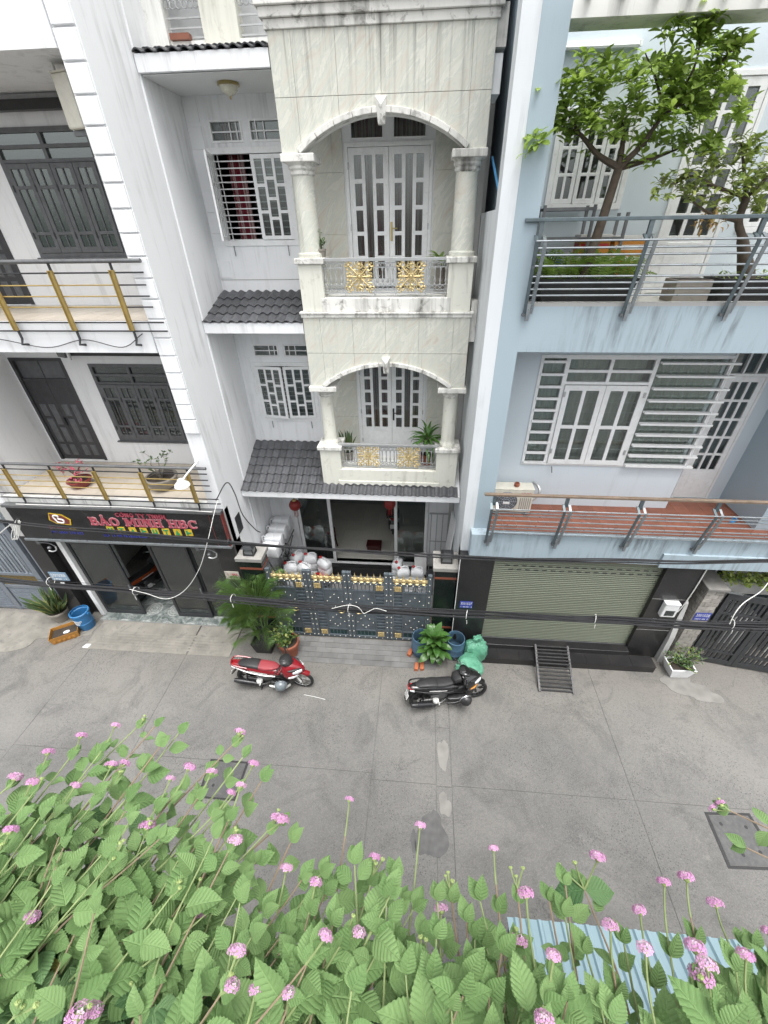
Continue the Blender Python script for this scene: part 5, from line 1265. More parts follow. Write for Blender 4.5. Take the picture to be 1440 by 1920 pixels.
for i in range(4):
    x0, x1 = xs[i]+0.004, xs[i+1]-0.004; mir = i in (0, 2)     # ladder strip on the inner hinge side
    lf = MB(); sw = 0.10
    lf.box(x0,x0+sw,YG-0.035,YG+0.035,0.03,2.42); lf.box(x1-sw,x1,YG-0.035,YG+0.035,0.03,2.42)
    lf.box(x0+sw,x1-sw,YG-0.03,YG+0.03,0.04,0.13); lf.box(x0+sw,x1-sw,YG-0.03,YG+0.03,2.03,2.10)
    leaf = lf.build('gate_leaf', 'gate_steel', GT, bevel=0.004)
    lad = (x1-sw-0.24, x1-sw) if i in (0, 2) else (x0+sw, x0+sw+0.24)
    pan = (x0+sw, x1-sw-0.24) if i in (0, 2) else (x0+sw+0.24, x1-sw)
    MB().box(pan[0]+0.01,pan[1]-0.01,YG-0.008,YG+0.008,0.34,1.79).build('sheet_panel', 'gate_steel', leaf)
    for z0 in (0.32,1.06,1.78): MB().box(pan[0],pan[1],YG-0.02,YG+0.02,z0,z0+0.045).build('rail', 'gate_steel', leaf)
    MB().box((lad[0] if lad[0] > pan[0] else lad[1])-0.015,(lad[0] if lad[0] > pan[0] else lad[1])+0.015,YG-0.025,YG+0.025,0.13,2.03).build('upright', 'gate_steel', leaf)
    for k in range(13):
        z0 = 0.36+k*0.118
        MB().box(lad[0]+0.015,lad[1]-0.015,YG-0.015,YG+0.015,z0,z0+0.05).build('ladder_bar', 'gate_steel', leaf)
    MB().box(lad[0]+0.01,lad[1]-0.01,YG+0.016,YG+0.022,0.34,1.85).build('ladder_back', 'gate_steel', leaf)
    MB().box(pan[0]+0.01,pan[1]-0.01,YG+0.0,YG+0.01,0.13,0.32).build('green_base', 'gate_green', leaf)
    nb = 5
    for k in range(nb+1): MB().box(pan[0]+0.02+(pan[1]-pan[0]-0.055)*k/nb,pan[0]+0.035+(pan[1]-pan[0]-0.055)*k/nb,YG-0.015,YG+0.0,0.13,0.32).build('base_bar', 'gate_steel', leaf)
    for k in range(nb+1): MB().box(pan[0]+0.02+(pan[1]-pan[0]-0.055)*k/nb,pan[0]+0.04+(pan[1]-pan[0]-0.055)*k/nb,YG-0.01,YG+0.01,1.82,2.03).build('top_bar', 'gate_steel', leaf)
    cxl = (lad[0]+lad[1])/2
    for z0 in (1.94,0.225): place('gold_square', SQ, leaf, (cxl, YG-0.035, z0))
    for k in range(5): place('finial', FIN, leaf, (x0+sw+0.09+(x1-x0-2*sw-0.18)*k/4, YG, 2.10))
    yy = YG-0.035
    for k in range(12):
        z0 = 0.12+k*0.2; stud(x0+sw/2, z0, yy, leaf); stud(x1-sw/2, z0, yy, leaf)
    for k in range(6): stud(x0+sw+0.06+(x1-x0-2*sw-0.12)*k/5, 2.065, YG-0.03, leaf)
    for k in range(5): stud(x0+sw+0.08+(x1-x0-2*sw-0.16)*k/4, 0.085, YG-0.03, leaf)
    pc = (pan[0]+pan[1])/2; pw = (pan[1]-pan[0])/2
    for zc in (0.70,1.44):
        for dx, dz in ((0,0.22),(-0.12,0.10),(0.12,0.10),(-0.22,-0.05),(0.22,-0.05),(-0.08,-0.18),(0.08,-0.18),(0,-0.26)): stud(pc+dx*pw/0.30, zc+dz*0.9, YG-0.008, leaf)
for i, x in ((0,-3.05),(1,-1.86),(2,-1.42)):
    h = thing('x','x','x') if False else None
    m = MB(); m.tube([(x+0.075*math.cos(2*math.pi*k/14), YG-0.05, 1.07+0.045*math.sin(2*math.pi*k/14)) for k in range(15)],0.013,6,False); m.sph((x,YG-0.03,1.12),0.03,8,5)
    m.build('ring_handle', 'gold', GT, smooth=True)
MB().box(-1.69,-1.62,YG-0.055,YG-0.036,0.95,1.30).build('lock_plate', 'steel', GT)
# gate piers with lamps
plain('cap_stone', (0.30,0.29,0.27), 0.6, kind='world', var=0.15, scale=5, dirt=(0.15,0.14,0.13), dirt_amt=0.5)
plain('band_red', (0.24,0.075,0.045), 0.4, kind='world')
def gate_pier(x0, x1, y0, y1, label):
    r_ = thing('gate_pier', label, 'gate pier', ((x0+x1)/2,(y0+y1)/2,0), world=True)
    MB().box(x0,x1,y0,y1,0,2.55).build('shaft', 'granite_green', r_, bevel=0.006)
    for z0 in (2.28,0.55): MB().box(x0-0.006,x1+0.006,y0-0.006,y1+0.006,z0,z0+0.06).build('red_band', 'band_red', r_)
    MB().box(x0-0.05,x1+0.05,y0-0.05,y1+0.05,2.55,2.66).build('cap', 'cap_stone', r_, bevel=0.012)
gate_pier(-4.27,-3.72,6.92,7.32,'dark green granite gate pier at the left of the ornate gate')
gate_pier(0.42,0.925,6.88,7.40,'dark green granite gate pier at the right of the ornate gate')
def lantern(x, y, label):
    r_ = thing('pier_lantern', label, 'lamp', (x,y,2.66))
    MB().box(-0.13,0.13,-0.11,0.11,0.0,0.03).build('base', 'black_steel', r_)
    for sx in (-1,1):
        for sy in (-1,1): MB().bar((sx*0.12,sy*0.10,0.03),(sx*0.10,sy*0.085,0.22),0.02).build('corner_bar', 'black_steel', r_)
    MB().loft([[(-0.105,-0.085,0.03),(0.105,-0.085,0.03),(0.105,0.085,0.03),(-0.105,0.085,0.03)],[(-0.09,-0.075,0.215),(0.09,-0.075,0.215),(0.09,0.075,0.215),(-0.09,0.075,0.215)]]).build('glass_body', 'lantern_glass', r_)
    MB().loft([[(-0.15,-0.13,0.22),(0.15,-0.13,0.22),(0.15,0.13,0.22),(-0.15,0.13,0.22)],[(-0.09,-0.08,0.27),(0.09,-0.08,0.27),(0.09,0.08,0.27),(-0.09,0.08,0.27)],[(-0.08,-0.07,0.28),(0.08,-0.07,0.28),(0.08,0.07,0.28),(-0.08,0.07,0.28)]]).build('roof', 'black_steel', r_)
plain('lantern_glass', (0.16,0.17,0.17), 0.2)
lantern(-4.0,7.08,'black square lantern on the left gate pier'); lantern(0.68,7.10,'black square lantern on the right gate pier')
ns2 = thing('paper_notice', 'small pale notice board with red print by the palm', 'sign', (-4.55,6.965,2.02))
plain('notice', (0.52,0.48,0.42), 0.7)
MB().cbox((0,-0.012,0),(0.36,0.012,0.26),(0,0,0)).build('board', 'notice', ns2); marks(ns2,-0.11,0.15,0.0,0.07,-0.018,'letter_red',21); marks(ns2,-0.12,0.12,-0.08,0.03,-0.018,'rubber',22)
MB().box(-0.02,0.02,-0.007,0.004,-0.10,0.10).build('hook', 'black_steel', ns2)
# ================================================================ motor scooters
def paintmat(name, c, rough=0.22, coat=0.6): plain(name, c, rough, coat=coat, var=0.08, dirt=sc3(c, 0.6), dirt_amt=0.2)
paintmat('scooter_red', (0.21,0.008,0.014)); paintmat('scooter_black', (0.012,0.012,0.013)); paintmat('scooter_orange', (0.36,0.07,0.015))
plain('seat_red', (0.26,0.035,0.045), 0.6, bump=0.15, bscale=120); plain('seat_black', (0.022,0.022,0.023), 0.55, bump=0.15, bscale=120)
plain('alloy', (0.74,0.74,0.72), 0.35, metal=0.3, dirt=(0.25,0.23,0.2), dirt_amt=0.35); plain('chrome', (0.62,0.62,0.63), 0.16, metal=1.0)
plain('black_alloy', (0.025,0.025,0.027), 0.35, metal=0.4); plain('lens_white', (0.74,0.76,0.78), 0.08, coat=1.0); plain('lens_red', (0.35,0.01,0.01), 0.1, coat=1.0); plain('lens_amber', (0.55,0.22,0.03), 0.1, coat=1.0)
plain('engine_grey', (0.13,0.13,0.13), 0.45, metal=0.6, dirt=(0.07,0.06,0.05), dirt_amt=0.6)
plain('plate_white', (0.74,0.74,0.72), 0.4)
def sec(x, zc, hw, hh, p=2.6, n=16, yc=0.0, dx=0.0):
    out = []
    for i in range(n):
        a = 2*math.pi*i/n; c, s = math.cos(a), math.sin(a)
        yy = hw*math.copysign(abs(c)**(2/p), c); zz = hh*math.copysign(abs(s)**(2/p), s)
        out.append((x+dx*zz, yc+yy, zc+zz))
    return out
def wheel(parent, x, r_, name, rimmat, spokes, wide=0.05, steer=0.0):
    o = MB(); n = 28
    ty = MB(); rings = []
    for i in range(n+1):
        a = 2*math.pi*i/n
        rings.append([(math.cos(a)*(r_-wide+wide*math.cos(b)), wide*0.85*math.sin(b), math.sin(a)*(r_-wide+wide*math.cos(b))) for b in [2*math.pi*k/8 for k in range(8)]])
    ty.loft(rings, False)
    w = ty.build(name, 'rubber', parent, smooth=60, loc=(x,0,r_), rot=(0,0,steer))
    rim = MB(); rr = r_-1.55*wide
    rings = []
    for i in range(n+1):
        a = 2*math.pi*i/n
        rings.append([(math.cos(a)*q, yv, math.sin(a)*q) for q, yv in ((rr+0.02,-0.030),(rr+0.02,0.030),(rr-0.012,0.022),(rr-0.012,-0.022))])
    rim.loft(rings, False)
    rim.build('rim', rimmat, w, smooth=30)
    sp = MB(); sp.lathe([(0.045,-0.03),(0.05,-0.02),(0.05,0.02),(0.045,0.03)],14)
    sp.v = [(x_, z_, y_) for x_, y_, z_ in sp.v]
    for k in range(spokes):
        for d in (-0.16, 0.16):
            a = 2*math.pi*k/spokes+0.3
            sp.bar((0.03*math.cos(a),0,0.03*math.sin(a)),(rr*math.cos(a+d),0,rr*math.sin(a+d)),0.022,0.020,(0,1,0))
    sp.build('spokes', rimmat, w)
    dk = MB(); dk.lathe([(0.095,0),(0.105,0.004),(0.05,0.005),(0.05,0)],18); dk.v = [(x_, -0.036-z_, y_) for x_, y_, z_ in dk.v]; dk.build('brake_disc', 'chrome', w)
    return w
def scooter(style, label, loc, rz, lean=0.0, scale=1.0):
    red = style == 'red'
    body = {'red':'scooter_red','black':'scooter_black','orange':'scooter_orange'}[style]
    s = thing('motor_scooter', label, 'scooter', loc, rz); s.rotation_euler = (lean,0,rz); s.scale = (scale,)*3
    rimm = 'alloy' if red else 'black_alloy'
    wheel(s, 0.68, 0.295, 'front_wheel', rimm, 3 if red else 5, 0.042, R(-6)); wheel(s, -0.62, 0.285, 'rear_wheel', 'black_alloy', 5, 0.05)
    # fork and fender
    for sy in (-1,1): MB().tube([(0.68,sy*0.075,0.295),(0.54,sy*0.075,0.62),(0.47,sy*0.06,0.75)],[0.022,0.024,0.024],10).build('fork_leg', 'alloy' if red else 'black_alloy', s, smooth=True)
    fd = MB(); rings = []
    for i in range(9):
        a = R(48+i*11); rr = 0.325
        rings.append([(0.68+math.cos(a)*(rr+dz), yv, 0.295+math.sin(a)*(rr+dz)) for yv, dz in ((-0.062,-0.045),(-0.045,0.0),(0,0.012),(0.045,0.0),(0.062,-0.045),(0.05,-0.045),(0.04,-0.008),(0,0.002),(-0.04,-0.008),(-0.05,-0.045))])
    fd.loft(rings); fd.build('front_fender', body, s, smooth=50)
    # seat
    st = [(-0.74,0.80,0.055,0.03),(-0.66,0.815,0.105,0.045),(-0.45,0.815,0.128,0.05),(-0.30,0.79,0.13,0.05),(-0.24,0.765,0.13,0.05)]
    MB().loft([sec(*q, p=2.8) for q in st]).build('pillion_seat', 'seat_black', s, smooth=50)
    st = [(-0.25,0.768,0.129,0.05),(-0.10,0.745,0.135,0.05),(0.06,0.74,0.115,0.048),(0.16,0.735,0.075,0.035),(0.20,0.73,0.04,0.02)]
    MB().loft([sec(*q, p=2.8) for q in st]).build('rider_seat', 'seat_red' if red else 'seat_black', s, smooth=50)
    # rear body, with a darker lower flank
    st = [(-0.90,0.805,0.03,0.025),(-0.82,0.775,0.085,0.06),(-0.62,0.735,0.128,0.075),(-0.36,0.695,0.148,0.085),(-0.10,0.645,0.15,0.095),(0.10,0.60,0.135,0.10),(0.22,0.56,0.11,0.09)]
    MB().loft([sec(*q, p=2.6, dx=0.3) for q in st]).build('rear_body', body, s, smooth=50)
    st = [(-0.66,0.645,0.09,0.05),(-0.45,0.61,0.125,0.06),(-0.2,0.55,0.135,0.075),(0.05,0.49,0.13,0.085),(0.20,0.46,0.11,0.08)]
    MB().loft([sec(*q, p=2.4, dx=0.25) for q in st]).build('lower_flank', 'black_plastic', s, smooth=50)
    for sy in (-1,1):
        MB().tube(curve_pts([(-0.80,sy*0.10,0.735),(-0.5,sy*0.148,0.665),(-0.15,sy*0.160,0.585),(0.12,sy*0.145,0.545)],5),[0.008]+[0.015]*14+[0.006],8).build('side_trim', 'alloy' if red else 'black_plastic', s, smooth=True)
    gr = MB()
    for sy in (-1,1): gr.tube(curve_pts([(-0.50,sy*0.14,0.80),(-0.72,sy*0.135,0.845),(-0.86,sy*0.10,0.875),(-0.90,0,0.88)],5),0.017,8)
    gr.build('grab_rail', body, s, smooth=True)
    tl = MB().loft([sec(-0.93,0.79,0.05,0.03),sec(-0.88,0.785,0.085,0.045),sec(-0.80,0.78,0.09,0.05)]).build('tail_light', 'lens_red', s, smooth=50)
    for sy in (-1,1): MB().loft([sec(-0.89,0.76,0.012,0.018,yc=sy*0.085),sec(-0.80,0.745,0.022,0.022,yc=sy*0.105)]).build('rear_indicator', 'lens_white', s, smooth=50)
    MB().loft([[(-0.76,y_,0.68),(-0.74,y_*1.0,0.70)] for y_ in ()] or [sec(-0.78,0.66,0.07,0.02),sec(-0.95,0.44,0.075,0.012),sec(-1.0,0.38,0.06,0.008)]).build('rear_mudguard', 'black_plastic', s, smooth=50)
    if style != 'orange':
        pl = MB().cbox((-0.955,0,0.53),(0.006,0.19,0.14),(0,R(25),0)).build('number_plate', 'plate_white', s, bevel=0.004)
        tx = MB()
        for r_ in range(2):
            for k in range(4):
                z_ = 0.555-r_*0.055; x_ = -0.966+(0.53-z_)*-0.46
                tx.cbox((x_,-0.06+k*0.04,z_),(0.003,0.006,0.032),(0,R(25),0)); tx.cbox((x_,-0.045+k*0.04,z_+0.008*(k % 3-1)),(0.0028,0.014,0.006),(0,R(25),0))
        tx.build('plate_digits', 'rubber', pl)
    # tunnel and floor
    st = [(0.14,0.53,0.12,0.11),(0.26,0.46,0.115,0.11),(0.36,0.46,0.12,0.13),(0.44,0.55,0.13,0.16)]
    MB().loft([sec(*q, p=3.0) for q in st]).build('centre_tunnel', 'black_plastic', s, smooth=50)
    MB().loft([sec(-0.02,0.29,0.15,0.035,3.5),(sec(0.2,0.275,0.19,0.03,3.5)),sec(0.42,0.30,0.18,0.035,3.5)]).build('floor_board', 'black_plastic', s, smooth=50)
    for sy in (-1,1):
        q = MB(); q.loft([sec(-0.05,0.25,0.02,0.02,yc=sy*0.20),sec(0.12,0.235,0.028,0.03,yc=sy*0.215),sec(0.36,0.255,0.028,0.035,yc=sy*0.21),sec(0.46,0.32,0.015,0.04,yc=sy*0.18)]); q.build('foot_panel', 'alloy' if red else 'black_plastic', s, smooth=50)
    # front apron
    st = [(0.30,0.80,0.08,0.12),(0.37,0.71,0.22,0.28),(0.46,0.71,0.235,0.29),(0.57,0.74,0.19,0.22),(0.69,0.75,0.12,0.13),(0.79,0.735,0.035,0.05)]
    MB().loft([sec(*q, p=2.2, dx=-0.25) for q in st]).build('front_apron', body, s, smooth=50)
    for sy in (-1,1):
        MB().loft([sec(0.42,0.46,0.02,0.10,yc=sy*0.15,dx=-0.2),sec(0.52,0.50,0.035,0.12,yc=sy*0.155,dx=-0.2),sec(0.60,0.55,0.02,0.07,yc=sy*0.13,dx=-0.2)]).build('apron_wing', 'black_plastic', s, smooth=50)
        MB().loft([sec(0.58,0.76,0.014,0.035,yc=sy*0.180),sec(0.67,0.755,0.032,0.055,yc=sy*0.130),sec(0.76,0.74,0.024,0.038,yc=sy*0.070)]).build('headlight', 'lens_white', s, smooth=50)
        MB().loft([sec(0.47,0.64,0.01,0.02,yc=sy*0.228),sec(0.58,0.63,0.018,0.03,yc=sy*0.190),sec(0.67,0.63,0.01,0.015,yc=sy*0.125)]).build('front_indicator', 'lens_white' if red else 'lens_amber', s, smooth=50)
        MB().loft([sec(0.48,0.84,0.015,0.02,yc=sy*0.190),sec(0.60,0.83,0.035,0.028,yc=sy*0.150),sec(0.74,0.80,0.018,0.014,yc=sy*0.06)]).build('apron_trim', 'black_plastic', s, smooth=50)
    # handlebar cover, bars, mirrors
    st = [(0.26,1.00,0.06,0.03),(0.33,1.01,0.15,0.05),(0.42,1.00,0.17,0.06),(0.50,0.96,0.12,0.05),(0.56,0.93,0.04,0.03)]
    MB().loft([sec(*q, p=2.4) for q in st]).build('handlebar_cover', 'black_plastic' if red else body, s, smooth=50)
    MB().loft([sec(0.27,1.045,0.06,0.008),sec(0.33,1.062,0.085,0.012),sec(0.40,1.055,0.07,0.01)]).build('dashboard', 'black_plastic', s, smooth=50)
    for sy in (-1,1):
        MB().tube([(0.37,sy*0.13,1.01),(0.33,sy*0.24,1.02),(0.27,sy*0.34,1.01)],0.013,8).build('handlebar', 'black_alloy' if red else 'chrome', s, smooth=True)
        MB().tube([(0.315,sy*0.255,1.018),(0.265,sy*0.355,1.008)],0.019,10).build('grip', 'rubber', s, smooth=True)
        MB().tube([(0.37,sy*0.22,1.015),(0.36,sy*0.30,1.0),(0.32,sy*0.36,1.0)],0.006,6).build('brake_lever', 'chrome', s)
    if not red:
        MB().loft([sec(0.10,0.80,0.07,0.03,4),sec(0.14,0.83,0.13,0.075,4),sec(0.27,0.86,0.14,0.085,4),sec(0.30,0.86,0.12,0.06,4)]).build('front_bag', 'seat_black', s, smooth=50)
    for sy in (-1,1):
        MB().tube(curve_pts([(0.34,sy*0.20,1.02),(0.42,sy*0.16,1.07),(0.47,sy*0.08,1.0),(0.45,sy*0.05,0.93)],4),0.005,5).build('brake_cable', 'rubber', s)
        MB().loft([sec(-0.46,0.70,0.003,0.012,yc=sy*0.147),sec(-0.25,0.665,0.003,0.020,yc=sy*0.158),sec(-0.05,0.63,0.003,0.010,yc=sy*0.158)]).build('decal', 'alloy', s)
    # steering column
    MB().tube([(0.47,0,0.72),(0.37,0,0.99)],0.05,12).build('steering_column', 'black_plastic', s, smooth=True)
    # engine, swing arm, exhaust
    MB().loft([sec(-0.40,0.30,0.07,0.08),sec(-0.26,0.31,0.10,0.10),sec(-0.10,0.33,0.10,0.10),sec(0.0,0.35,0.06,0.07)]).build('engine', 'engine_grey', s, smooth=50)
    MB().loft([sec(-0.70,0.28,0.035,0.06,yc=0.11),sec(-0.45,0.29,0.05,0.085,yc=0.115),sec(-0.20,0.30,0.05,0.09,yc=0.11)]).build('drive_case', 'engine_grey', s, smooth=50)
    MB().tube([(-0.62,-0.05,0.285),(-0.4,-0.075,0.30),(-0.2,-0.075,0.32)],0.028,8).build('swing_arm', 'engine_grey', s, smooth=True)
    MB().tube(curve_pts([(-0.06,-0.10,0.26),(-0.20,-0.13,0.20),(-0.34,-0.15,0.22)],5),0.018,8).build('exhaust_pipe', 'engine_grey', s, smooth=True)
    MB().tube([(-0.30,-0.15,0.22),(-0.40,-0.155,0.245),(-0.78,-0.165,0.33),(-0.88,-0.165,0.352)],[0.03,0.058,0.062,0.045],14).build('muffler', 'black_plastic', s, smooth=50)
    MB().tube([(-0.42,-0.158,0.258),(-0.74,-0.168,0.328)],[0.064,0.068],14).build('heat_shield', 'black_alloy', s, smooth=50)
    MB().lathe([(0.075,-0.02),(0.07,0.03),(0.03,0.04)],16,(-0.30,-0.13,0.32)).build('fan_cover', 'alloy', s, smooth=50, loc=(0,0,0))
    for sy in (-1,1):
        MB().tube([(-0.60,sy*0.10,0.33),(-0.56,sy*0.10,0.62)],0.016,8).build('shock_absorber', 'black_alloy', s)
        MB().tube([(-0.25,sy*0.15,0.33),(-0.25,sy*0.26,0.335)],0.014,8).build('pillion_peg', 'alloy', s)
    if red: MB().tube([(-0.22,-0.12,0.28),(-0.30,-0.16,0.02),(-0.30,0.16,0.02),(-0.22,0.12,0.28)],0.014,8).build('centre_stand', 'black_steel', s)
    else: MB().tube([(0.0,-0.17,0.28),(0.10,-0.30,0.012)] if False else [(0.02,0.16,0.28),(0.10,0.30,0.012)],0.012,8).build('side_stand', 'chrome', s)
    return s
rear, front = PZ(467,1284), PZ(566,1290)
mid = (rear+front)/2; ang = math.atan2(front.y-rear.y, front.x-rear.x)
SR = scooter('red', 'red and black scooter with red seat and silver wheels on the street', (mid.x, mid.y+0.06, 0), ang, 0.0, 1.0)
rear, front = PZ(792,1330), PZ(878,1314)
mid = (rear+front)/2; ang = math.atan2(front.y-rear.y, front.x-rear.x)
SB = scooter('black', 'black scooter with white number plate parked beside the green sacks', (mid.x+0.02, mid.y+0.08, 0), ang, R(-5), 0.98)
# half helmets hanging below the handlebars
def helmet(bike, mat, label, off, band):
    p = Matrix.Rotation(bike.rotation_euler.z, 3, 'Z') @ Vector(off) + bike.location
    r_ = thing('half_helmet', label, 'helmet', p, bike.rotation_euler.z)
    m = MB(); m.lathe([(0.135,-0.02),(0.138,0.03),(0.12,0.08),(0.08,0.12),(0.03,0.14),(0.002,0.142)],20,(0,0,0)); 
    m.build('shell', mat, r_, smooth=50, rot=(R(98),0,R(6)))
    MB().lathe([(0.137,-0.035),(0.142,-0.02),(0.142,0.0),(0.137,0.005)],20).build('rim', band, r_, smooth=50, rot=(R(98),0,R(6)))
    MB().tube(curve_pts([(-0.10,0.0,0.02),(-0.03,-0.01,0.20),(0.02,0.02,0.30)],5),0.006,5).build('strap', 'rubber', r_)
plain('helmet_grey', (0.14,0.165,0.18), 0.35, coat=0.4, dirt=(0.25,0.25,0.24), dirt_amt=0.3)
helmet(SR, 'helmet_grey', 'grey half helmet hanging on the red scooter', (0.27,-0.26,0.42), 'helmet_grey')
helmet(SB, 'black_plastic', 'black half helmet with chrome rim hanging on the black scooter', (0.33,-0.27,0.46), 'chrome')
# stored scooters seen through the doors
S3 = copy_tree(SB); pq = PZ(733,1003,0.40); S3.location = (pq.x+0.02,pq.y+0.72,0.40); S3.rotation_euler = (0,0,R(94)); S3['label'] = 'black scooter parked inside the centre house seen from behind'
S4 = scooter('orange', 'orange scooter standing in the dark shop behind the glass doors', (-8.0,8.35,0.055), R(80), 0.0, 1.0)
# ================================================================ street and courtyard things
plain('bucket_blue', (0.030,0.16,0.36), 0.45, dirt=(0.10,0.22,0.32), dirt_amt=0.3); plain('barrel_blue', (0.075,0.15,0.23), 0.5, dirt=(0.20,0.24,0.26), dirt_amt=0.45)
plain('tray_orange', (0.36,0.17,0.035), 0.5, dirt=(0.18,0.10,0.04), dirt_amt=0.5); plain('soil', (0.045,0.035,0.027), 0.95, bump=0.6, bscale=60, var=0.4)
plain('terracotta', (0.28,0.09,0.05), 0.7, dirt=(0.15,0.08,0.06), dirt_amt=0.4); plain('pot_red', (0.20,0.035,0.03), 0.45); plain('pot_grey', (0.24,0.22,0.19), 0.75, bump=0.2, dirt=(0.12,0.11,0.10), dirt_amt=0.5)
plain('pot_black', (0.020,0.020,0.021), 0.5, dirt=(0.07,0.07,0.065), dirt_amt=0.3); plain('brick_orange', (0.42,0.13,0.055), 0.8, bump=0.3)
def tub(m, prof_out, wall_t, n=28, c=(0,0,0)):
    """open vessel: outer profile up, inner profile down"""
    inner = [(max(0.005, r_-wall_t), z) for r_, z in reversed(prof_out)]; inner[-1] = (inner[-1][0], inner[-1][1]+wall_t)
    return m.lathe(prof_out+inner+[(0.002, inner[-1][1])], n, c, False)
bk = thing('plastic_bucket', 'blue plastic bucket with faded white print beside the orange tray', 'bucket', PZ(166,1174)); bk.scale = (1.0,1.0,1.22)
tub(MB(), [(0.002,0.0),(0.175,0.0),(0.185,0.02),(0.205,0.20),(0.21,0.21),(0.20,0.22),(0.215,0.44),(0.235,0.455),(0.235,0.50),(0.22,0.51)],0.012).build('body', 'bucket_blue', bk, smooth=40)
for k in range(3):
    for j in range(9-k*2):
        a = R(-128+j*8.5+k*6); MB().cbox((0.209*math.cos(a),0.209*math.sin(a),0.33-k*0.045),(0.004,0.020,0.030),(0,0,a)).build('faded_letter', 'letter_white', bk)
for s in (-1,1): MB().cbox((s*0.245,0,0.44),(0.03,0.06,0.05)).build('handle_lug', 'bucket_blue', bk)
oc = PZ(128,1190); tr_ = thing('orange_tray', 'orange plastic tray of dark soil on the pavement', 'tray', (oc.x,oc.y-0.02,0), R(32))
tb = MB(); w, d, h, t_ = 0.33, 0.22, 0.23, 0.012
tb.loft([[(-w*0.9,-d*0.9,0),(w*0.9,-d*0.9,0),(w*0.9,d*0.9,0),(-w*0.9,d*0.9,0)],[(-w,-d,h),(w,-d,h),(w,d,h),(-w,d,h)],[(-w+t_,-d+t_,h),(w-t_,-d+t_,h),(w-t_,d-t_,h),(-w+t_,d-t_,h)],[(-w*0.88,-d*0.86,0.05),(w*0.88,-d*0.86,0.05),(w*0.88,d*0.86,0.05),(-w*0.88,d*0.86,0.05)]])
tb.build('body', 'tray_orange', tr_); MB().box(-w*0.87,w*0.87,-d*0.85,d*0.85,0.05,0.15).build('soil', 'soil', tr_)
for k in range(5): MB().box(-w*0.8+k*0.11,-w*0.8+k*0.11+0.06,-d-0.002,-d*0.92,0.05,0.11).build('rib', 'tray_orange', tr_)
MB().sph((0.04,-0.03,0.16),0.07,8,5,1.2,0.8,0.3).build('white_scrap', 'white_plastic', tr_)
pp = PZ(163,1211); tag(MB().add([(-0.09,-0.06,0.012),(0.07,-0.08,0.006),(0.10,0.05,0.022),(-0.05,0.07,0.010),(0.0,0.0,0.035)],[(0,1,4),(1,2,4),(2,3,4),(3,0,4)]).build('paper_scrap', 'white_plastic', loc=pp, bevel=0), 'white paper scrap lying on the concrete near the orange tray', 'paper')
tag(MB().tube(curve_pts([PZ(570,1303)+Vector((0,0,0.012)),PZ(590,1307)+Vector((0,0,0.012)),PZ(610,1312)+Vector((0,0,0.012))],5),0.006,6).build('white_string', 'white_cable'), 'short white string lying on the street by the red scooter', 'string')
# barrels, bricks, sacks
def barrel(p, label, tilt):
    r_ = thing('open_barrel', label, 'barrel', p); r_.rotation_euler = (0,0,tilt)
    tub(MB(), [(0.002,0.0),(0.20,0.0),(0.215,0.02),(0.235,0.20),(0.24,0.21),(0.235,0.22),(0.245,0.36),(0.24,0.50),(0.225,0.60),(0.232,0.62),(0.225,0.64)],0.012,30).build('body', 'barrel_blue', r_, smooth=40)
    for z in (0.21,0.42): MB().lathe([(0.243,z-0.015),(0.25,z),(0.243,z+0.015)],30,cap=False).build('hoop', 'barrel_blue', r_, smooth=True)
    MB().lathe([(0.20,0.06),(0.002,0.062)],24,cap=False).build('dark_water', 'pot_black', r_)
barrel(PZ(789,1222), 'blue grey open barrel in front of the ornate gate', 0.3); barrel(PZ(851,1226), 'dark blue open barrel between the broad leaf plant and green sacks', 0.8)
for i, (px, py, a, lab) in enumerate(((769,1226,70,'orange brick alone on the pavers beside the left barrel'),(781,1252,85,'orange brick nearest the black scooter seat'),(791,1251,88,'orange brick under the broad leaves'))):
    b_ = MB().cbox((0,0,0.045),(0.20,0.095,0.09)); p = PZ(px,py)
    o = b_.build('brick', 'brick_orange', loc=(p.x,p.y,0.012 if i == 0 else 0), rot=(0,0,R(a)), bevel=0.006); tag(o, lab, 'brick')
def _sack(nm):
    t = NT(nm); v = t.coord('local'); w = t.N('ShaderNodeTexWave'); w.inputs['Scale'].default_value = 60; t.L(v, w.inputs['Vector'])
    c = t.mix(t.noise(v, 5, 5), (0.08,0.27,0.17), (0.15,0.40,0.27)); t.col(c); t.set(Roughness=0.42)
    t.bump(t.math('ADD', t.noise(v, 9, 6, 0.6, 1.2), t.math('MULTIPLY', w.outputs['Fac'], 0.03)), 0.9, 0.03); return t.m
MDEF['sack_green'] = _sack
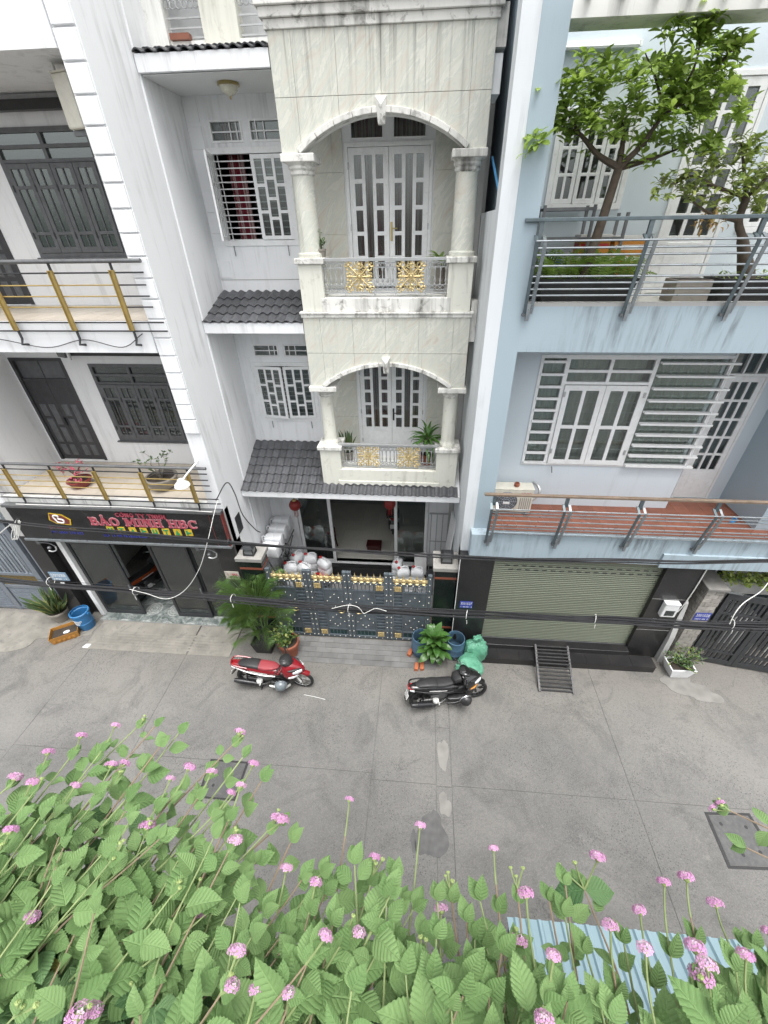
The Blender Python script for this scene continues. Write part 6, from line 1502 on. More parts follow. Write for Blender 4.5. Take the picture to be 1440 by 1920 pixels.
def sack(p, label, rz, lying, h=0.62, seed=1):
    r_ = thing('green_sack', label, 'sack', p, rz, group='green woven sacks by the shutter'); r2 = random.Random(seed)
    key = [(0.0,0.10),(0.0,0.20),(0.06,0.235),(0.14,0.25),(0.24,0.255),(0.34,0.25),(0.44,0.235),(0.52,0.205),(0.57,0.16),(0.605,0.10),(0.63,0.05),(0.655,0.042),(0.68,0.065),(0.72,0.095),(0.76,0.085)]
    L = []
    for (z0, r0), (z1, r1) in zip(key, key[1:]): L += [(z0+(z1-z0)*f, r0+(r1-r0)*f) for f in (0, 0.5)]
    L.append(key[-1]); n = 40; rings = []
    W_ = [(r2.randint(2, 13), r2.uniform(0, 6.28), r2.uniform(-22, 22), r2.uniform(0.010, 0.034)) for _ in range(12)]
    for z, rad in L:
        ring_ = []
        for i in range(n):
            a = 2*math.pi*i/n
            wv = 1+sum(am*math.sin(k*a+ph+z*fz) for k, ph, fz, am in W_)
            if z > 0.50: wv += 0.20*min(1, (z-0.50)/0.1)*math.sin(9*a+W_[0][1])*(0.6+0.4*math.sin(4*a+1))
            sq = 1/max(abs(math.cos(a))**3+abs(math.sin(a))**3, 0.3)**(1/3.0)
            ring_.append((rad*wv*sq*math.cos(a)*1.14, rad*wv*sq*math.sin(a)*0.82, z*h/0.62+0.018*math.sin(3*a+W_[1][1])*(z > 0.05)))
        rings.append(ring_)
    m = MB(); m.loft(rings); m.build('bag', 'sack_green', r_, smooth=75)
    MB().lathe([(0.052,0.635*h/0.62),(0.058,0.645*h/0.62),(0.052,0.655*h/0.62)],14).build('tie', 'sack_green', r_)
    if lying: r_.rotation_euler = (R(62), R(10), rz); r_.location.z += 0.20
    return r_
sack(PZ(888,1236)+Vector((0.02,0.05,0)), 'green woven sack standing upright against the granite pier', R(10), False, 0.66, 2)
sack(PZ(884,1256)+Vector((0.10,0.0,0)), 'green woven sack lying on its side before the upright one', R(-60), True, 0.56, 9)
# loading ramp of steel bars
rp = thing('steel_ramp', 'steel bar loading ramp leaning on the granite step', 'ramp', (3.40,6.1,0), world=True)
A0, A1, B0, B1 = Vector((3.02,6.62,0.42)), Vector((3.80,6.62,0.42)), Vector((2.98,5.60,0.02)), Vector((3.76,5.59,0.02))
plain('ramp_steel', (0.060,0.060,0.062), 0.5, metal=0.4, kind='world', dirt=(0.17,0.15,0.13), dirt_amt=0.5)
for a, b in ((A0,B0),(A1,B1)): MB().bar(a, b, 0.045, 0.05).build('side_rail', 'ramp_steel', rp)
for k in range(13):
    f = (k+0.5)/13; zz = 0.012 if k not in (4, 5) else 0.030
    MB().bar(A0.lerp(B0,f)+Vector((0,0,zz)), A1.lerp(B1,f)+Vector((0,0,zz)), 0.035, 0.025).build('rung', 'ramp_steel', rp)
for a in (A0.lerp(B0,0.3),A1.lerp(B1,0.3)): MB().bar(a, Vector((a.x,a.y-0.02,0.0)), 0.04).build('leg', 'ramp_steel', rp)
# white planter with a small shrub is made with the plants
# ---- jerrycans
def _can(nm):
    t = NT(nm); v = t.coord('local'); t.col(t.mix(t.noise(v, 7, 4), (0.62,0.64,0.66), (0.74,0.75,0.76))); t.set(Roughness=0.38, Subsurface_Weight=0.0, Specular_IOR_Level=0.4)
    t.bump(t.noise(v, 12, 4), 0.2, 0.01); return t.m
MDEF['can_white'] = _can
plain('can_cap', (0.40,0.03,0.03), 0.4)
CANS = {}
def jerry(loc, label, rot=(0,0,0), s=1.0):
    r_ = thing('jerrycan', label, 'jerrycan', loc, group='white plastic jerrycans of the courtyard'); r_.rotation_euler = rot; r_.scale = (s,s,s)
    if not CANS:
        def rr(z, hw, hd, p=5.0, dx=0.0):
            q = sec(0, 0, hw, hd, p, 20); return [(y_+dx, z_, z) for _, y_, z_ in q]
        b = MB(); b.loft([rr(0.0,0.12,0.09),rr(0.01,0.14,0.11),rr(0.05,0.145,0.115),rr(0.16,0.145,0.115),rr(0.175,0.138,0.108),rr(0.19,0.145,0.115),rr(0.30,0.145,0.115),rr(0.345,0.12,0.09,3.5),rr(0.37,0.075,0.06,3.0,-0.02),rr(0.385,0.06,0.05,3.0,-0.03)])
        CANS['b'] = b.mesh('body', 'can_white', 50)
        CANS['h'] = MB().tube(curve_pts([(0.115,0,0.335),(0.10,0,0.395),(0.03,0,0.415),(-0.03,0,0.40),(-0.045,0,0.37)],5),0.017,8,flat=0.8).mesh('handle', 'can_white', 50)
        CANS['c'] = MB().lathe([(0.032,0.375),(0.034,0.38),(0.034,0.41),(0.028,0.415)],14,(-0.09,0,-0.005)).mesh('cap', 'can_cap', 40)
    place('body', CANS['b'], r_); place('handle', CANS['h'], r_); place('cap', CANS['c'], r_)
    return r_
cid = 0
def at_can(px, py, z, rot, lab, s=1.25):
    p = PZ(px, py, z); jerry((p.x, p.y, z), lab, rot, s)
LY = lambda a, t=90: (R(t), 0, R(a))
# rack on the left with cans lying on it
rk = thing('can_rack', 'folding metal rack holding white jerrycans at the left courtyard wall', 'rack', (-4.0,8.5,0.02), world=True)
for y0 in (8.1,8.95):
    MB().bar((-4.22,y0,0.02),(-3.62,y0,1.75),0.03).build('leg', 'grey_rail', rk); MB().bar((-3.60,y0,0.02),(-4.22,y0,1.75),0.03).build('leg', 'grey_rail', rk)
for x in (-4.2,-3.66): MB().bar((x,7.95,1.76),(x,9.2,1.76),0.03).build('rail', 'grey_rail', rk)
for k, lab in enumerate(('nearest the street','second from the street','third from the street','deepest under the awning')):
    jerry((-3.68,7.98+k*0.37,2.00+0.03*k),'white jerrycan lying on the courtyard rack, '+lab,(R(3),R(-90),R(q_)) if False else (0,R(-90),R((-4,3,-2,5)[k])),1.38)
row = [(-3.72,8.55,0.02,20,'at the floor by the left rack, front left of the pile'),(-3.30,8.50,0.02,-10,'at the floor in the front row of the left pile'),(-3.66,8.95,0.02,40,'at the floor behind the rack legs'),(-3.22,8.92,0.02,5,'at the floor in the back row of the left pile'),
       (-3.70,8.50,0.56,15,'on top at the left end of the left pile'),(-3.28,8.50,0.56,-25,'on top at the middle of the left pile'),(-3.62,8.95,0.56,60,'on top of the left pile deepest under the rack'),(-3.20,8.92,0.56,10,'on top of the left pile close to the sliding door'),
       (-2.82,8.62,0.02,12,'at the floor at the inner end of the left pile'),(-2.74,8.72,0.56,-30,'on top at the inner end of the left pile beside the red basin')]
for x, y, z, a, lab in row: jerry((x,y,z), 'white jerrycan '+lab, (0,0,R(a)), 1.36)
for x, y, z, a, lab in [(-0.62,8.85,0.02,10,'at the floor left of the right hand group'),(-0.22,8.62,0.02,-15,'at the floor in the middle of the right hand group'),(0.18,8.60,0.02,25,'at the floor right end of the right hand group'),(-0.58,8.88,0.54,80,'on top at the back of the right hand group'),(-0.40,8.55,0.54,15,'on top at the front left of the right hand group'),(0.02,8.58,0.54,-8,'on top at the front right of the right hand group')]:
    jerry((x,y,z), 'white jerrycan '+lab, (0,0,R(a)), 1.3)
plain('basin_red', (0.45,0.012,0.015), 0.35)
rb = thing('red_basin', 'red plastic basin tilted among the white jerrycans', 'basin', (-2.78,8.40,0.60)); rb.rotation_euler = (R(-35),R(15),0)
tub(MB(), [(0.002,0.0),(0.13,0.0),(0.19,0.11),(0.205,0.115),(0.205,0.125)],0.008).build('bowl', 'basin_red', rb, smooth=40); MB().lathe([(0.205,0.113),(0.215,0.12),(0.205,0.128)],28,cap=False).build('rim', 'basin_red', rb)
bx_ = thing('grey_crate', 'grey plastic crate under the red basin behind the gate', 'crate', (-2.78,8.42,0.018))
for z in (0.0,0.14,0.28,0.42): MB().box(-0.22,0.22,-0.16,0.16,z,z+0.05).build('rim', 'grey_wood', bx_)
for sx in (-1,1):
    for sy in (-1,1): MB().box(sx*0.20-0.02,sx*0.20+0.02,sy*0.14-0.02,sy*0.14+0.02,0,0.5).build('corner', 'grey_wood', bx_)
MB().box(-0.22,0.22,-0.16,0.16,0.50,0.54).build('lid', 'grey_wood', bx_)
MB_ = MB()
for k in range(5):
    MB_.tube([(-4.12+0.05*k+0.20*math.cos(a_/6.0),8.95-0.02*k,1.25+0.28*math.sin(a_/6.0)) for a_ in range(0,38,2)],0.010,5)
hz = MB_.build('hose_coil', 'cable'); tag(hz, 'black hose coil hanging beside the rack in the courtyard', 'hose')
# ---- red lanterns below the awning
plain('lantern_red', (0.20,0.015,0.012), 0.6)
def red_lantern(x, y, z, label):
    r_ = thing('red_lantern', label, 'lantern', (x,y,z))
    MB().lathe([(0.05,0.16),(0.11,0.13),(0.15,0.06),(0.155,0.0),(0.14,-0.06),(0.10,-0.11),(0.05,-0.13)],16).build('body', 'lantern_red', r_)
    MB().lathe([(0.055,0.16),(0.06,0.175),(0.05,0.19)],14).build('cap', 'brass', r_); MB().tube([(0,0,0.19),(0,0,0.40)],0.005,5).build('cord', 'lantern_red', r_)
    t_ = MB()
    for k in range(8): t_.tube([(0.05*math.cos(k*0.785),0.05*math.sin(k*0.785),-0.13),(0.055*math.cos(k*0.785),0.055*math.sin(k*0.785),-0.34)],0.007,4)
    t_.build('tassel', 'lantern_red', r_)
red_lantern(*PX(553,948,8.7), 'red paper lantern at the left under the lowest awning'); red_lantern(*PX(731,945,8.7), 'red paper lantern at the middle under the lowest awning')
# ---- things in the room and behind the glass
def stool(loc, mat, label):
    r_ = thing('plastic_chair', label, 'chair', loc)
    MB().box(-0.19,0.19,-0.18,0.18,0.40,0.43).build('seat', mat, r_, bevel=0.008); MB().box(-0.19,0.19,0.16,0.19,0.43,0.78).build('backrest', mat, r_, bevel=0.008)
    for sx in (-1,1):
        for sy in (-1,1): MB().bar((sx*0.17,sy*0.16,0.40),(sx*0.20,sy*0.19,0.0),0.035).build('leg', mat, r_)
plain('plastic_maroon', (0.05,0.008,0.008), 0.5)
stool((-2.85,9.95,0.40),'plastic_maroon','dark red plastic chair behind the left sliding door'); mb_ = thing('storage_bin', 'low dark maroon bin on the cream floor inside the centre house', 'bin', PZ(702,1030,0.40)); MB().box(-0.22,0.22,-0.15,0.15,0,0.24).build('body', 'plastic_maroon', mb_, bevel=0.015); MB().box(-0.24,0.24,-0.17,0.17,0.24,0.27).build('lid', 'plastic_maroon', mb_, bevel=0.01)
bd = MB().cbox((0.10,9.05,0.75),(0.36,0.03,0.75),(R(-12),0,R(8))).build('leaning_board', 'letter_white', bevel=0.004); tag(bd, 'pale blue board leaning outside the right sliding door', 'board')
wb = thing('clear_drum', 'grey plastic drum standing by the right sliding door', 'drum', (0.52,8.7,0.02))
tub(MB(), [(0.002,0.0),(0.20,0.0),(0.23,0.30),(0.24,0.62),(0.25,0.65)],0.012).build('body', 'grey_wood', wb, smooth=40); MB().lathe([(0.25,0.64),(0.262,0.65),(0.25,0.662)],26,cap=False).build('rim', 'grey_wood', wb)
# ---- air conditioners
def ac_unit(loc, rz, label, s=1.0, txt=None):
    r_ = thing('air_conditioner', label, 'air conditioner', loc, rz); r_.scale = (s,s,s)
    MB().box(-0.40,0.40,-0.14,0.14,0.0,0.54).build('case', 'ac_cream', r_, bevel=0.02)
    MB().box(-0.405,0.405,-0.145,0.145,0.54,0.56).build('lid', 'ac_cream', r_, bevel=0.006)
    g = MB().lathe([(0.225,0.0),(0.225,0.006),(0.002,0.006)],32); g.v = [(x-0.13,-0.141-z,y+0.27) for x, y, z in g.v]; g.build('fan_recess', 'grey_wood', r_)
    gl = MB()
    for rr in (0.06,0.10,0.14,0.18,0.22): gl.tube([(-0.13+rr*math.cos(2*math.pi*k/28),-0.158,0.27+rr*math.sin(2*math.pi*k/28)) for k in range(29)],0.004,4,False)
    for k in range(12): a = math.pi*k/6; gl.tube([(-0.13+0.05*math.cos(a),-0.160,0.27+0.05*math.sin(a)),(-0.13+0.225*math.cos(a),-0.156,0.27+0.225*math.sin(a))],0.0035,4,False)
    gl.build('fan_guard', 'mesh_grey', r_); MB().cbox((-0.13,-0.165,0.24),(0.13,0.012,0.05)).build('badge', 'letter_white', r_)
    for k in range(6): MB().box(0.14+k*0.04,0.16+k*0.04,-0.146,-0.14,0.08,0.36).build('vent_slot', 'cap_stone', r_)
    if txt: text_mesh(txt, 0.06, 'letter_red', r_, (0.15,-0.1425,0.44), width=0.20)
    for x in (-0.3,0.3): MB().box(x-0.03,x+0.03,-0.16,0.16,-0.06,0.0).build('foot', 'grey_rail', r_)
    return r_
plain('ac_cream', (0.60,0.58,0.50), 0.45, dirt=(0.35,0.32,0.25), dirt_amt=0.3)
acu = ac_unit((2.02,7.62,3.84), 0.0, 'cream air conditioner unit on the red tiled balcony', 1.05, 'SANYO')
MB().tube(curve_pts([(0.40,0.0,0.20),(0.50,0.02,0.28),(0.56,0.05,0.42),(0.52,0.14,0.50),(0.45,0.24,0.52)],5),0.03,8).build('pipe', 'silver_iron', acu, smooth=True)
tag(MB().lathe([(0.05,0.0),(0.06,0.05),(0.05,0.08),(0.04,0.08),(0.04,0.02)],14,(2.08,7.60,4.434)).build('small_pot', 'terracotta'), 'small brown pot standing on top of the cream air conditioner', 'pot')
a2 = ac_unit((-4.85,7.75,10.20), R(74), 'white air conditioner unit hung under the top left balcony', 1.02)
for y0 in (-0.3,0.3): MB().bar((y0,0.16,-0.06),(y0,0.16,0.75),0.03).build('hanger', 'white_metal', a2)
# white floodlight on an arm at the left balcony
fl_ = thing('flood_lamp', 'white dish floodlight on an arm at the lower left balcony rail', 'lamp', PX(368,868,6.88))
MB().tube([(0,0,0),(-0.12,-0.16,-0.12),(-0.22,-0.28,-0.24)],0.018,8).build('arm', 'white_metal', fl_, smooth=True)
MB().lathe([(0.03,0.10),(0.06,0.08),(0.075,0.04),(0.14,-0.02),(0.15,-0.06),(0.14,-0.065)],22,(-0.25,-0.30,-0.30)).build('shade', 'white_plastic', fl_, smooth=50)
MB().cbox((0,0.02,0),(0.05,0.06,0.06)).build('clamp', 'white_metal', fl_)
# blue slippers on the tiles
sp_ = thing('blue_slipper', 'blue rubber slipper on the red balcony tiles', 'slipper', PZ(1375,977,3.78)); sp_.rotation_euler = (0,0,R(40))
MB().loft([sec(-0.13,0.012,0.035,0.012),sec(-0.05,0.012,0.035,0.012),sec(0.06,0.012,0.045,0.012),sec(0.13,0.012,0.03,0.012)]).build('sole', 'bucket_blue', sp_, smooth=True); MB().tube(curve_pts([(0.0,-0.045,0.02),(0.05,0,0.07),(0.0,0.045,0.02)],4),0.012,6).build('strap', 'bucket_blue', sp_)
# dark vent plate on the white side wall
tag(MB().box(-4.298,-4.285,7.35,7.60,3.02,3.50).build('wall_vent', 'dark_frame'), 'dark vent plate on the white side wall beside the sign', 'vent')
# ---- blue balcony: foam boxes, metal frame, planters
plain('box_orange', (0.55,0.22,0.03), 0.6); plain('box_white', (0.72,0.70,0.66), 0.6); plain('box_red', (0.50,0.03,0.03), 0.5)
def foam_box(x, y, z, w, d, h, label, stripe):
    r_ = thing('carton_box', label, 'box', (x,y,z), rng.uniform(-0.06,0.06))
    MB().box(-w/2,w/2,-d/2,d/2,0,h*0.8).build('body', 'box_orange', r_, bevel=0.008); MB().box(-w/2-0.01,w/2+0.01,-d/2-0.01,d/2+0.01,h*0.8,h).build('lid', 'box_white', r_, bevel=0.008)
    MB().box(-w/2+0.02,w/2-0.02,-d/2-0.004,-d/2-0.001,h*0.35,h*0.58).build('stripe', stripe, r_)
    MB().box(-w/2-0.004,-w/2-0.001,-d/2+0.03,d/2-0.03,h*0.35,h*0.58).build('stripe', stripe, r_)
for x, y, z, st, lab in ((2.62,7.98,8.0,'box_red','orange and white carton at the bottom of the left stack by the tree'),(2.62,7.98,8.30,'box_white','orange and white carton second in the left stack by the tree'),(2.62,7.98,8.60,'box_red','orange and white carton topmost in the left stack by the tree'),
    (3.12,7.92,8.0,'box_white','orange and white carton at the bottom of the right stack by the tree'),(3.12,7.92,8.30,'box_red','orange and white carton in the middle of the right stack by the tree'),(3.12,7.92,8.58,'box_white','orange and white carton topmost in the right stack by the tree')):
    foam_box(x,y,z,0.46,0.34,0.29 if z < 8.5 else 0.28,lab,st)
fr_ = thing('slotted_rack', 'slotted steel shelf frame standing behind the balcony tree', 'rack', (2.2,7.9,8.006), world=True)
for x in (1.72,2.45,2.95):
    for y in (7.72,8.08): MB().box(x,x+0.04,y,y+0.04,8.006,9.25 if x < 2.9 else 9.15).build('upright', 'grey_rail', fr_)
for z0 in (8.4,8.85,9.22): 
    for y in (7.72,8.08): MB().box(1.72,2.49 if z0 > 9 else 2.99,y-0.01,y,z0-0.04,z0).build('rail', 'grey_rail', fr_)
    MB().box(1.73,2.48,7.74,8.10,z0-0.012,z0-0.004).build('shelf', 'grey_rail', fr_)
for x, c in ((1.85,'letter_green'),(2.0,'white_plastic'),(2.12,'barrel_blue')): tag(MB().lathe([(0.04,0),(0.045,0.01),(0.045,0.14),(0.02,0.18),(0.02,0.21)],12,(x,7.85,8.398)).build('plastic_bottle', c), {'letter_green':'green','white_plastic':'white','barrel_blue':'blue'}[c]+' plastic bottle on the slotted shelf frame', 'bottle')
# ---- own side of the street: planter ledge below the camera and blue sheet roof
plain('planter_wall', (0.45,0.44,0.42), 0.8, kind='world', bump=0.2)
OW = thing('balcony_planter', 'concrete balcony planter holding the flowering shrubs below the frame', 'planter', (0,-0.3,7.0), world=True)
MB().box(-1.4,1.4,-0.16,-0.10,7.35,7.95).build('front_wall', 'planter_wall', OW); MB().box(-1.4,1.4,-0.62,-0.56,7.35,7.95).build('rear_wall', 'planter_wall', OW)
for x in (-1.4,1.34): MB().box(x,x+0.06,-0.56,-0.16,7.35,7.95).build('end_wall', 'planter_wall', OW)
MB().box(-1.34,1.34,-0.56,-0.16,7.35,7.86).build('soil', 'soil', OW)
OH = thing('near_house', 'pale rendered house front below the planter on the near side', 'house', (0,-0.8,0), world=True)
MB().box(-6,6,-1.2,-0.82,0,7.0).build('wall', 'pale_blue_wall', OH); MB().box(-6,6,-1.6,-0.1,7.0,7.35).build('balcony_slab', 'planter_wall', OH)
def _sheet(nm):
    t = NT(nm); v = t.coord('world'); t.col(t.mix(t.noise(v, 2, 4), (0.24,0.35,0.40), (0.32,0.43,0.47))); t.set(Roughness=0.35, Metallic=0.2); return t.m
MDEF['sheet_blue'] = _sheet
BR = thing('blue_sheet_roof', 'pale blue corrugated sheet roof below the shrubs', 'roof', (2.0,0.2,3.6), world=True)
for k in range(7):                # seven overlapping sheets, each with three ribs
    m = MB(); x0 = 0.98+k*0.33; w = 0.35; prof = []
    for j in range(3):
        a = x0+j*0.11
        prof += [(a,0.0),(a+0.055,0.0),(a+0.068,0.028),(a+0.092,0.028),(a+0.105,0.0)]
    prof.append((x0+w,0.0))
    m.loft([[(x,y_,z_+h+0.002*(k % 2)) for x, h in prof] for y_, z_ in ((1.02-0.05*0,3.55),(-0.82,4.05))], False, False)
    o = m.build('roof_sheet', 'sheet_blue', BR); sm = o.modifiers.new('s','SOLIDIFY'); sm.thickness = 0.004
MB().box(0.98,3.3,0.90,0.94,3.48,3.54).build('purlin', 'grey_rail', BR); MB().bar((1.05,0.9,3.50),(1.05,-0.82,3.2),0.04).build('bracket', 'grey_rail', BR); MB().bar((3.2,0.9,3.50),(3.2,-0.82,3.2),0.04).build('bracket', 'grey_rail', BR)
# ================================================================ overhead cables along the street
def cable_bundle(name, label, pts, Y, n, spread, rad, seed, thin=()):
    base = [PX(x, y, Y) for x, y in pts]
    a, b = base[0], base[-1]
    base = [a+(a-base[1]).normalized()*9, ] + base + [b+(b-base[-2]).normalized()*9]
    base[0].z = a.z+1.0; base[-1].z = b.z+0.9
    r2 = random.Random(seed); root = thing(name, label, 'cables', (0,Y,base[2].z), world=True)
    for k in range(n):
        oy, oz = r2.uniform(-spread, spread)*0.6, r2.uniform(-spread, spread); ph = r2.uniform(0, 6.28); fr = r2.uniform(0.5, 1.3)
        pts_ = []
        for i, p in enumerate(curve_pts(base, 12)):
            wz = spread*0.55*math.sin(p.x*fr+ph)*(0.6+0.4*math.sin(p.x*0.31+ph*2)); wy = spread*0.5*math.cos(p.x*fr*0.8+ph)
            pts_.append((p.x, p.y+oy+wy, p.z+oz*0.6+wz))
        MB().tube(pts_, rad*r2.uniform(0.7,1.25), 6).build('cable', 'cable', root, smooth=True)
    for dz, rr in thin:
        MB().tube([(p.x, p.y-0.05, p.z+dz) for p in curve_pts(base, 6)], rr, 5).build('wire', 'cable', root)
    return root
b1 = cable_bundle('lower_cable_bundle', 'thick bundle of black cables crossing in front of the gate and shutter', [(0,1086),(225,1106),(450,1124),(650,1141),(860,1152),(1100,1162),(1440,1174)], 5.8, 13, 0.075, 0.0155, 3, ((0.20,0.005),))
for px, py in ((95,1090),(437,1122),(655,1140),(875,1152),(1115,1160),(1372,1170),(255,1108)):
    p = PX(px, py, 5.8); MB().tube([(p.x+0.075*math.cos(t_)*0.25, 5.8+0.085*math.cos(t_), p.z+0.10*math.sin(t_)) for t_ in [k*0.52 for k in range(13)]],0.008,5,False).build('cable_tie', 'white_cable', b1)
    MB().tube([(p.x,5.71,p.z-0.08),(p.x+0.01,5.70,p.z-0.17)],0.007,5).build('tie_end', 'white_cable', b1)
b2 = cable_bundle('upper_cable_bundle', 'thin group of black cables crossing in front of the shop sign and awning', [(0,976),(220,996),(420,1015),(640,1032),(860,1044),(1150,1050),(1440,1052)], 5.8, 6, 0.045, 0.0115, 8)
for px, py in ((36,978),(430,1016)):
    p = PX(px, py, 5.8); MB().tube([(p.x, 5.8+0.055*math.cos(t_), p.z+0.06*math.sin(t_)) for t_ in [k*0.52 for k in range(13)]],0.012,5,False).build('cable_tie', 'cable', b2)
def wire(ctrl, r_, mat, name, label):
    tag(MB().tube(curve_pts(ctrl, 8), r_, 6).build(name, mat, smooth=True), label, 'cable')
wire([PX(408,938,6.6),PX(402,960,6.3),PX(388,1020,5.9),PX(372,1070,5.75),PX(345,1108,5.72),PX(312,1123,5.72),PX(275,1113,5.72),PX(243,1105,5.74)], 0.0065, 'white_cable', 'drop_cable', 'white cable drooping from the shop sign corner to the lower bundle')
wire([PX(405,938,6.6),PX(425,905,7.1),PX(440,925,7.3),PX(455,965,7.5),PX(478,992,7.7),PX(488,998,7.9)], 0.012, 'cable', 'drop_cable', 'thin black cable looping across the white side wall')
wire([PX(1440,1093,6.2),PX(1425,1110,6.1),PX(1395,1130,5.95),PX(1378,1150,5.82),PX(1368,1170,5.75)], 0.009, 'white_cable', 'drop_cable', 'white cable curving down over the slatted gate at right')
wire([PX(622,1141,5.72),PX(650,1135,5.70),PX(668,1137,5.70),PX(676,1143,5.68),PX(682,1150,5.68),PX(690,1147,5.68),PX(705,1141,5.7),PX(725,1146,5.7)], 0.0065, 'white_cable', 'loose_wire', 'white wire end curling on the bundle before the gate')
wire([PX(0,1000,5.9),PX(18,985,5.85),PX(36,976,5.8)], 0.012, 'white_cable', 'drop_cable', 'white cable slanting to the upper bundle at far left')
for k in range(3):
    wire([PX(30+3*k,976,5.78),PX(22+5*k,1000-4*k,5.76),PX(24+4*k,1012,5.76),PX(30+3*k,1000,5.76),PX(34+2*k,978,5.78)], 0.008, 'white_cable', 'cable_loop', ('leftmost','middle','rightmost')[k]+' of three white cable loops hanging from the upper bundle')
wire([PX(30,945,6.75),PX(120,948,6.75),PX(240,951,6.75),PX(330,956,6.75),PX(398,960,6.75)], 0.009, 'white_cable', 'sign_wire', 'pale wire running along the top of the shop sign')
# ================================================================ plants
def leaf_mesh(name, mat, L=1.0, W=0.4, n=6, droop=0.25, fold=0.10, widest=0.45, tip=1.0, serr=0.0, wave=0.0, cup=0.0):
    """leaf: base at the origin, along +Y, face up +Z"""
    m = MB(); rows = []; cols = (-1, -0.7, -0.35, 0, 0.35, 0.7, 1)
    for i in range(n+1):
        t = i/n
        a = (t/widest) if t < widest else (1-t)/(1-widest)
        w = W*0.5*(math.sin(math.pi/2*max(0.0, a))**(0.8 if t < widest else tip))
        w = max(w, 0.004*W) if 0 < i < n else 0.010*W
        edge = 1.0
        if serr and 0 < i < n: edge = 1+(serr if i % 2 else -serr)
        y = L*(t if droop == 0 else math.sin(t*droop*1.6)/(droop*1.6)); z = -L*droop*t*t*0.55
        rows.append([(c*w*(edge if abs(c) == 1 else 1.0), y+(0.03*L*abs(c)*(1-t) if serr else 0), z+fold*abs(c)*w*2-cup*(abs(c) == 1)*w+wave*math.sin(t*9+c*2)*w*abs(c)) for c in cols])
    k = len(cols); vs = [p for r_ in rows for p in r_]
    m.add(vs, [(i*k+j, i*k+j+1, (i+1)*k+j+1, (i+1)*k+j) for i in range(n) for j in range(k-1)])
    me = bpy.data.meshes.new(name); me.from_pydata(m.v, [], m.f); me.materials.append(getmat(mat))
    uv = me.uv_layers.new(name='leaf_uv')                # blade coordinates, so that joined leaves keep their veins
    uv.data.foreach_set('uv', [q for l in me.loops for q in (m.v[l.vertex_index][0]+0.5, m.v[l.vertex_index][1])])
    me.polygons.foreach_set('use_smooth', [True]*len(me.polygons)); me.update(); return me
def orient(d, up=(0,0,1), roll=0.0):
    y = Vector(d).normalized(); u = Vector(up)
    x = y.cross(u)
    if x.length < 1e-4: x = y.cross(Vector((1,0,0)))
    x.normalize(); z = x.cross(y)
    m = Matrix((x, y, z)).transposed()
    return (m @ Matrix.Rotation(roll, 3, 'Y')).to_euler()
def bake(meshes_placed, name, parent):
    """many leaves joined into one part"""
    V, F, U = [], [], []
    mat = None
    for me, M4 in meshes_placed:
        n = len(V); mat = me.materials[0]
        V += [tuple(M4 @ v.co) for v in me.vertices]; F += [tuple(n+i for i in p.vertices) for p in me.polygons]
        if me.uv_layers:
            k = rng.randint(0, 9)*2; a = [0.0]*(2*len(me.loops)); me.uv_layers[0].data.foreach_get('uv', a); a[0::2] = [q+k for q in a[0::2]]; U += a
    if not V: return None
    me = bpy.data.meshes.new(name); me.from_pydata(V, [], F); me.materials.append(mat); me.polygons.foreach_set('use_smooth', [True]*len(F)); me.update()
    if len(U) == 2*len(me.loops): me.uv_layers.new(name='leaf_uv').data.foreach_set('uv', U)
    o = place(name, me, parent); o['kind'] = 'stuff'; return o
class Leaves:
    """collects leaves of one plant; the largest 280 become parts, the rest one stuff part"""
    def __init__(s, parent, cap=280, partname='leaf'): s.p = parent; s.L = []; s.cap = cap; s.n = partname
    def add(s, me, loc, rot, sc): s.L.append((me, Vector(loc), rot, sc))
    def done(s):
        def seen(q):
            w = q[1]+(WORLD.get(s.p.name) and Vector((0,0,0)) or (s.p.location if s.p.name not in WORLD else Vector((0,0,0))))
            d = w-Vector((0,0,CAMZ)); zc = d.dot(_f)
            if zc < 0.05: return 0.0
            x, y = CX+FPX*d.dot(_r)/zc, CY+FPX*d.dot(_d)/zc
            k = (q[3] if not hasattr(q[3], '__len__') else max(q[3]))/zc
            return k if -40 < x < 1480 and -40 < y < 1960 else k*0.02
        L = sorted(s.L, key=lambda q: -seen(q))
        rng.shuffle(L) if False else None
        for me, loc, rot, sc in L[:s.cap]: place(s.n, me, s.p, loc, rot, sc)
        rest = {}
        for me, loc, rot, sc in L[s.cap:]: rest.setdefault(me.materials[0].name, []).append((me, Matrix.LocRotScale(loc, rot, Vector((sc,)*3) if not hasattr(sc, '__len__') else Vector(sc))))
        for k, v in rest.items(): bake(v, 'foliage', s.p)
leafmat('leaf_tree', (0.19,0.30,0.055), (0.42,0.53,0.14), 0.52, 0.5)
leafmat('leaf_dark', (0.030,0.075,0.022), (0.085,0.155,0.045), 0.15, 0.35, 0.5)
leafmat('leaf_palm', (0.045,0.105,0.03), (0.12,0.20,0.055), 0.25, 0.45)
leafmat('leaf_broad', (0.035,0.10,0.025), (0.09,0.20,0.045), 0.2, 0.3, 0.5)
leafmat('leaf_variegated', (0.11,0.20,0.035), (0.48,0.50,0.17), 0.3, 0.45)
leafmat('leaf_fern', (0.11,0.20,0.04), (0.24,0.35,0.09), 0.3, 0.5)
leafmat('leaf_sword', (0.06,0.09,0.035), (0.28,0.28,0.12), 0.1, 0.45)
leafmat('petal_pink', (0.60,0.06,0.14), (0.70,0.22,0.30), 0.2, 0.6)
leafmat('leaf_dry', (0.30,0.17,0.07), (0.42,0.26,0.12), 0.2, 0.7)
plain('bark', (0.085,0.065,0.048), 0.9, var=0.35, scale=14, bump=0.8, bscale=50); plain('bark_grey', (0.20,0.18,0.15), 0.85, var=0.3, scale=14, bump=0.6, bscale=50)
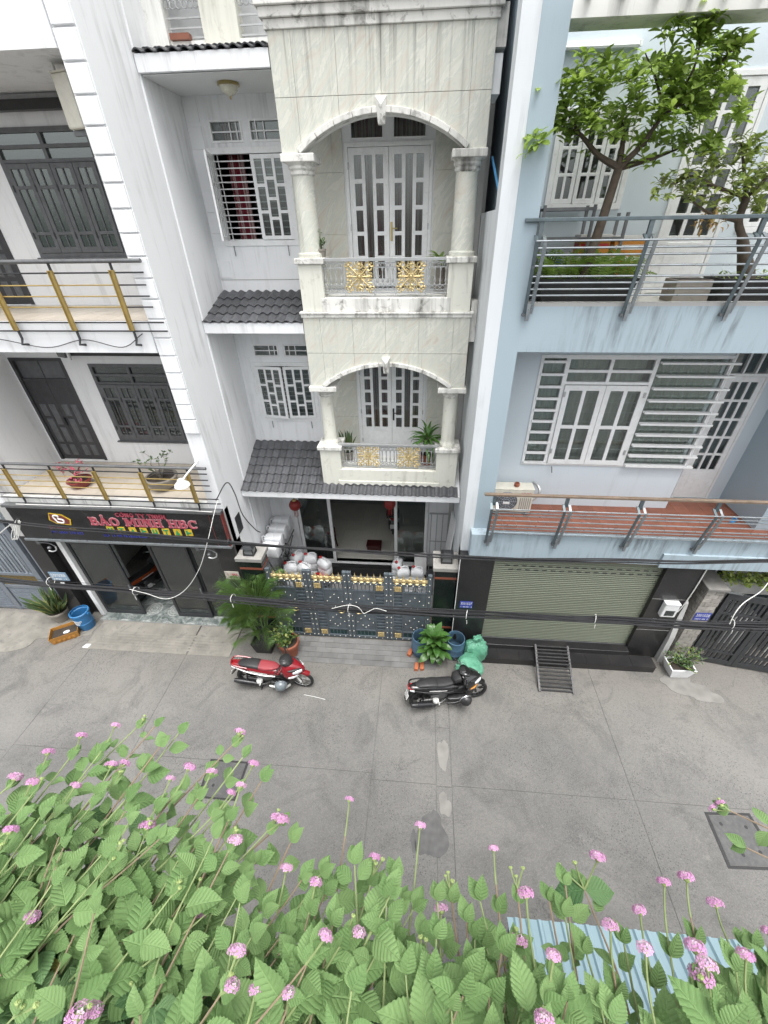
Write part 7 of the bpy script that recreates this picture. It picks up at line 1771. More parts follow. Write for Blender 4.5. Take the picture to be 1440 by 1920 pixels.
plain('stem_green', (0.12,0.20,0.06), 0.6, var=0.2)
LM = {}
def lm_(key, *a, **k):
    if key not in LM: LM[key] = leaf_mesh('leaf', *a, **k)
    return LM[key]
def rand_dir(r2, zmin=-0.3, zmax=1.0):
    a = r2.uniform(0, 2*math.pi); z = r2.uniform(zmin, zmax); q = math.sqrt(max(0, 1-z*z)); return Vector((q*math.cos(a), q*math.sin(a), z))
def branch_to(root_pts, targets, parent, mat, r2, rbase=0.012, jit=0.10):
    """grow twigs from the nearest existing node to every target"""
    nodes = list(root_pts); m = MB(); ends = []
    for t in targets:
        t = Vector(t); nd = min(nodes, key=lambda q: (q[0]-t).length*1.0+0.25*max(0, q[0].z-t.z))
        a = nd[0]; L = (t-a).length
        if L < 0.03: ends.append((t, Vector((0,0,1)))); continue
        mid = a.lerp(t, 0.5)+Vector((r2.uniform(-1,1), r2.uniform(-1,1), r2.uniform(-0.6,0.5)))*jit*L
        c = curve_pts([a, mid, t], 4); r0 = min(nd[1]*0.72, rbase*(0.5+L)); 
        m.tube(c, [max(0.003, r0*(1-0.75*i/(len(c)-1))) for i in range(len(c))], 5)
        for i, p in enumerate(c[1:]): nodes.append((p, max(0.003, r0*(1-0.75*(i+1)/len(c)))))
        ends.append((t, (c[-1]-c[-3]).normalized()))
    m.build('twigs', mat, parent, smooth=True)['kind'] = 'stuff'
    return ends
# ---- big tree on the blue balcony
r2 = random.Random(41)
TP = thing('black_trough', 'black plastic trough with the tall tree and fern on the blue balcony', 'planter', (2.42,7.36,8.006))
MB().loft([[(-0.62,-0.20,0),(0.62,-0.20,0),(0.62,0.20,0),(-0.62,0.20,0)],[(-0.72,-0.25,0.34),(0.72,-0.25,0.34),(0.72,0.25,0.34),(-0.72,0.25,0.34)],[(-0.69,-0.22,0.34),(0.69,-0.22,0.34),(0.69,0.22,0.34),(-0.69,0.22,0.34)],[(-0.66,-0.20,0.22),(0.66,-0.20,0.22),(0.66,0.20,0.22),(-0.66,0.20,0.22)]]).build('body', 'pot_black', TP)
MB().box(-0.67,0.67,-0.21,0.21,0.24,0.29).build('soil', 'soil', TP)
TR = thing('balcony_tree', 'tall leafy tree with leaning trunk on the blue balcony', 'tree', (2.42,7.38,8.28), world=True)
fork = PX(1160,315,7.42)
tk = curve_pts([(2.42,7.38,8.25),(2.44,7.38,8.6),PX(1130,410,7.40),fork], 6)
MB().tube(tk, [0.085-0.030*i/(len(tk)-1) for i in range(len(tk))], 12).build('trunk', 'bark', TR, smooth=True)
limbs = [[(1160,315,7.42),(1205,270,7.35),(1245,215,7.30),(1290,190,7.25)],[(1160,315,7.42),(1168,260,7.5),(1165,215,7.6)],[(1160,315,7.42),(1120,290,7.45),(1085,250,7.45),(1050,240,7.4)],[(1160,315,7.42),(1215,300,7.6),(1270,280,7.75)],[(1245,215,7.30),(1300,130,7.2),(1318,40,7.15)],[(1245,215,7.3),(1230,150,7.3),(1210,100,7.35)],[(1085,250,7.45),(1060,200,7.35),(1050,160,7.3)],[(1290,190,7.25),(1350,120,7.2),(1385,80,7.15)]]
nodes = []; lb = MB()
for l_ in limbs:
    c = curve_pts([PX(*p) for p in l_], 6); r0 = 0.045 if l_[0][0] == 1160 else 0.022
    lb.tube(c, [r0*(1-0.72*i/(len(c)-1)) for i in range(len(c))], 7)
    for i, p in enumerate(c): nodes.append((p, r0*(1-0.72*i/(len(c)-1))))
lb.build('limbs', 'bark', TR, smooth=True)
tg = []
def ell(cx_, cy_, rx, ry, n, ymin, ymax):
    for _ in range(n):
        while True:
            u, v = r2.uniform(-1,1), r2.uniform(-1,1)
            if u*u+v*v <= 1: break
        tg.append(PX(cx_+u*rx, cy_+v*ry, r2.uniform(ymin, ymax)))
ell(1195,180,170,85,100,6.95,7.9); ell(1110,180,105,80,42,6.95,7.8); ell(1300,110,85,80,44,6.95,7.6); ell(1320,215,90,70,44,7.0,7.8); ell(1320,30,50,35,18,7.0,7.4); ell(1075,235,60,40,10,7.0,7.6); ell(1385,85,30,40,8,7.0,7.4); ell(1230,285,120,30,10,7.2,7.8)
tg += [PX(990,262,6.85), PX(1003,250,6.85), PX(985,290,6.85), PX(1010,272,6.85)]
tg.sort(key=lambda p: (p-fork).length)
ends = branch_to(nodes, tg, TR, 'bark', r2)
LT = Leaves(TR, 290)
tl = [lm_('tree%d' % k, 'leaf_tree', 1.0, 0.36, 6, dr, 0.10, 0.62, 0.75, wave=0.06) for k, dr in enumerate((0.25,0.5,0.8))]
for p, d in ends:
    nl = r2.randint(8, 12); a0 = r2.uniform(0, 6.28); ax = (d*0.5+Vector((0,-0.15,0.9))).normalized()
    for k in range(nl):
        a = a0+k*2.4; e = ax.orthogonal().normalized(); f = ax.cross(e)
        dd = (e*math.cos(a)+f*math.sin(a))*r2.uniform(0.7,1.0)+ax*r2.uniform(0.15,0.7)
        LT.add(r2.choice(tl), p-d*0.02*k, orient(dd, ax, r2.uniform(-0.3,0.3)), r2.uniform(0.12,0.19))
LT.done()
# fern and small plants in the trough
FN = thing('trough_fern', 'bright green fern filling the black trough', 'fern', (2.42,7.36,8.29))
LF = Leaves(FN, 60, 'frond')
def frond_mesh(mat, n=13, L=1.0, pw=0.30):
    m = MB(); V = []; F = []
    for i in range(n):
        t = (i+1)/n; y = L*t*0.98; z = 0.25*L*math.sin(t*2.2)-0.16*t*t; w = pw*L*(math.sin(math.pi*min(1, 0.12+t*0.9))**0.7)
        for s in (-1, 1):
            k = len(V); V += [(0,y,z),(s*w*0.5,y+0.045*L,z+0.01),(s*w,y+0.05*L,z-0.04*L),(s*w*0.5,y-0.012*L,z+0.01)]; F.append((k,k+1,k+2,k+3))
    for i in range(n):
        t0, t1 = i/n, (i+1)/n; z0, z1 = 0.25*L*math.sin(t0*2.2)-0.16*t0*t0, 0.25*L*math.sin(t1*2.2)-0.16*t1*t1
        k = len(V); V += [(-0.008,L*t0*0.98,z0+0.002),(0.008,L*t0*0.98,z0+0.002),(0.008,L*t1*0.98,z1+0.002),(-0.008,L*t1*0.98,z1+0.002)]; F.append((k,k+1,k+2,k+3))
    me = bpy.data.meshes.new('frond'); me.from_pydata(V, [], F); me.materials.append(getmat(mat)); me.update(); return me
fm = frond_mesh('leaf_fern')
for k in range(64):
    x, y = r2.uniform(-0.62,0.62), r2.uniform(-0.20,0.20); d = Vector((x*0.6+r2.uniform(-0.5,0.5), -0.35+r2.uniform(-0.6,0.8), r2.uniform(0.25,0.8)))
    LF.add(fm, (x,y,-0.01), orient(d, (0,0,1), r2.uniform(-0.4,0.4)), r2.uniform(0.34,0.54))
LF.done()
# ---- second balcony tree in a stone tub, looser
T2 = thing('balcony_shrub_tree', 'loose shrubby tree with pale variegated leaves and dry twigs at right of the blue balcony', 'tree', (5.15,7.6,8.30), world=True)
UB = thing('stone_tub', 'dark round tub under the loose tree on the blue balcony', 'planter', (4.72,7.42,8.006))
MB().loft([[(-0.30,-0.22,0),(0.62,-0.22,0),(0.62,0.25,0),(-0.30,0.25,0)],[(-0.36,-0.28,0.32),(0.72,-0.28,0.32),(0.72,0.3,0.32),(-0.36,0.3,0.32)],[(-0.33,-0.25,0.32),(0.69,-0.25,0.32),(0.69,0.27,0.32),(-0.33,0.27,0.32)],[(-0.31,-0.22,0.22),(0.66,-0.22,0.22),(0.66,0.24,0.22),(-0.31,0.24,0.22)]]).build('body', 'pot_black', UB); MB().box(-0.32,0.67,-0.23,0.25,0.23,0.28).build('soil', 'soil', UB)
cb = thing('concrete_block', 'square concrete planter block beside the dark tub', 'planter', (4.02,7.45,8.006)); MB().box(-0.26,0.26,-0.2,0.2,0,0.30).build('body', 'pot_grey', cb, bevel=0.01); MB().box(-0.22,0.22,-0.16,0.16,0.30,0.305).build('soil', 'soil', cb)
b0 = Vector((4.85,7.42,8.27)); trk = curve_pts([b0, PX(1392,450,7.42), PX(1385,415,7.45), PX(1400,370,7.45)], 5)
MB().tube(trk, [0.10,0.11,0.10,0.085,0.075,0.07]+[0.05]*(len(trk)-6), 10).build('trunk', 'bark', T2, smooth=True)
nodes = [(p, 0.04) for p in trk[6:]]; lb = MB()
for l_ in ([(1400,370,7.45),(1340,350,7.4),(1300,330,7.4),(1265,345,7.35)],[(1400,370,7.45),(1395,320,7.45),(1390,270,7.4)],[(1400,370,7.45),(1440,330,7.4),(1480,280,7.4)],[(1385,415,7.45),(1330,400,7.35),(1290,370,7.3)]):
    c = curve_pts([PX(*p) for p in l_], 5); lb.tube(c, [0.030*(1-0.7*i/(len(c)-1)) for i in range(len(c))], 6); nodes += [(p, 0.02) for p in c]
lb.build('limbs', 'bark', T2, smooth=True)
tg = []; ell(1350,340,85,60,70,7.1,7.8); ell(1420,330,60,75,70,7.1,7.8); ell(1270,355,45,30,12,7.1,7.5); ell(1400,270,50,25,12,7.2,7.6); ell(1235,375,18,16,4,7.0,7.2)
tg.sort(key=lambda p: (p-trk[-1]).length)
ends = branch_to(nodes, tg, T2, 'bark_grey', r2, 0.010)
L2 = Leaves(T2, 280); tv = [lm_('var%d' % k, 'leaf_variegated', 1.0, 0.40, 5, dr, 0.12, 0.5, 0.8) for k, dr in enumerate((0.3,0.7))]
for p, d in ends:
    for k in range(r2.randint(4, 7)): L2.add(r2.choice(tv), p-d*0.03*k, orient(rand_dir(r2,-0.4,0.8), (0,0,1), r2.uniform(-0.4,0.4)), r2.uniform(0.09,0.15))
L2.done()
LD = Leaves(T2, 60, 'dry_leaf'); dm = lm_('dry', 'leaf_dry', 1.0, 0.3, 5, 0.9, 0.25, 0.5, 1.0, wave=0.3)
for k in range(44):
    LD.add(dm, PX(r2.uniform(1300,1365), r2.uniform(395,430), r2.uniform(7.15,7.3)), orient(rand_dir(r2,-0.9,0.5)), r2.uniform(0.07,0.12))
LD.done()
GC = thing('tub_ground_cover', 'low green leaves covering the dark tub', 'plant', (4.85,7.42,8.29)); LG = Leaves(GC, 120)
for k in range(120): LG.add(tv[k % 2] if k % 3 else tl[0], (r2.uniform(-0.45,0.5), r2.uniform(-0.24,0.2), r2.uniform(0,0.10)), orient(rand_dir(r2,0.1,0.9)), r2.uniform(0.06,0.11))
LG.done()
# plant hanging over the rail between the trees
for nm, px, py, Y, n, s, lab in (('potted_cactus_leaf', 1040, 455, 7.75, 9, 0.32, 'dark sword leaved plant beside the slotted shelf frame'),):
    q = PX(px, py, Y); r_ = thing('sword_plant', lab, 'plant', (q.x, Y, 8.40)); LL = Leaves(r_, 40); sm_ = lm_('swd', 'leaf_dark', 1.0, 0.13, 5, 0.2, 0.2, 0.4, 1.0)
    for k in range(n): LL.add(sm_, (0,0,0), orient(Vector((r2.uniform(-0.5,0.5), r2.uniform(-0.5,0.5), 1))), s*r2.uniform(0.7,1.1))
    LL.done()
# ---- areca palm before the gate
PM = PZ(500,1222); PMr = thing('areca_palm', 'bushy areca palm in a black pot before the ornate gate', 'palm', (PM.x-0.05,PM.y+0.15,0))
pb = MB(); pb.loft([[(-0.20,-0.20,0),(0.20,-0.20,0),(0.20,0.20,0),(-0.20,0.20,0)],[(-0.26,-0.26,0.42),(0.26,-0.26,0.42),(0.26,0.26,0.42),(-0.26,0.26,0.42)],[(-0.23,-0.23,0.42),(0.23,-0.23,0.42),(0.23,0.23,0.42),(-0.23,0.23,0.42)],[(-0.22,-0.22,0.34),(0.22,-0.22,0.34),(0.22,0.22,0.34),(-0.22,0.22,0.34)]]); pot = pb.build('pot', 'pot_black', PMr)
def palm_frond(n=22, L=1.0, seed=0, arch=0.9):
    q = random.Random(seed); V = []; F = []
    def mid(t): return Vector((0, L*math.sin(t*arch*1.25)/(arch*1.25), L*0.55*t*(1-t*arch*0.95)))
    for i in range(n):
        t = 0.16+0.84*i/(n-1); p = mid(t); ln = L*0.44*math.sin(math.pi*min(1, 0.16+0.80*t))**0.8*q.uniform(0.85,1.1); dv = (mid(min(1,t+0.02))-mid(t-0.02)).normalized()
        for s in (-1, 1):
            lat = Vector((s,0,0)); d = (lat*0.75+dv*0.66+Vector((0,0,0.10))).normalized(); wv = dv*(0.0095*L)
            a = p; b = p+d*ln*0.45+wv+Vector((0,0,0.01)); c_ = p+d*ln+Vector((0,0,-ln*0.32)); e = p+d*ln*0.45-wv
            k = len(V); V += [tuple(a),tuple(b),tuple(c_),tuple(e)]; F.append((k,k+1,k+2,k+3))
    m = MB(); m.tube([mid(i/10) for i in range(11)], [0.013*L*(1-0.8*i/10) for i in range(11)], 5, False)
    k = len(V); V += m.v; F += [tuple(i+k for i in f) for f in m.f]
    me = bpy.data.meshes.new('frond'); me.from_pydata(V, [], F); me.materials.append(getmat('leaf_palm')); me.update(); return me
pf = [palm_frond(24, 1.0, s, ar) for s, ar in ((1,0.8),(2,1.0),(3,1.2))]
for k in range(9):
    a = r2.uniform(0,6.28); x, y = 0.12*math.cos(a), 0.12*math.sin(a); h = r2.uniform(0.4,0.8)
    MB().tube(curve_pts([(x,y,0.36),(x*1.3,y*1.3,0.36+h*0.5),(x*1.8,y*1.8,0.40+h)],4),[0.022]*4+[0.018]*4+[0.012],6).build('cane', 'stem_green', PMr, smooth=True)
for k in range(50):
    a = k*2.399+r2.uniform(-0.3,0.3); el = r2.uniform(0.25,1.2); rr = 0.16
    d = Vector((math.cos(a)*math.cos(el)*1.15-0.12, math.sin(a)*math.cos(el)*0.8-0.12, math.sin(el)))
    place('frond', pf[k % 3], PMr, (rr*math.cos(a), rr*math.sin(a), r2.uniform(0.60,1.65)), orient(d, (0,0,1), r2.uniform(-0.3,0.3)), r2.uniform(0.75,1.10))
# ---- small leaved shrub in a terracotta pot next to the palm
q = PZ(545,1228); SPt = thing('small_leaf_shrub', 'small leaved shrub in a terracotta pot between palm and red scooter', 'shrub', (q.x,q.y+0.06,0)); SPt.scale = (1.25,1.25,1.45)
tub(MB(), [(0.002,0.0),(0.14,0.0),(0.20,0.28),(0.215,0.285),(0.215,0.34),(0.20,0.345)],0.02).build('pot', 'terracotta', SPt, smooth=40); MB().lathe([(0.185,0.29),(0.002,0.30)],20,cap=False).build('soil', 'soil', SPt)
LS = Leaves(SPt, 280); sl_ = [lm_('sml%d' % k, 'leaf_dark' if k == 0 else 'leaf_variegated', 1.0, 0.6, 4, 0.3, 0.15, 0.5, 0.9) for k in range(2)]
sb_ = MB()
for k in range(34):
    d = rand_dir(r2, 0.2, 1.0); tip = Vector((d.x*0.30-0.06, d.y*0.30-0.06, 0.34+d.z*0.52)); c = curve_pts([(0,0,0.30),tip*0.5+Vector((0,0,0.20)),tip],4); sb_.tube(c,[0.008]*3+[0.005]*(len(c)-3),4,False)
    for j in range(9): p = c[2+j*(len(c)-3)//9]; LS.add(sl_[r2.random() < 0.33], p+rand_dir(r2,-1,1)*0.03, orient(rand_dir(r2,-0.3,0.9)), r2.uniform(0.05,0.085))
sb_.build('stems', 'stem_green', SPt); LS.done()
# ---- broad leaf plant between the barrels
q = PZ(812,1240); BPt = thing('broad_leaf_plant', 'broad glossy leaved plant between the two barrels', 'plant', (q.x,q.y+0.16,0))
tub(MB(), [(0.002,0.0),(0.15,0.0),(0.20,0.26),(0.21,0.30),(0.19,0.30)],0.02).build('pot', 'pot_black', BPt, smooth=40); MB().lathe([(0.185,0.25),(0.002,0.26)],20,cap=False).build('soil', 'soil', BPt)
bl = [lm_('brd%d' % k, 'leaf_broad', 1.0, 0.42, 8, dr, 0.10, 0.45, 0.8) for k, dr in enumerate((0.4,0.75,1.0))]
st_ = MB()
for k in range(46):
    a = k*2.399; el = 1.25-1.15*(k/46); hgt = 0.75-0.45*(k/46)
    d = Vector((math.cos(a)*math.cos(el), math.sin(a)*math.cos(el), math.sin(el)*0.8+0.1)); p0 = Vector((0.10*math.cos(a)*k/46*2, 0.10*math.sin(a)*k/46*2, hgt))
    st_.tube([(0.05*math.cos(a),0.05*math.sin(a),0.26), p0], 0.009, 5, False)
    place('leaf', r2.choice(bl), BPt, p0, orient(d, (0,0,1), r2.uniform(-0.4,0.4)), r2.uniform(0.32,0.46))
st_.build('stems', 'stem_green', BPt)
# ---- sword plant in a grey pot at far left
q = PZ(112,1158); SV = thing('sword_plant', 'yellow edged sword leaved plant in a grey pot before the steel gate', 'plant', (q.x+0.12,q.y,0))
tub(MB(), [(0.002,0.0),(0.20,0.0),(0.27,0.30),(0.285,0.31),(0.285,0.36),(0.265,0.365)],0.025).build('pot', 'pot_grey', SV, smooth=40); MB().lathe([(0.25,0.31),(0.002,0.32)],22,cap=False).build('soil', 'soil', SV)
def _sword(nm):
    t = NT(nm); v = t.coord('local'); sx = t.N('ShaderNodeSeparateXYZ'); t.L(v, sx.inputs[0]); ab = t.math('ABSOLUTE', sx.outputs[0])
    e = t.ramp(ab, [(0.036,0.0),(0.042,1.0)]); c = t.mix(t.noise(t.coord('local',(6,26,6)), 1.4, 3), (0.03,0.065,0.025), (0.10,0.15,0.06)); t.col(t.mix(e, c, (0.36,0.34,0.11))); t.set(Roughness=0.4); return t.m
MDEF['sword_leaf'] = _sword
swm = lm_('sword', 'sword_leaf', 1.0, 0.11, 7, 0.25, 0.25, 0.45, 0.9)
for k in range(58):
    a = r2.uniform(0,6.28); rr = r2.uniform(0,0.2); lean = r2.uniform(0.05,0.85)
    place('leaf', swm, SV, (rr*math.cos(a),rr*math.sin(a),0.31), orient(Vector((math.cos(a)*lean, math.sin(a)*lean, 1.0)), (0.3,-1,0.2), r2.uniform(-1.2,1.2)), (r2.uniform(0.8,1.1), r2.uniform(0.60,1.0), 0.9))
# ---- white planter with a shrub by the brick pier
q = (PZ(1252,1270)+PZ(1290,1268))*0.5; WPt = thing('white_planter', 'square white planter with a low shrub by the brick gate pier', 'planter', (q.x,q.y+0.13,0), R(2))
MB().loft([[(-0.20,-0.15,0),(0.20,-0.15,0),(0.20,0.15,0),(-0.20,0.15,0)],[(-0.29,-0.20,0.33),(0.29,-0.20,0.33),(0.29,0.20,0.33),(-0.29,0.20,0.33)],[(-0.26,-0.17,0.33),(0.26,-0.17,0.33),(0.26,0.17,0.33),(-0.26,0.17,0.33)],[(-0.25,-0.16,0.26),(0.25,-0.16,0.26),(0.25,0.16,0.26),(-0.25,0.16,0.26)]]).build('box', 'white_plastic', WPt)
MB().box(-0.255,0.255,-0.165,0.165,0.265,0.295).build('soil', 'soil', WPt)
LS = Leaves(WPt, 280); sb_ = MB(); dk_ = [lm_('wpl%d' % k, 'leaf_dark', 1.0, 0.5, 4, 0.3, 0.15, 0.5, 0.9) for k in range(1)]
for k in range(30):
    d = rand_dir(r2, 0.25, 1.0); p0 = Vector((r2.uniform(-0.1,0.15),r2.uniform(-0.05,0.1),0.29)); tip = p0+Vector((d.x*0.46+0.08, d.y*0.36+0.06, d.z*0.46)); c = curve_pts([p0,p0.lerp(tip,0.5)+Vector((0,0,0.05)),tip],4); sb_.tube(c,0.006,4,False)
    for j in range(9): p = c[1+j*(len(c)-2)//9]; LS.add(dk_[0] if r2.random() < 0.75 else tl[0], p+rand_dir(r2,-1,1)*0.025, orient(rand_dir(r2,-0.2,0.9)), r2.uniform(0.06,0.10))
sb_.build('stems', 'bark_grey', WPt); LS.done()
# ---- variegated hedge above the right gate
HG = thing('variegated_hedge', 'yellow green variegated hedge trailing above the right gate', 'hedge', (7.95,7.20,2.40)); LH = Leaves(HG, 290)
for k in range(620):
    x = r2.uniform(-1.15,1.1); LH.add(sl_[1] if r2.random() < 0.8 else tl[1], (x, r2.gauss(-0.06,0.13), abs(r2.gauss(0.07,0.10))+0.03*math.sin(x*5)), orient(rand_dir(r2,-0.3,0.9)), r2.uniform(0.07,0.12))
hb = MB()
for k in range(10): hb.tube(curve_pts([(-1.1+k*0.22,0,0.0),(-1.1+k*0.26,-0.1,0.12),(-0.95+k*0.26,-0.2,0.05)],4),0.007,4,False)
hb.build('stems', 'stem_green', HG); LH.done()
# ---- balcony plants of the left house: pink bonsai and bare succulent
q = PZ(151,912,4.11); PB = thing('pink_bonsai', 'pink flowering bonsai in a red oval pot on the left balcony', 'bonsai', (q.x,q.y+0.05,4.102))
tub(MB(), [(0.002,0.0),(0.16,0.0),(0.20,0.06),(0.24,0.15),(0.26,0.16),(0.26,0.18),(0.24,0.185)],0.02,26).build('pot', 'pot_red', PB, smooth=40); MB().lathe([(0.225,0.145),(0.002,0.16)],22,cap=False).build('soil', 'soil', PB)
nodes = []; lb = MB()
for l_ in ([(0,0,0.14),(-0.03,0,0.30),(-0.06,0,0.45)],[(-0.03,0,0.30),(-0.16,0.0,0.42),(-0.26,0,0.50)],[(-0.03,0,0.30),(0.10,0,0.42),(0.18,0,0.52)],[(0,0,0.14),(0.13,0.02,0.26),(0.24,0,0.28)]):
    c = curve_pts(l_,5); lb.tube(c,[0.022*(1-0.6*i/(len(c)-1)) for i in range(len(c))],6); nodes += [(p,0.012) for p in c]
lb.build('trunk', 'bark', PB, smooth=True)
tg = [Vector((r2.uniform(-0.36,0.30), r2.uniform(-0.16,0.16), r2.uniform(0.32,0.66))) for _ in range(46)]; ends = branch_to(nodes, tg, PB, 'bark', r2, 0.006)
LP = Leaves(PB, 200, 'petal'); pm_ = lm_('petal', 'petal_pink', 1.0, 0.8, 3, 0.3, 0.15, 0.55, 0.7)
for p, d in ends:
    for k in range(4): LP.add(pm_, p, orient(rand_dir(r2,-0.3,1)), r2.uniform(0.035,0.06))
for k in range(30): LP.add(pm_, (r2.uniform(-0.15,0.2), r2.uniform(-0.22,-0.05), 0.19+r2.uniform(0,0.05)), orient(rand_dir(r2,0,1)), 0.05)
LP.done()
q = PZ(304,918,4.11); AD = thing('desert_rose', 'sparse thick stemmed succulent in a wide stone bowl on the left balcony', 'bonsai', (q.x,q.y+0.12,4.102))
tub(MB(), [(0.002,0.0),(0.18,0.0),(0.26,0.06),(0.32,0.16),(0.345,0.26),(0.36,0.265),(0.36,0.30),(0.335,0.305)],0.03,28).build('bowl', 'pot_grey', AD, smooth=40); MB().lathe([(0.31,0.25),(0.002,0.26)],24,cap=False).build('soil', 'soil', AD)
nodes = []; lb = MB()
for k in range(7):
    a = k*0.9; c = curve_pts([(0,0,0.24),(0.05*math.cos(a),0.05*math.sin(a),0.36),(0.20*math.cos(a),0.16*math.sin(a),0.55)],5); lb.tube(c,[0.035*(1-0.7*i/(len(c)-1)) for i in range(len(c))],6); nodes += [(p,0.014) for p in c[3:]]
lb.build('trunk', 'bark_grey', AD, smooth=True)
tg = [Vector((r2.uniform(-0.34,0.34), r2.uniform(-0.25,0.25), r2.uniform(0.55,0.86))) for _ in range(26)]; ends = branch_to(nodes, tg, AD, 'bark_grey', r2, 0.010)
LA = Leaves(AD, 200)
for p, d in ends:
    for k in range(4): LA.add(dk_[0], p, orient(rand_dir(r2,0.0,1)), r2.uniform(0.05,0.085))
LA.done()
# ---- plants on the bay balconies
def bay_plant(name, px, py, Y, z, label, kind):
    q = PX(px, py, Y); r_ = thing(name, label, 'plant', (q.x, Y, z))
    tub(MB(), [(0.002,0.0),(0.09,0.0),(0.12,0.20),(0.13,0.205),(0.13,0.23),(0.12,0.235)],0.012,20).build('pot', 'terracotta' if kind == 'drac' else 'pot_grey', r_, smooth=40); MB().lathe([(0.11,0.20),(0.002,0.21)],16,cap=False).build('soil', 'soil', r_)
    L = Leaves(r_, 200)
    if kind == 'bush':
        s_ = MB()
        for k in range(18):
            d = rand_dir(r2,0.3,1); c = curve_pts([(0,0,0.2),Vector((d.x*0.06,d.y*0.06,0.30)),Vector((d.x*0.16,d.y*0.14,0.25+d.z*0.34))],4); s_.tube(c,0.004,4,False)
            for j in range(8): L.add(dk_[0], c[1+j*(len(c)-2)//8]+rand_dir(r2,-1,1)*0.02, orient(rand_dir(r2,-0.2,1)), r2.uniform(0.05,0.08))
        s_.build('stems', 'stem_green', r_)
    elif kind == 'drac':
        dm_ = lm_('drac', 'leaf_broad', 1.0, 0.11, 6, 0.9, 0.2, 0.4, 1.0)
        MB().tube([(0,0,0.2),(0.01,0,0.55)],0.022,7).build('cane', 'bark_grey', r_)
        for k in range(52): a = k*2.399; el = r2.uniform(-0.1,1.3); L.add(dm_, (0.01,0,0.40+0.18*k/52), orient(Vector((math.cos(a)*math.cos(el),math.sin(a)*math.cos(el),math.sin(el)))), r2.uniform(0.36,0.5))
    elif kind == 'brom':
        dm_ = lm_('brom', 'leaf_fern', 1.0, 0.20, 6, 0.8, 0.25, 0.4, 0.9)
        for k in range(14): a = k*2.399; el = r2.uniform(0.2,1.2); L.add(dm_, (0,0,0.22), orient(Vector((math.cos(a)*math.cos(el),math.sin(a)*math.cos(el),math.sin(el)))), r2.uniform(0.28,0.42))
    else:
        for k in range(26): a = r2.uniform(0,6.28); ln = r2.uniform(0.0,0.4); L.add(swm, (0.06*math.cos(a),0.06*math.sin(a),0.2), orient(Vector((math.cos(a)*ln,math.sin(a)*ln,1)), (0.2,-1,0.1), r2.uniform(-1,1)), r2.uniform(0.38,0.60))
    L.done(); return r_
bay_plant('potted_bush', 601, 478, 8.42, 8.52, 'small dark bush in a pot on the upper left pier of the bay', 'bush').scale = (0.85,)*3
bay_plant('bromeliad', 826, 487, 8.75, 8.0, 'green strappy leaved plant at the right of the upper bay balcony', 'brom').location.z = 8.25
tag(MB().lathe([(0.10,0),(0.12,0.25)],14,(PX(826,487,8.75).x,8.75,8.0)).build('pot_stand', 'pot_grey'), 'grey stand under the strappy plant on the upper bay balcony', 'stand')
bay_plant('potted_sword_plant', 652, 835, 8.75, 4.36, 'clump of sword leaves at the left of the lower bay balcony', 'sword')
bay_plant('dracaena', 800, 838, 8.62, 4.36, 'drooping dracaena at the right of the lower bay balcony', 'drac').scale = (1.25,)*3
# ================================================================ flowering shrubs in the near planter
def _lant(nm, a, b, tr=0.20):
    def mk(name):
        t = NT(name); v = t.N('ShaderNodeTexCoord').outputs['UV']; oi = t.N('ShaderNodeObjectInfo'); sx = t.N('ShaderNodeSeparateXYZ'); t.L(v, sx.inputs[0])
        kk = t.math('FLOOR', t.math('MULTIPLY', sx.outputs[0], 0.5))                  # leaf number inside a joined part
        rnd = t.math('FRACT', t.math('ADD', oi.outputs['Random'], t.math('MULTIPLY', kk, 0.137)))
        ax = t.math('ABSOLUTE', t.math('SUBTRACT', t.math('SUBTRACT', sx.outputs[0], t.math('MULTIPLY', kk, 2.0)), 0.5))
        w = t.math('SUBTRACT', sx.outputs[1], t.math('MULTIPLY', ax, 0.9))
        vein = t.math('POWER', t.math('ABSOLUTE', t.math('SINE', t.math('ADD', t.math('MULTIPLY', w, t.math('ADD', 21.0, t.math('MULTIPLY', rnd, 9.0))), t.math('MULTIPLY', t.noise(v, 5, 3), 2.2)))), 0.35)       # 0 on a side vein
        rib = t.ramp(ax, [(0.0,0.0),(0.022,1.0)])
        hgt = t.math('MULTIPLY', vein, rib)
        f = t.math('ADD', t.math('MULTIPLY', rnd, 0.75), t.math('MULTIPLY', t.noise(v, 4, 4), 0.25))
        c = t.mix(f, a, b)
        c = t.mix(t.ramp(hgt, [(0.0,0.38),(0.6,0.0)]), c, sc3(b, 1.5))
        t.col(c); t.set(Roughness=0.62, Specular_IOR_Level=0.22)
        out = next(n for n in t.n if n.type == 'OUTPUT_MATERIAL'); td = t.N('ShaderNodeBsdfTranslucent'); t.L(t.mix(0.45, c, (0.20,0.34,0.10)), td.inputs[0])
        ms = t.N('ShaderNodeMixShader'); ms.inputs[0].default_value = tr; t.L(t.b.outputs[0], ms.inputs[1]); t.L(td.outputs[0], ms.inputs[2]); t.L(ms.outputs[0], out.inputs[0])
        t.bump(t.math('ADD', hgt, t.math('MULTIPLY', t.noise(v, 40, 4), 0.35)), 0.5, 0.005)
        return t.m
    MDEF[nm] = mk
_lant('lantana_old', (0.16,0.17,0.05), (0.34,0.27,0.08)); _lant('lantana_leaf', (0.038,0.095,0.034), (0.140,0.236,0.104)); _lant('lantana_young', (0.125,0.222,0.080), (0.215,0.33,0.135), 0.30)
plain('lantana_stem', (0.19,0.24,0.10), 0.7, var=0.25, scale=30); plain('lantana_wood', (0.20,0.15,0.10), 0.8, var=0.3, scale=30)
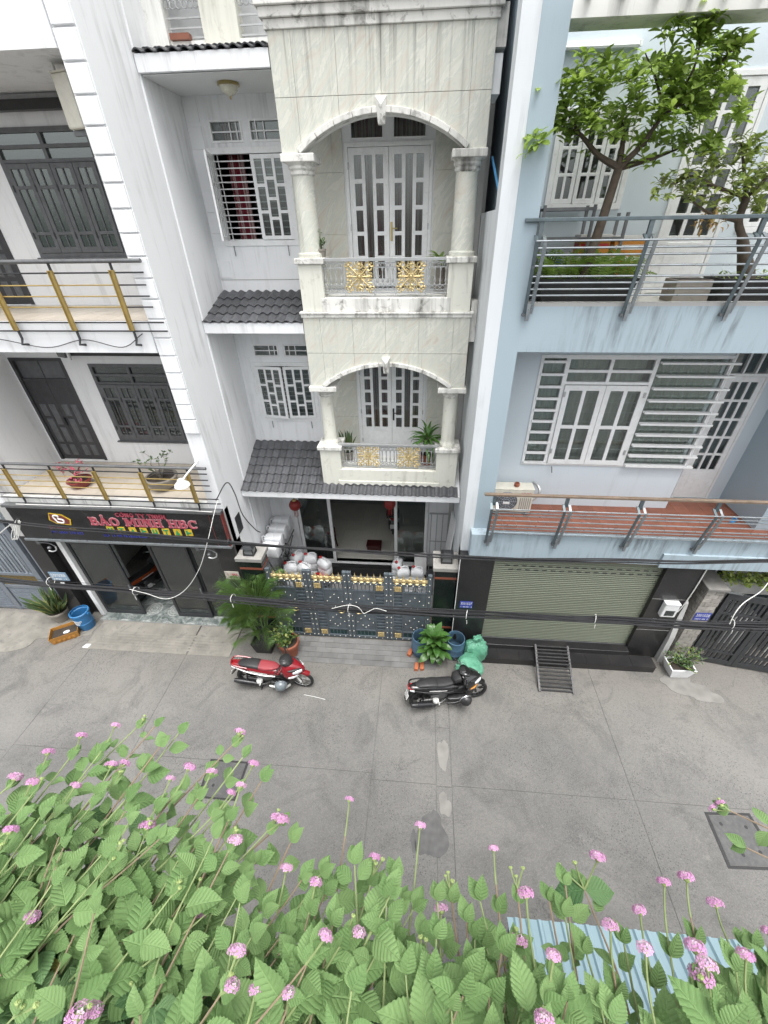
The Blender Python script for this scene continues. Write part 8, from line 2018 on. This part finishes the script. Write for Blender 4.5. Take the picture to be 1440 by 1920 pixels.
leafmat('floret_pink', (0.50,0.20,0.45), (0.66,0.38,0.60), 0.3, 0.6); leafmat('floret_pale', (0.62,0.42,0.58), (0.74,0.58,0.68), 0.3, 0.6); plain('floret_eye', (0.78,0.68,0.45), 0.6); plain('bud_green', (0.26,0.33,0.12), 0.7)
LLF = [leaf_mesh('leaf', 'lantana_leaf', 1.0, wd, 30, dr, fo, 0.36, 1.15, serr=0.06, wave=wv*0.8, cup=0.08) for wd, dr, fo, wv in ((0.66,0.30,0.10,0.05),(0.72,0.50,0.06,0.07),(0.62,0.75,0.14,0.05),(0.70,0.15,0.18,0.04),(0.76,0.40,0.02,0.08))]
LOLD = [leaf_mesh('leaf', 'lantana_old', 1.0, 0.62, 24, 0.8, 0.22, 0.36, 1.15, serr=0.06, wave=0.25)]
LYG = [leaf_mesh('leaf', 'lantana_young', 1.0, wd, 24, dr, fo, 0.38, 1.1, serr=0.06, wave=0.04) for wd, dr, fo in ((0.60,0.2,0.2),(0.62,0.45,0.12))]
def floret(V, F, M_, p, n_, s, q, mi):
    e = n_.orthogonal().normalized(); f = n_.cross(e); a0 = q.uniform(0, 6.28); k0 = len(V)
    for j in range(5):
        a = a0+j*1.2566; u = e*math.cos(a)+f*math.sin(a); v = n_.cross(u); k = len(V)
        V += [tuple(p+u*s*0.12), tuple(p+u*s*0.6+v*s*0.34+n_*s*0.12), tuple(p+u*s*1.0+n_*s*0.02), tuple(p+u*s*0.6-v*s*0.34+n_*s*0.12)]; F.append((k,k+1,k+2,k+3)); M_.append(mi)
    k = len(V); V += [tuple(p+(e*math.cos(b)+f*math.sin(b))*s*0.09+n_*s*0.06) for b in (0,1.57,3.14,4.71)]; F.append((k,k+1,k+2,k+3)); M_.append(2)
    k = len(V); pt = p-n_*s*1.5
    V += [tuple(p+e*s*0.10), tuple(p-e*s*0.05+f*s*0.09), tuple(p-e*s*0.05-f*s*0.09), tuple(pt)]; F += [(k,k+1,k+3),(k+1,k+2,k+3),(k+2,k,k+3)]; M_ += [mi]*3
def head_mesh(seed, nfl, rad, flat):
    q = random.Random(seed); V, F, M_ = [], [], []
    for i in range(nfl):
        t = (i+0.5)/nfl; z = 1-t*0.95; a = i*2.39996; rr = math.sqrt(max(0, 1-z*z)); n_ = Vector((rr*math.cos(a), rr*math.sin(a), z*flat+0.12)).normalized()
        p = Vector((rr*math.cos(a)*rad, rr*math.sin(a)*rad, z*rad*flat))*q.uniform(0.92,1.06)
        floret(V, F, M_, p, (n_+Vector((q.uniform(-.15,.15),q.uniform(-.15,.15),0))).normalized(), rad*0.42*q.uniform(0.85,1.15), q, 0 if t > 0.25 or q.random() < 0.5 else 1)
    me = bpy.data.meshes.new('flower_head'); me.from_pydata(V, [], F)
    for m_ in ('floret_pink','floret_pale','floret_eye'): me.materials.append(getmat(m_))
    me.polygons.foreach_set('material_index', M_); me.update(); return me
HEADS = [head_mesh(s, n, 1.0, fl) for s, n, fl in ((1,20,0.42),(2,17,0.36),(3,24,0.48),(4,13,0.34))]
CALYX = MB().lathe([(0.10,-0.62),(0.30,-0.50),(0.46,-0.22),(0.40,-0.05),(0.05,0.05)],9).mesh('calyx', 'bud_green', 60)
def bud_mesh():
    m = MB(); m.sph((0,0,0),0.55,8,5,1,1,0.7)
    for i in range(14): a = i*2.4; z = 0.3+0.6*(i/14); rr = math.sqrt(max(0,1-z*z)); m.sph((rr*0.55*math.cos(a),rr*0.55*math.sin(a),0.45*z),0.15,5,4)
    return m.mesh('bud', 'bud_green', 60)
BUD = bud_mesh()
q = random.Random(77)
CAMP = Vector((0,0,CAMZ))
# stems: (tip pixel x, y, depth, flower: 0 none 1 head 2 bud cluster, base x offset in metres, shrub)
SH = []
names = ['leftmost flowering shrub leaning far out over the street','flowering shrub with tall shoots left of the manhole cover','flowering shrub carrying the large pink heads above the manhole cover','flowering shrub with a single pink head on a bare stalk at centre',
         'flowering shrub with low dense leaves just right of centre','flowering shrub with an upright forked shoot above the blue sheet roof','flowering shrub with pink heads over the blue sheet roof','rightmost flowering shrub with several pink heads']
base_x = [-0.78,-0.52,-0.28,-0.06,0.16,0.36,0.58,0.82]
for i in range(8):
    SH.append(thing('flowering_shrub', names[i], 'shrub', (base_x[i],-0.34,7.86), group='pink flowering shrubs in the near planter', world=True))
LV = [Leaves(s, 300) for s in SH]
def shrub_of(tipx): return min(range(8), key=lambda i: abs(base_x[i]-tipx*0.85))
def frame_of(t): 
    e = t.orthogonal().normalized(); return e, t.cross(e)
def flower(si, p, d, size, kind, ped=0.05, lean=None):
    size *= min(1.0, 0.25+(p-CAMP).length*0.95)
    d = (d+(lean or Vector((0,0,0)))).normalized(); end = p+d*ped
    up = (d*0.5+Vector((q.uniform(-0.25,0.25),0.75,0.25))).normalized()
    MB().tube(curve_pts([p, p.lerp(end,0.5)+Vector((0,0,-0.003)), end], 3), [0.0015,0.0014,0.0014,0.0013,0.0013,0.0013,0.0014], 5, False).build('peduncle', 'lantana_stem', SH[si], smooth=True)
    rot = up.to_track_quat('Z','Y').to_euler()
    if kind == 1:
        h = place('flower_head', q.choice(HEADS), SH[si], end+up*size*0.3, rot, size); place('calyx', CALYX, SH[si], end+up*size*0.3, rot, size)
    else: place('bud', BUD, SH[si], end, rot, size*0.5)
def stem(tip, base, si, kind, leafL=0.064, bare=0.0, spacing=0.045, sag=0.06, side=True, r0=0.0035, start=0.12):
    L = (tip-base).length
    ctrl = [base, base.lerp(tip,0.33)+Vector((q.uniform(-.03,.03), q.uniform(-.02,.02)-0.02, sag*1.1)), base.lerp(tip,0.68)+Vector((q.uniform(-.03,.03), q.uniform(-.02,.02), sag*0.9)), tip]
    c = curve_pts(ctrl, 8); n = len(c)
    MB().tube(c, [r0*(1-0.62*i/(n-1)) for i in range(n)], 6, False).build('stem', 'lantana_wood' if q.random() < 0.30 else 'lantana_stem', SH[si], smooth=True)
    # node positions along the stem
    acc = 0.0; nxt = L*start; nodes_ = []; ds = 0.0
    for i in range(1, n):
        seg = (c[i]-c[i-1]).length
        while acc+seg >= nxt:
            f = (nxt-acc)/seg; nodes_.append((c[i-1].lerp(c[i], f), (c[i]-c[i-1]).normalized(), nxt/L)); nxt += spacing*q.uniform(0.8,1.25)
        acc += seg
    ph = q.uniform(0, 3.14)
    for k, (p, t, u) in enumerate(nodes_):
        if u > 1-bare: continue
        e, f = frame_of(t); a = ph+k*1.5708
        young = u > 0.80
        sz = leafL*(1.0 if u < 0.65 else (1.0-(u-0.65)*1.55))*q.uniform(0.65,1.28)
        for s in (1, -1):
            lat = (e*math.cos(a)+f*math.sin(a))*s; lat.z *= 0.35; lat.normalize()
            d = (lat*1.0+t*(q.uniform(-0.1,0.25) if not young else 0.75)+Vector((q.uniform(-0.3,0.3),q.uniform(-0.85,0.35) if not young else 0,-0.05))).normalized()
            up = (Vector((0,-0.25,1.0))+t*0.25+rand_dir(q,-0.4,0.6)*0.35)
            me = q.choice(LYG if young else (LLF if q.random() > 0.02 else LOLD))
            pet = p+d*sz*0.16
            LV[si].add(me, pet, orient(d, up, q.uniform(-0.35,0.35)), sz)
        if side and u > 0.55 and u < 0.95 and q.random() < (0.06 if tip.x < 0.25 else 0.03):
            lat = (e*math.cos(a+0.8)+f*math.sin(a+0.8)); flower(si, p, (lat*0.5+t*0.7+Vector((0,0,0.35))).normalized(), q.uniform(0.0065,0.0095), 1 if q.random() < 0.6 else 2, q.uniform(0.035,0.06))
    e, f = frame_of(c[-1]-c[-2]) if (c[-1]-c[-2]).length > 1e-6 else (Vector((1,0,0)), Vector((0,1,0)))
    t = (c[-1]-c[-3]).normalized()
    if kind == 2:
        for s in (0.4, 2.5, 4.6):
            flower(si, c[-1], (t+(e*math.cos(s)+f*math.sin(s))*0.6+Vector((0,0,0.25))).normalized(), q.uniform(0.008,0.012), 2 if q.random() < 0.75 else 1, q.uniform(0.012,0.034))
    elif kind:
        flower(si, c[-1], (t+Vector((0,0,0.35))).normalized(), q.uniform(0.0075,0.0110) if kind == 1 else 0.013, kind, q.uniform(0.035,0.055))
    for s in (0, 2.1, 4.2):
        d = (e*math.cos(s)+f*math.sin(s))*0.6+t
        LV[si].add(q.choice(LYG), c[-1]-t*L*bare*0.5, orient(d, (0,-0.2,1), q.uniform(-.3,.3)), q.uniform(0.020,0.034))
def base_for(tip, dx=0.0): 
    return Vector((tip.x+dx, -0.20+q.uniform(-0.12,0.02), 7.86))
def S(px, py, dep, kind, dx=0.0, **k):
    tip = PD(px, py, dep); b = base_for(tip, dx); stem(tip, b, shrub_of(tip.x), kind, **k)
# shoots that stand out against the street, read from the photograph
for a in [(128,1425,0.78,1),(188,1412,0.80,1),(70,1455,0.74,1),(255,1365,0.86,2),(290,1362,0.86,0),(335,1375,0.84,0),(300,1400,0.8,0),(175,1492,0.72,1),(30,1515,0.7,1),(100,1530,0.68,1),(435,1398,0.82,2),(455,1420,0.80,0),(445,1482,0.74,1),(395,1535,0.68,1),(428,1540,0.66,1),(370,1498,0.72,1),
          (320,1500,0.72,1),(290,1520,0.7,1),(490,1465,0.76,0),(235,1500,0.7,0),(60,1490,0.7,2),(210,1470,0.74,2),(10,1480,0.72,2),(525,1545,0.72,0),(500,1560,0.68,2),(545,1580,0.7,0),(600,1640,0.62,0)]:
    S(*a, dx=q.uniform(-0.42,-0.12), sag=q.uniform(0.03,0.09))
for a in [(647,1568,0.72,1,0.45),(780,1626,0.66,1,0.40),(930,1658,0.62,1,0.12),(970,1665,0.62,2,0.06),(845,1670,0.6,2,0.05),(700,1640,0.62,2,0.05),(740,1650,0.6,0,0.0),(665,1622,0.62,0,0.0),(820,1690,0.58,0,0.0),(900,1690,0.58,0,0.0),(875,1730,0.55,0,0.0)]:
    S(*a[:4], bare=a[4], dx=q.uniform(-0.03,0.04))
for a in [(1060,1660,0.62,0,0.0),(1030,1690,0.60,0,0.0),(1060,1720,0.58,0,0.0),(995,1765,0.50,1,0.15),(1150,1820,0.48,1,0.1),(1220,1880,0.42,1,0.15),(1215,1800,0.5,1,0.1),(1250,1745,0.56,1,0.1),(1295,1720,0.58,1,0.1),(1325,1865,0.44,1,0.15),(1400,1880,0.43,1,0.1),(1365,1765,0.55,1,0.1),(1030,1865,0.42,1,0.2),(1340,1900,0.42,1,0.1),(1100,1790,0.52,0,0.0),(1170,1770,0.54,0,0.0)]:
    S(*a[:4], bare=a[4], dx=q.uniform(0.0,0.08))
# forked shoot: one node carrying a leaf pair, young top and two budding stalks
nd = PD(1096,1668,0.66); si_ = shrub_of(nd.x); stem(nd, base_for(nd, 0.06), si_, 0, spacing=0.06)
for px_, py_ in ((1048,1622),(1121,1612),(1078,1618)):
    e_ = PD(px_, py_, 0.66); flower(si_, nd, (e_-nd).normalized(), 0.012, 1 if px_ == 1121 else 2, (e_-nd).length)
for sx_ in (-1, 1): LV[si_].add(LLF[3], nd, orient(_r*sx_+_d*0.1, (0,-0.1,1)), 0.052)
# the shoot that reaches in from the right edge
tip = PD(1368,1520,0.78); stem(tip, Vector((1.05,-0.1,8.05)), 7, 2, sag=0.10, spacing=0.06)
tip = PD(1400,1590,0.70); stem(tip, Vector((1.05,-0.1,8.05)), 7, 0, sag=0.10, spacing=0.05)
# dense body of the shrubs
TOP = [(-150,1560),(0,1540),(120,1510),(250,1520),(380,1545),(470,1590),(560,1640),(660,1655),(770,1690),(860,1760),(930,1760),(1010,1800),(1120,1870),(1230,1840),(1300,1790),(1440,1770),(1600,1760)]
def top_at(x):
    for (a, ya), (b, yb) in zip(TOP, TOP[1:]):
        if a <= x <= b: return ya+(yb-ya)*(x-a)/(b-a)
    return 1780
for k in range(175):
    x = -120+1680*((k*0.61803) % 1.0); t0 = top_at(x)
    if 1010 < x < 1290 and q.random() < 0.50: continue
    y = t0+abs(q.gauss(0,1))*130
    if y > 2150: y = q.uniform(t0, 2000)
    dep = 0.70-0.30*min(1, max(0, (y-1480)/500))+q.uniform(-0.05,0.05)
    S(x, y, dep, 1 if q.random() < 0.04 else (2 if q.random() < 0.12 else 0), dx=(q.uniform(-0.40,-0.02) if x < 800 else q.uniform(-0.32,0.12)), leafL=q.uniform(0.058,0.088), sag=q.uniform(0.02,0.10), spacing=0.046, r0=0.0026)
# shaded lower storey that closes the view down into the planter
for k in range(60):
    x = -100+1600*((k*0.7548) % 1.0); t0 = top_at(x)+120
    if 980 < x < 1300: continue
    tip = PD(x, q.uniform(t0, t0+260), q.uniform(0.72,0.88)); b = base_for(tip); stem(tip, b, shrub_of(tip.x), 0, leafL=0.09, side=False, spacing=0.045)

for l_ in LV: l_.done()
# fallen red petal and a leaf-green spider plant leaf are left out; one red spent bloom hangs among the leaves
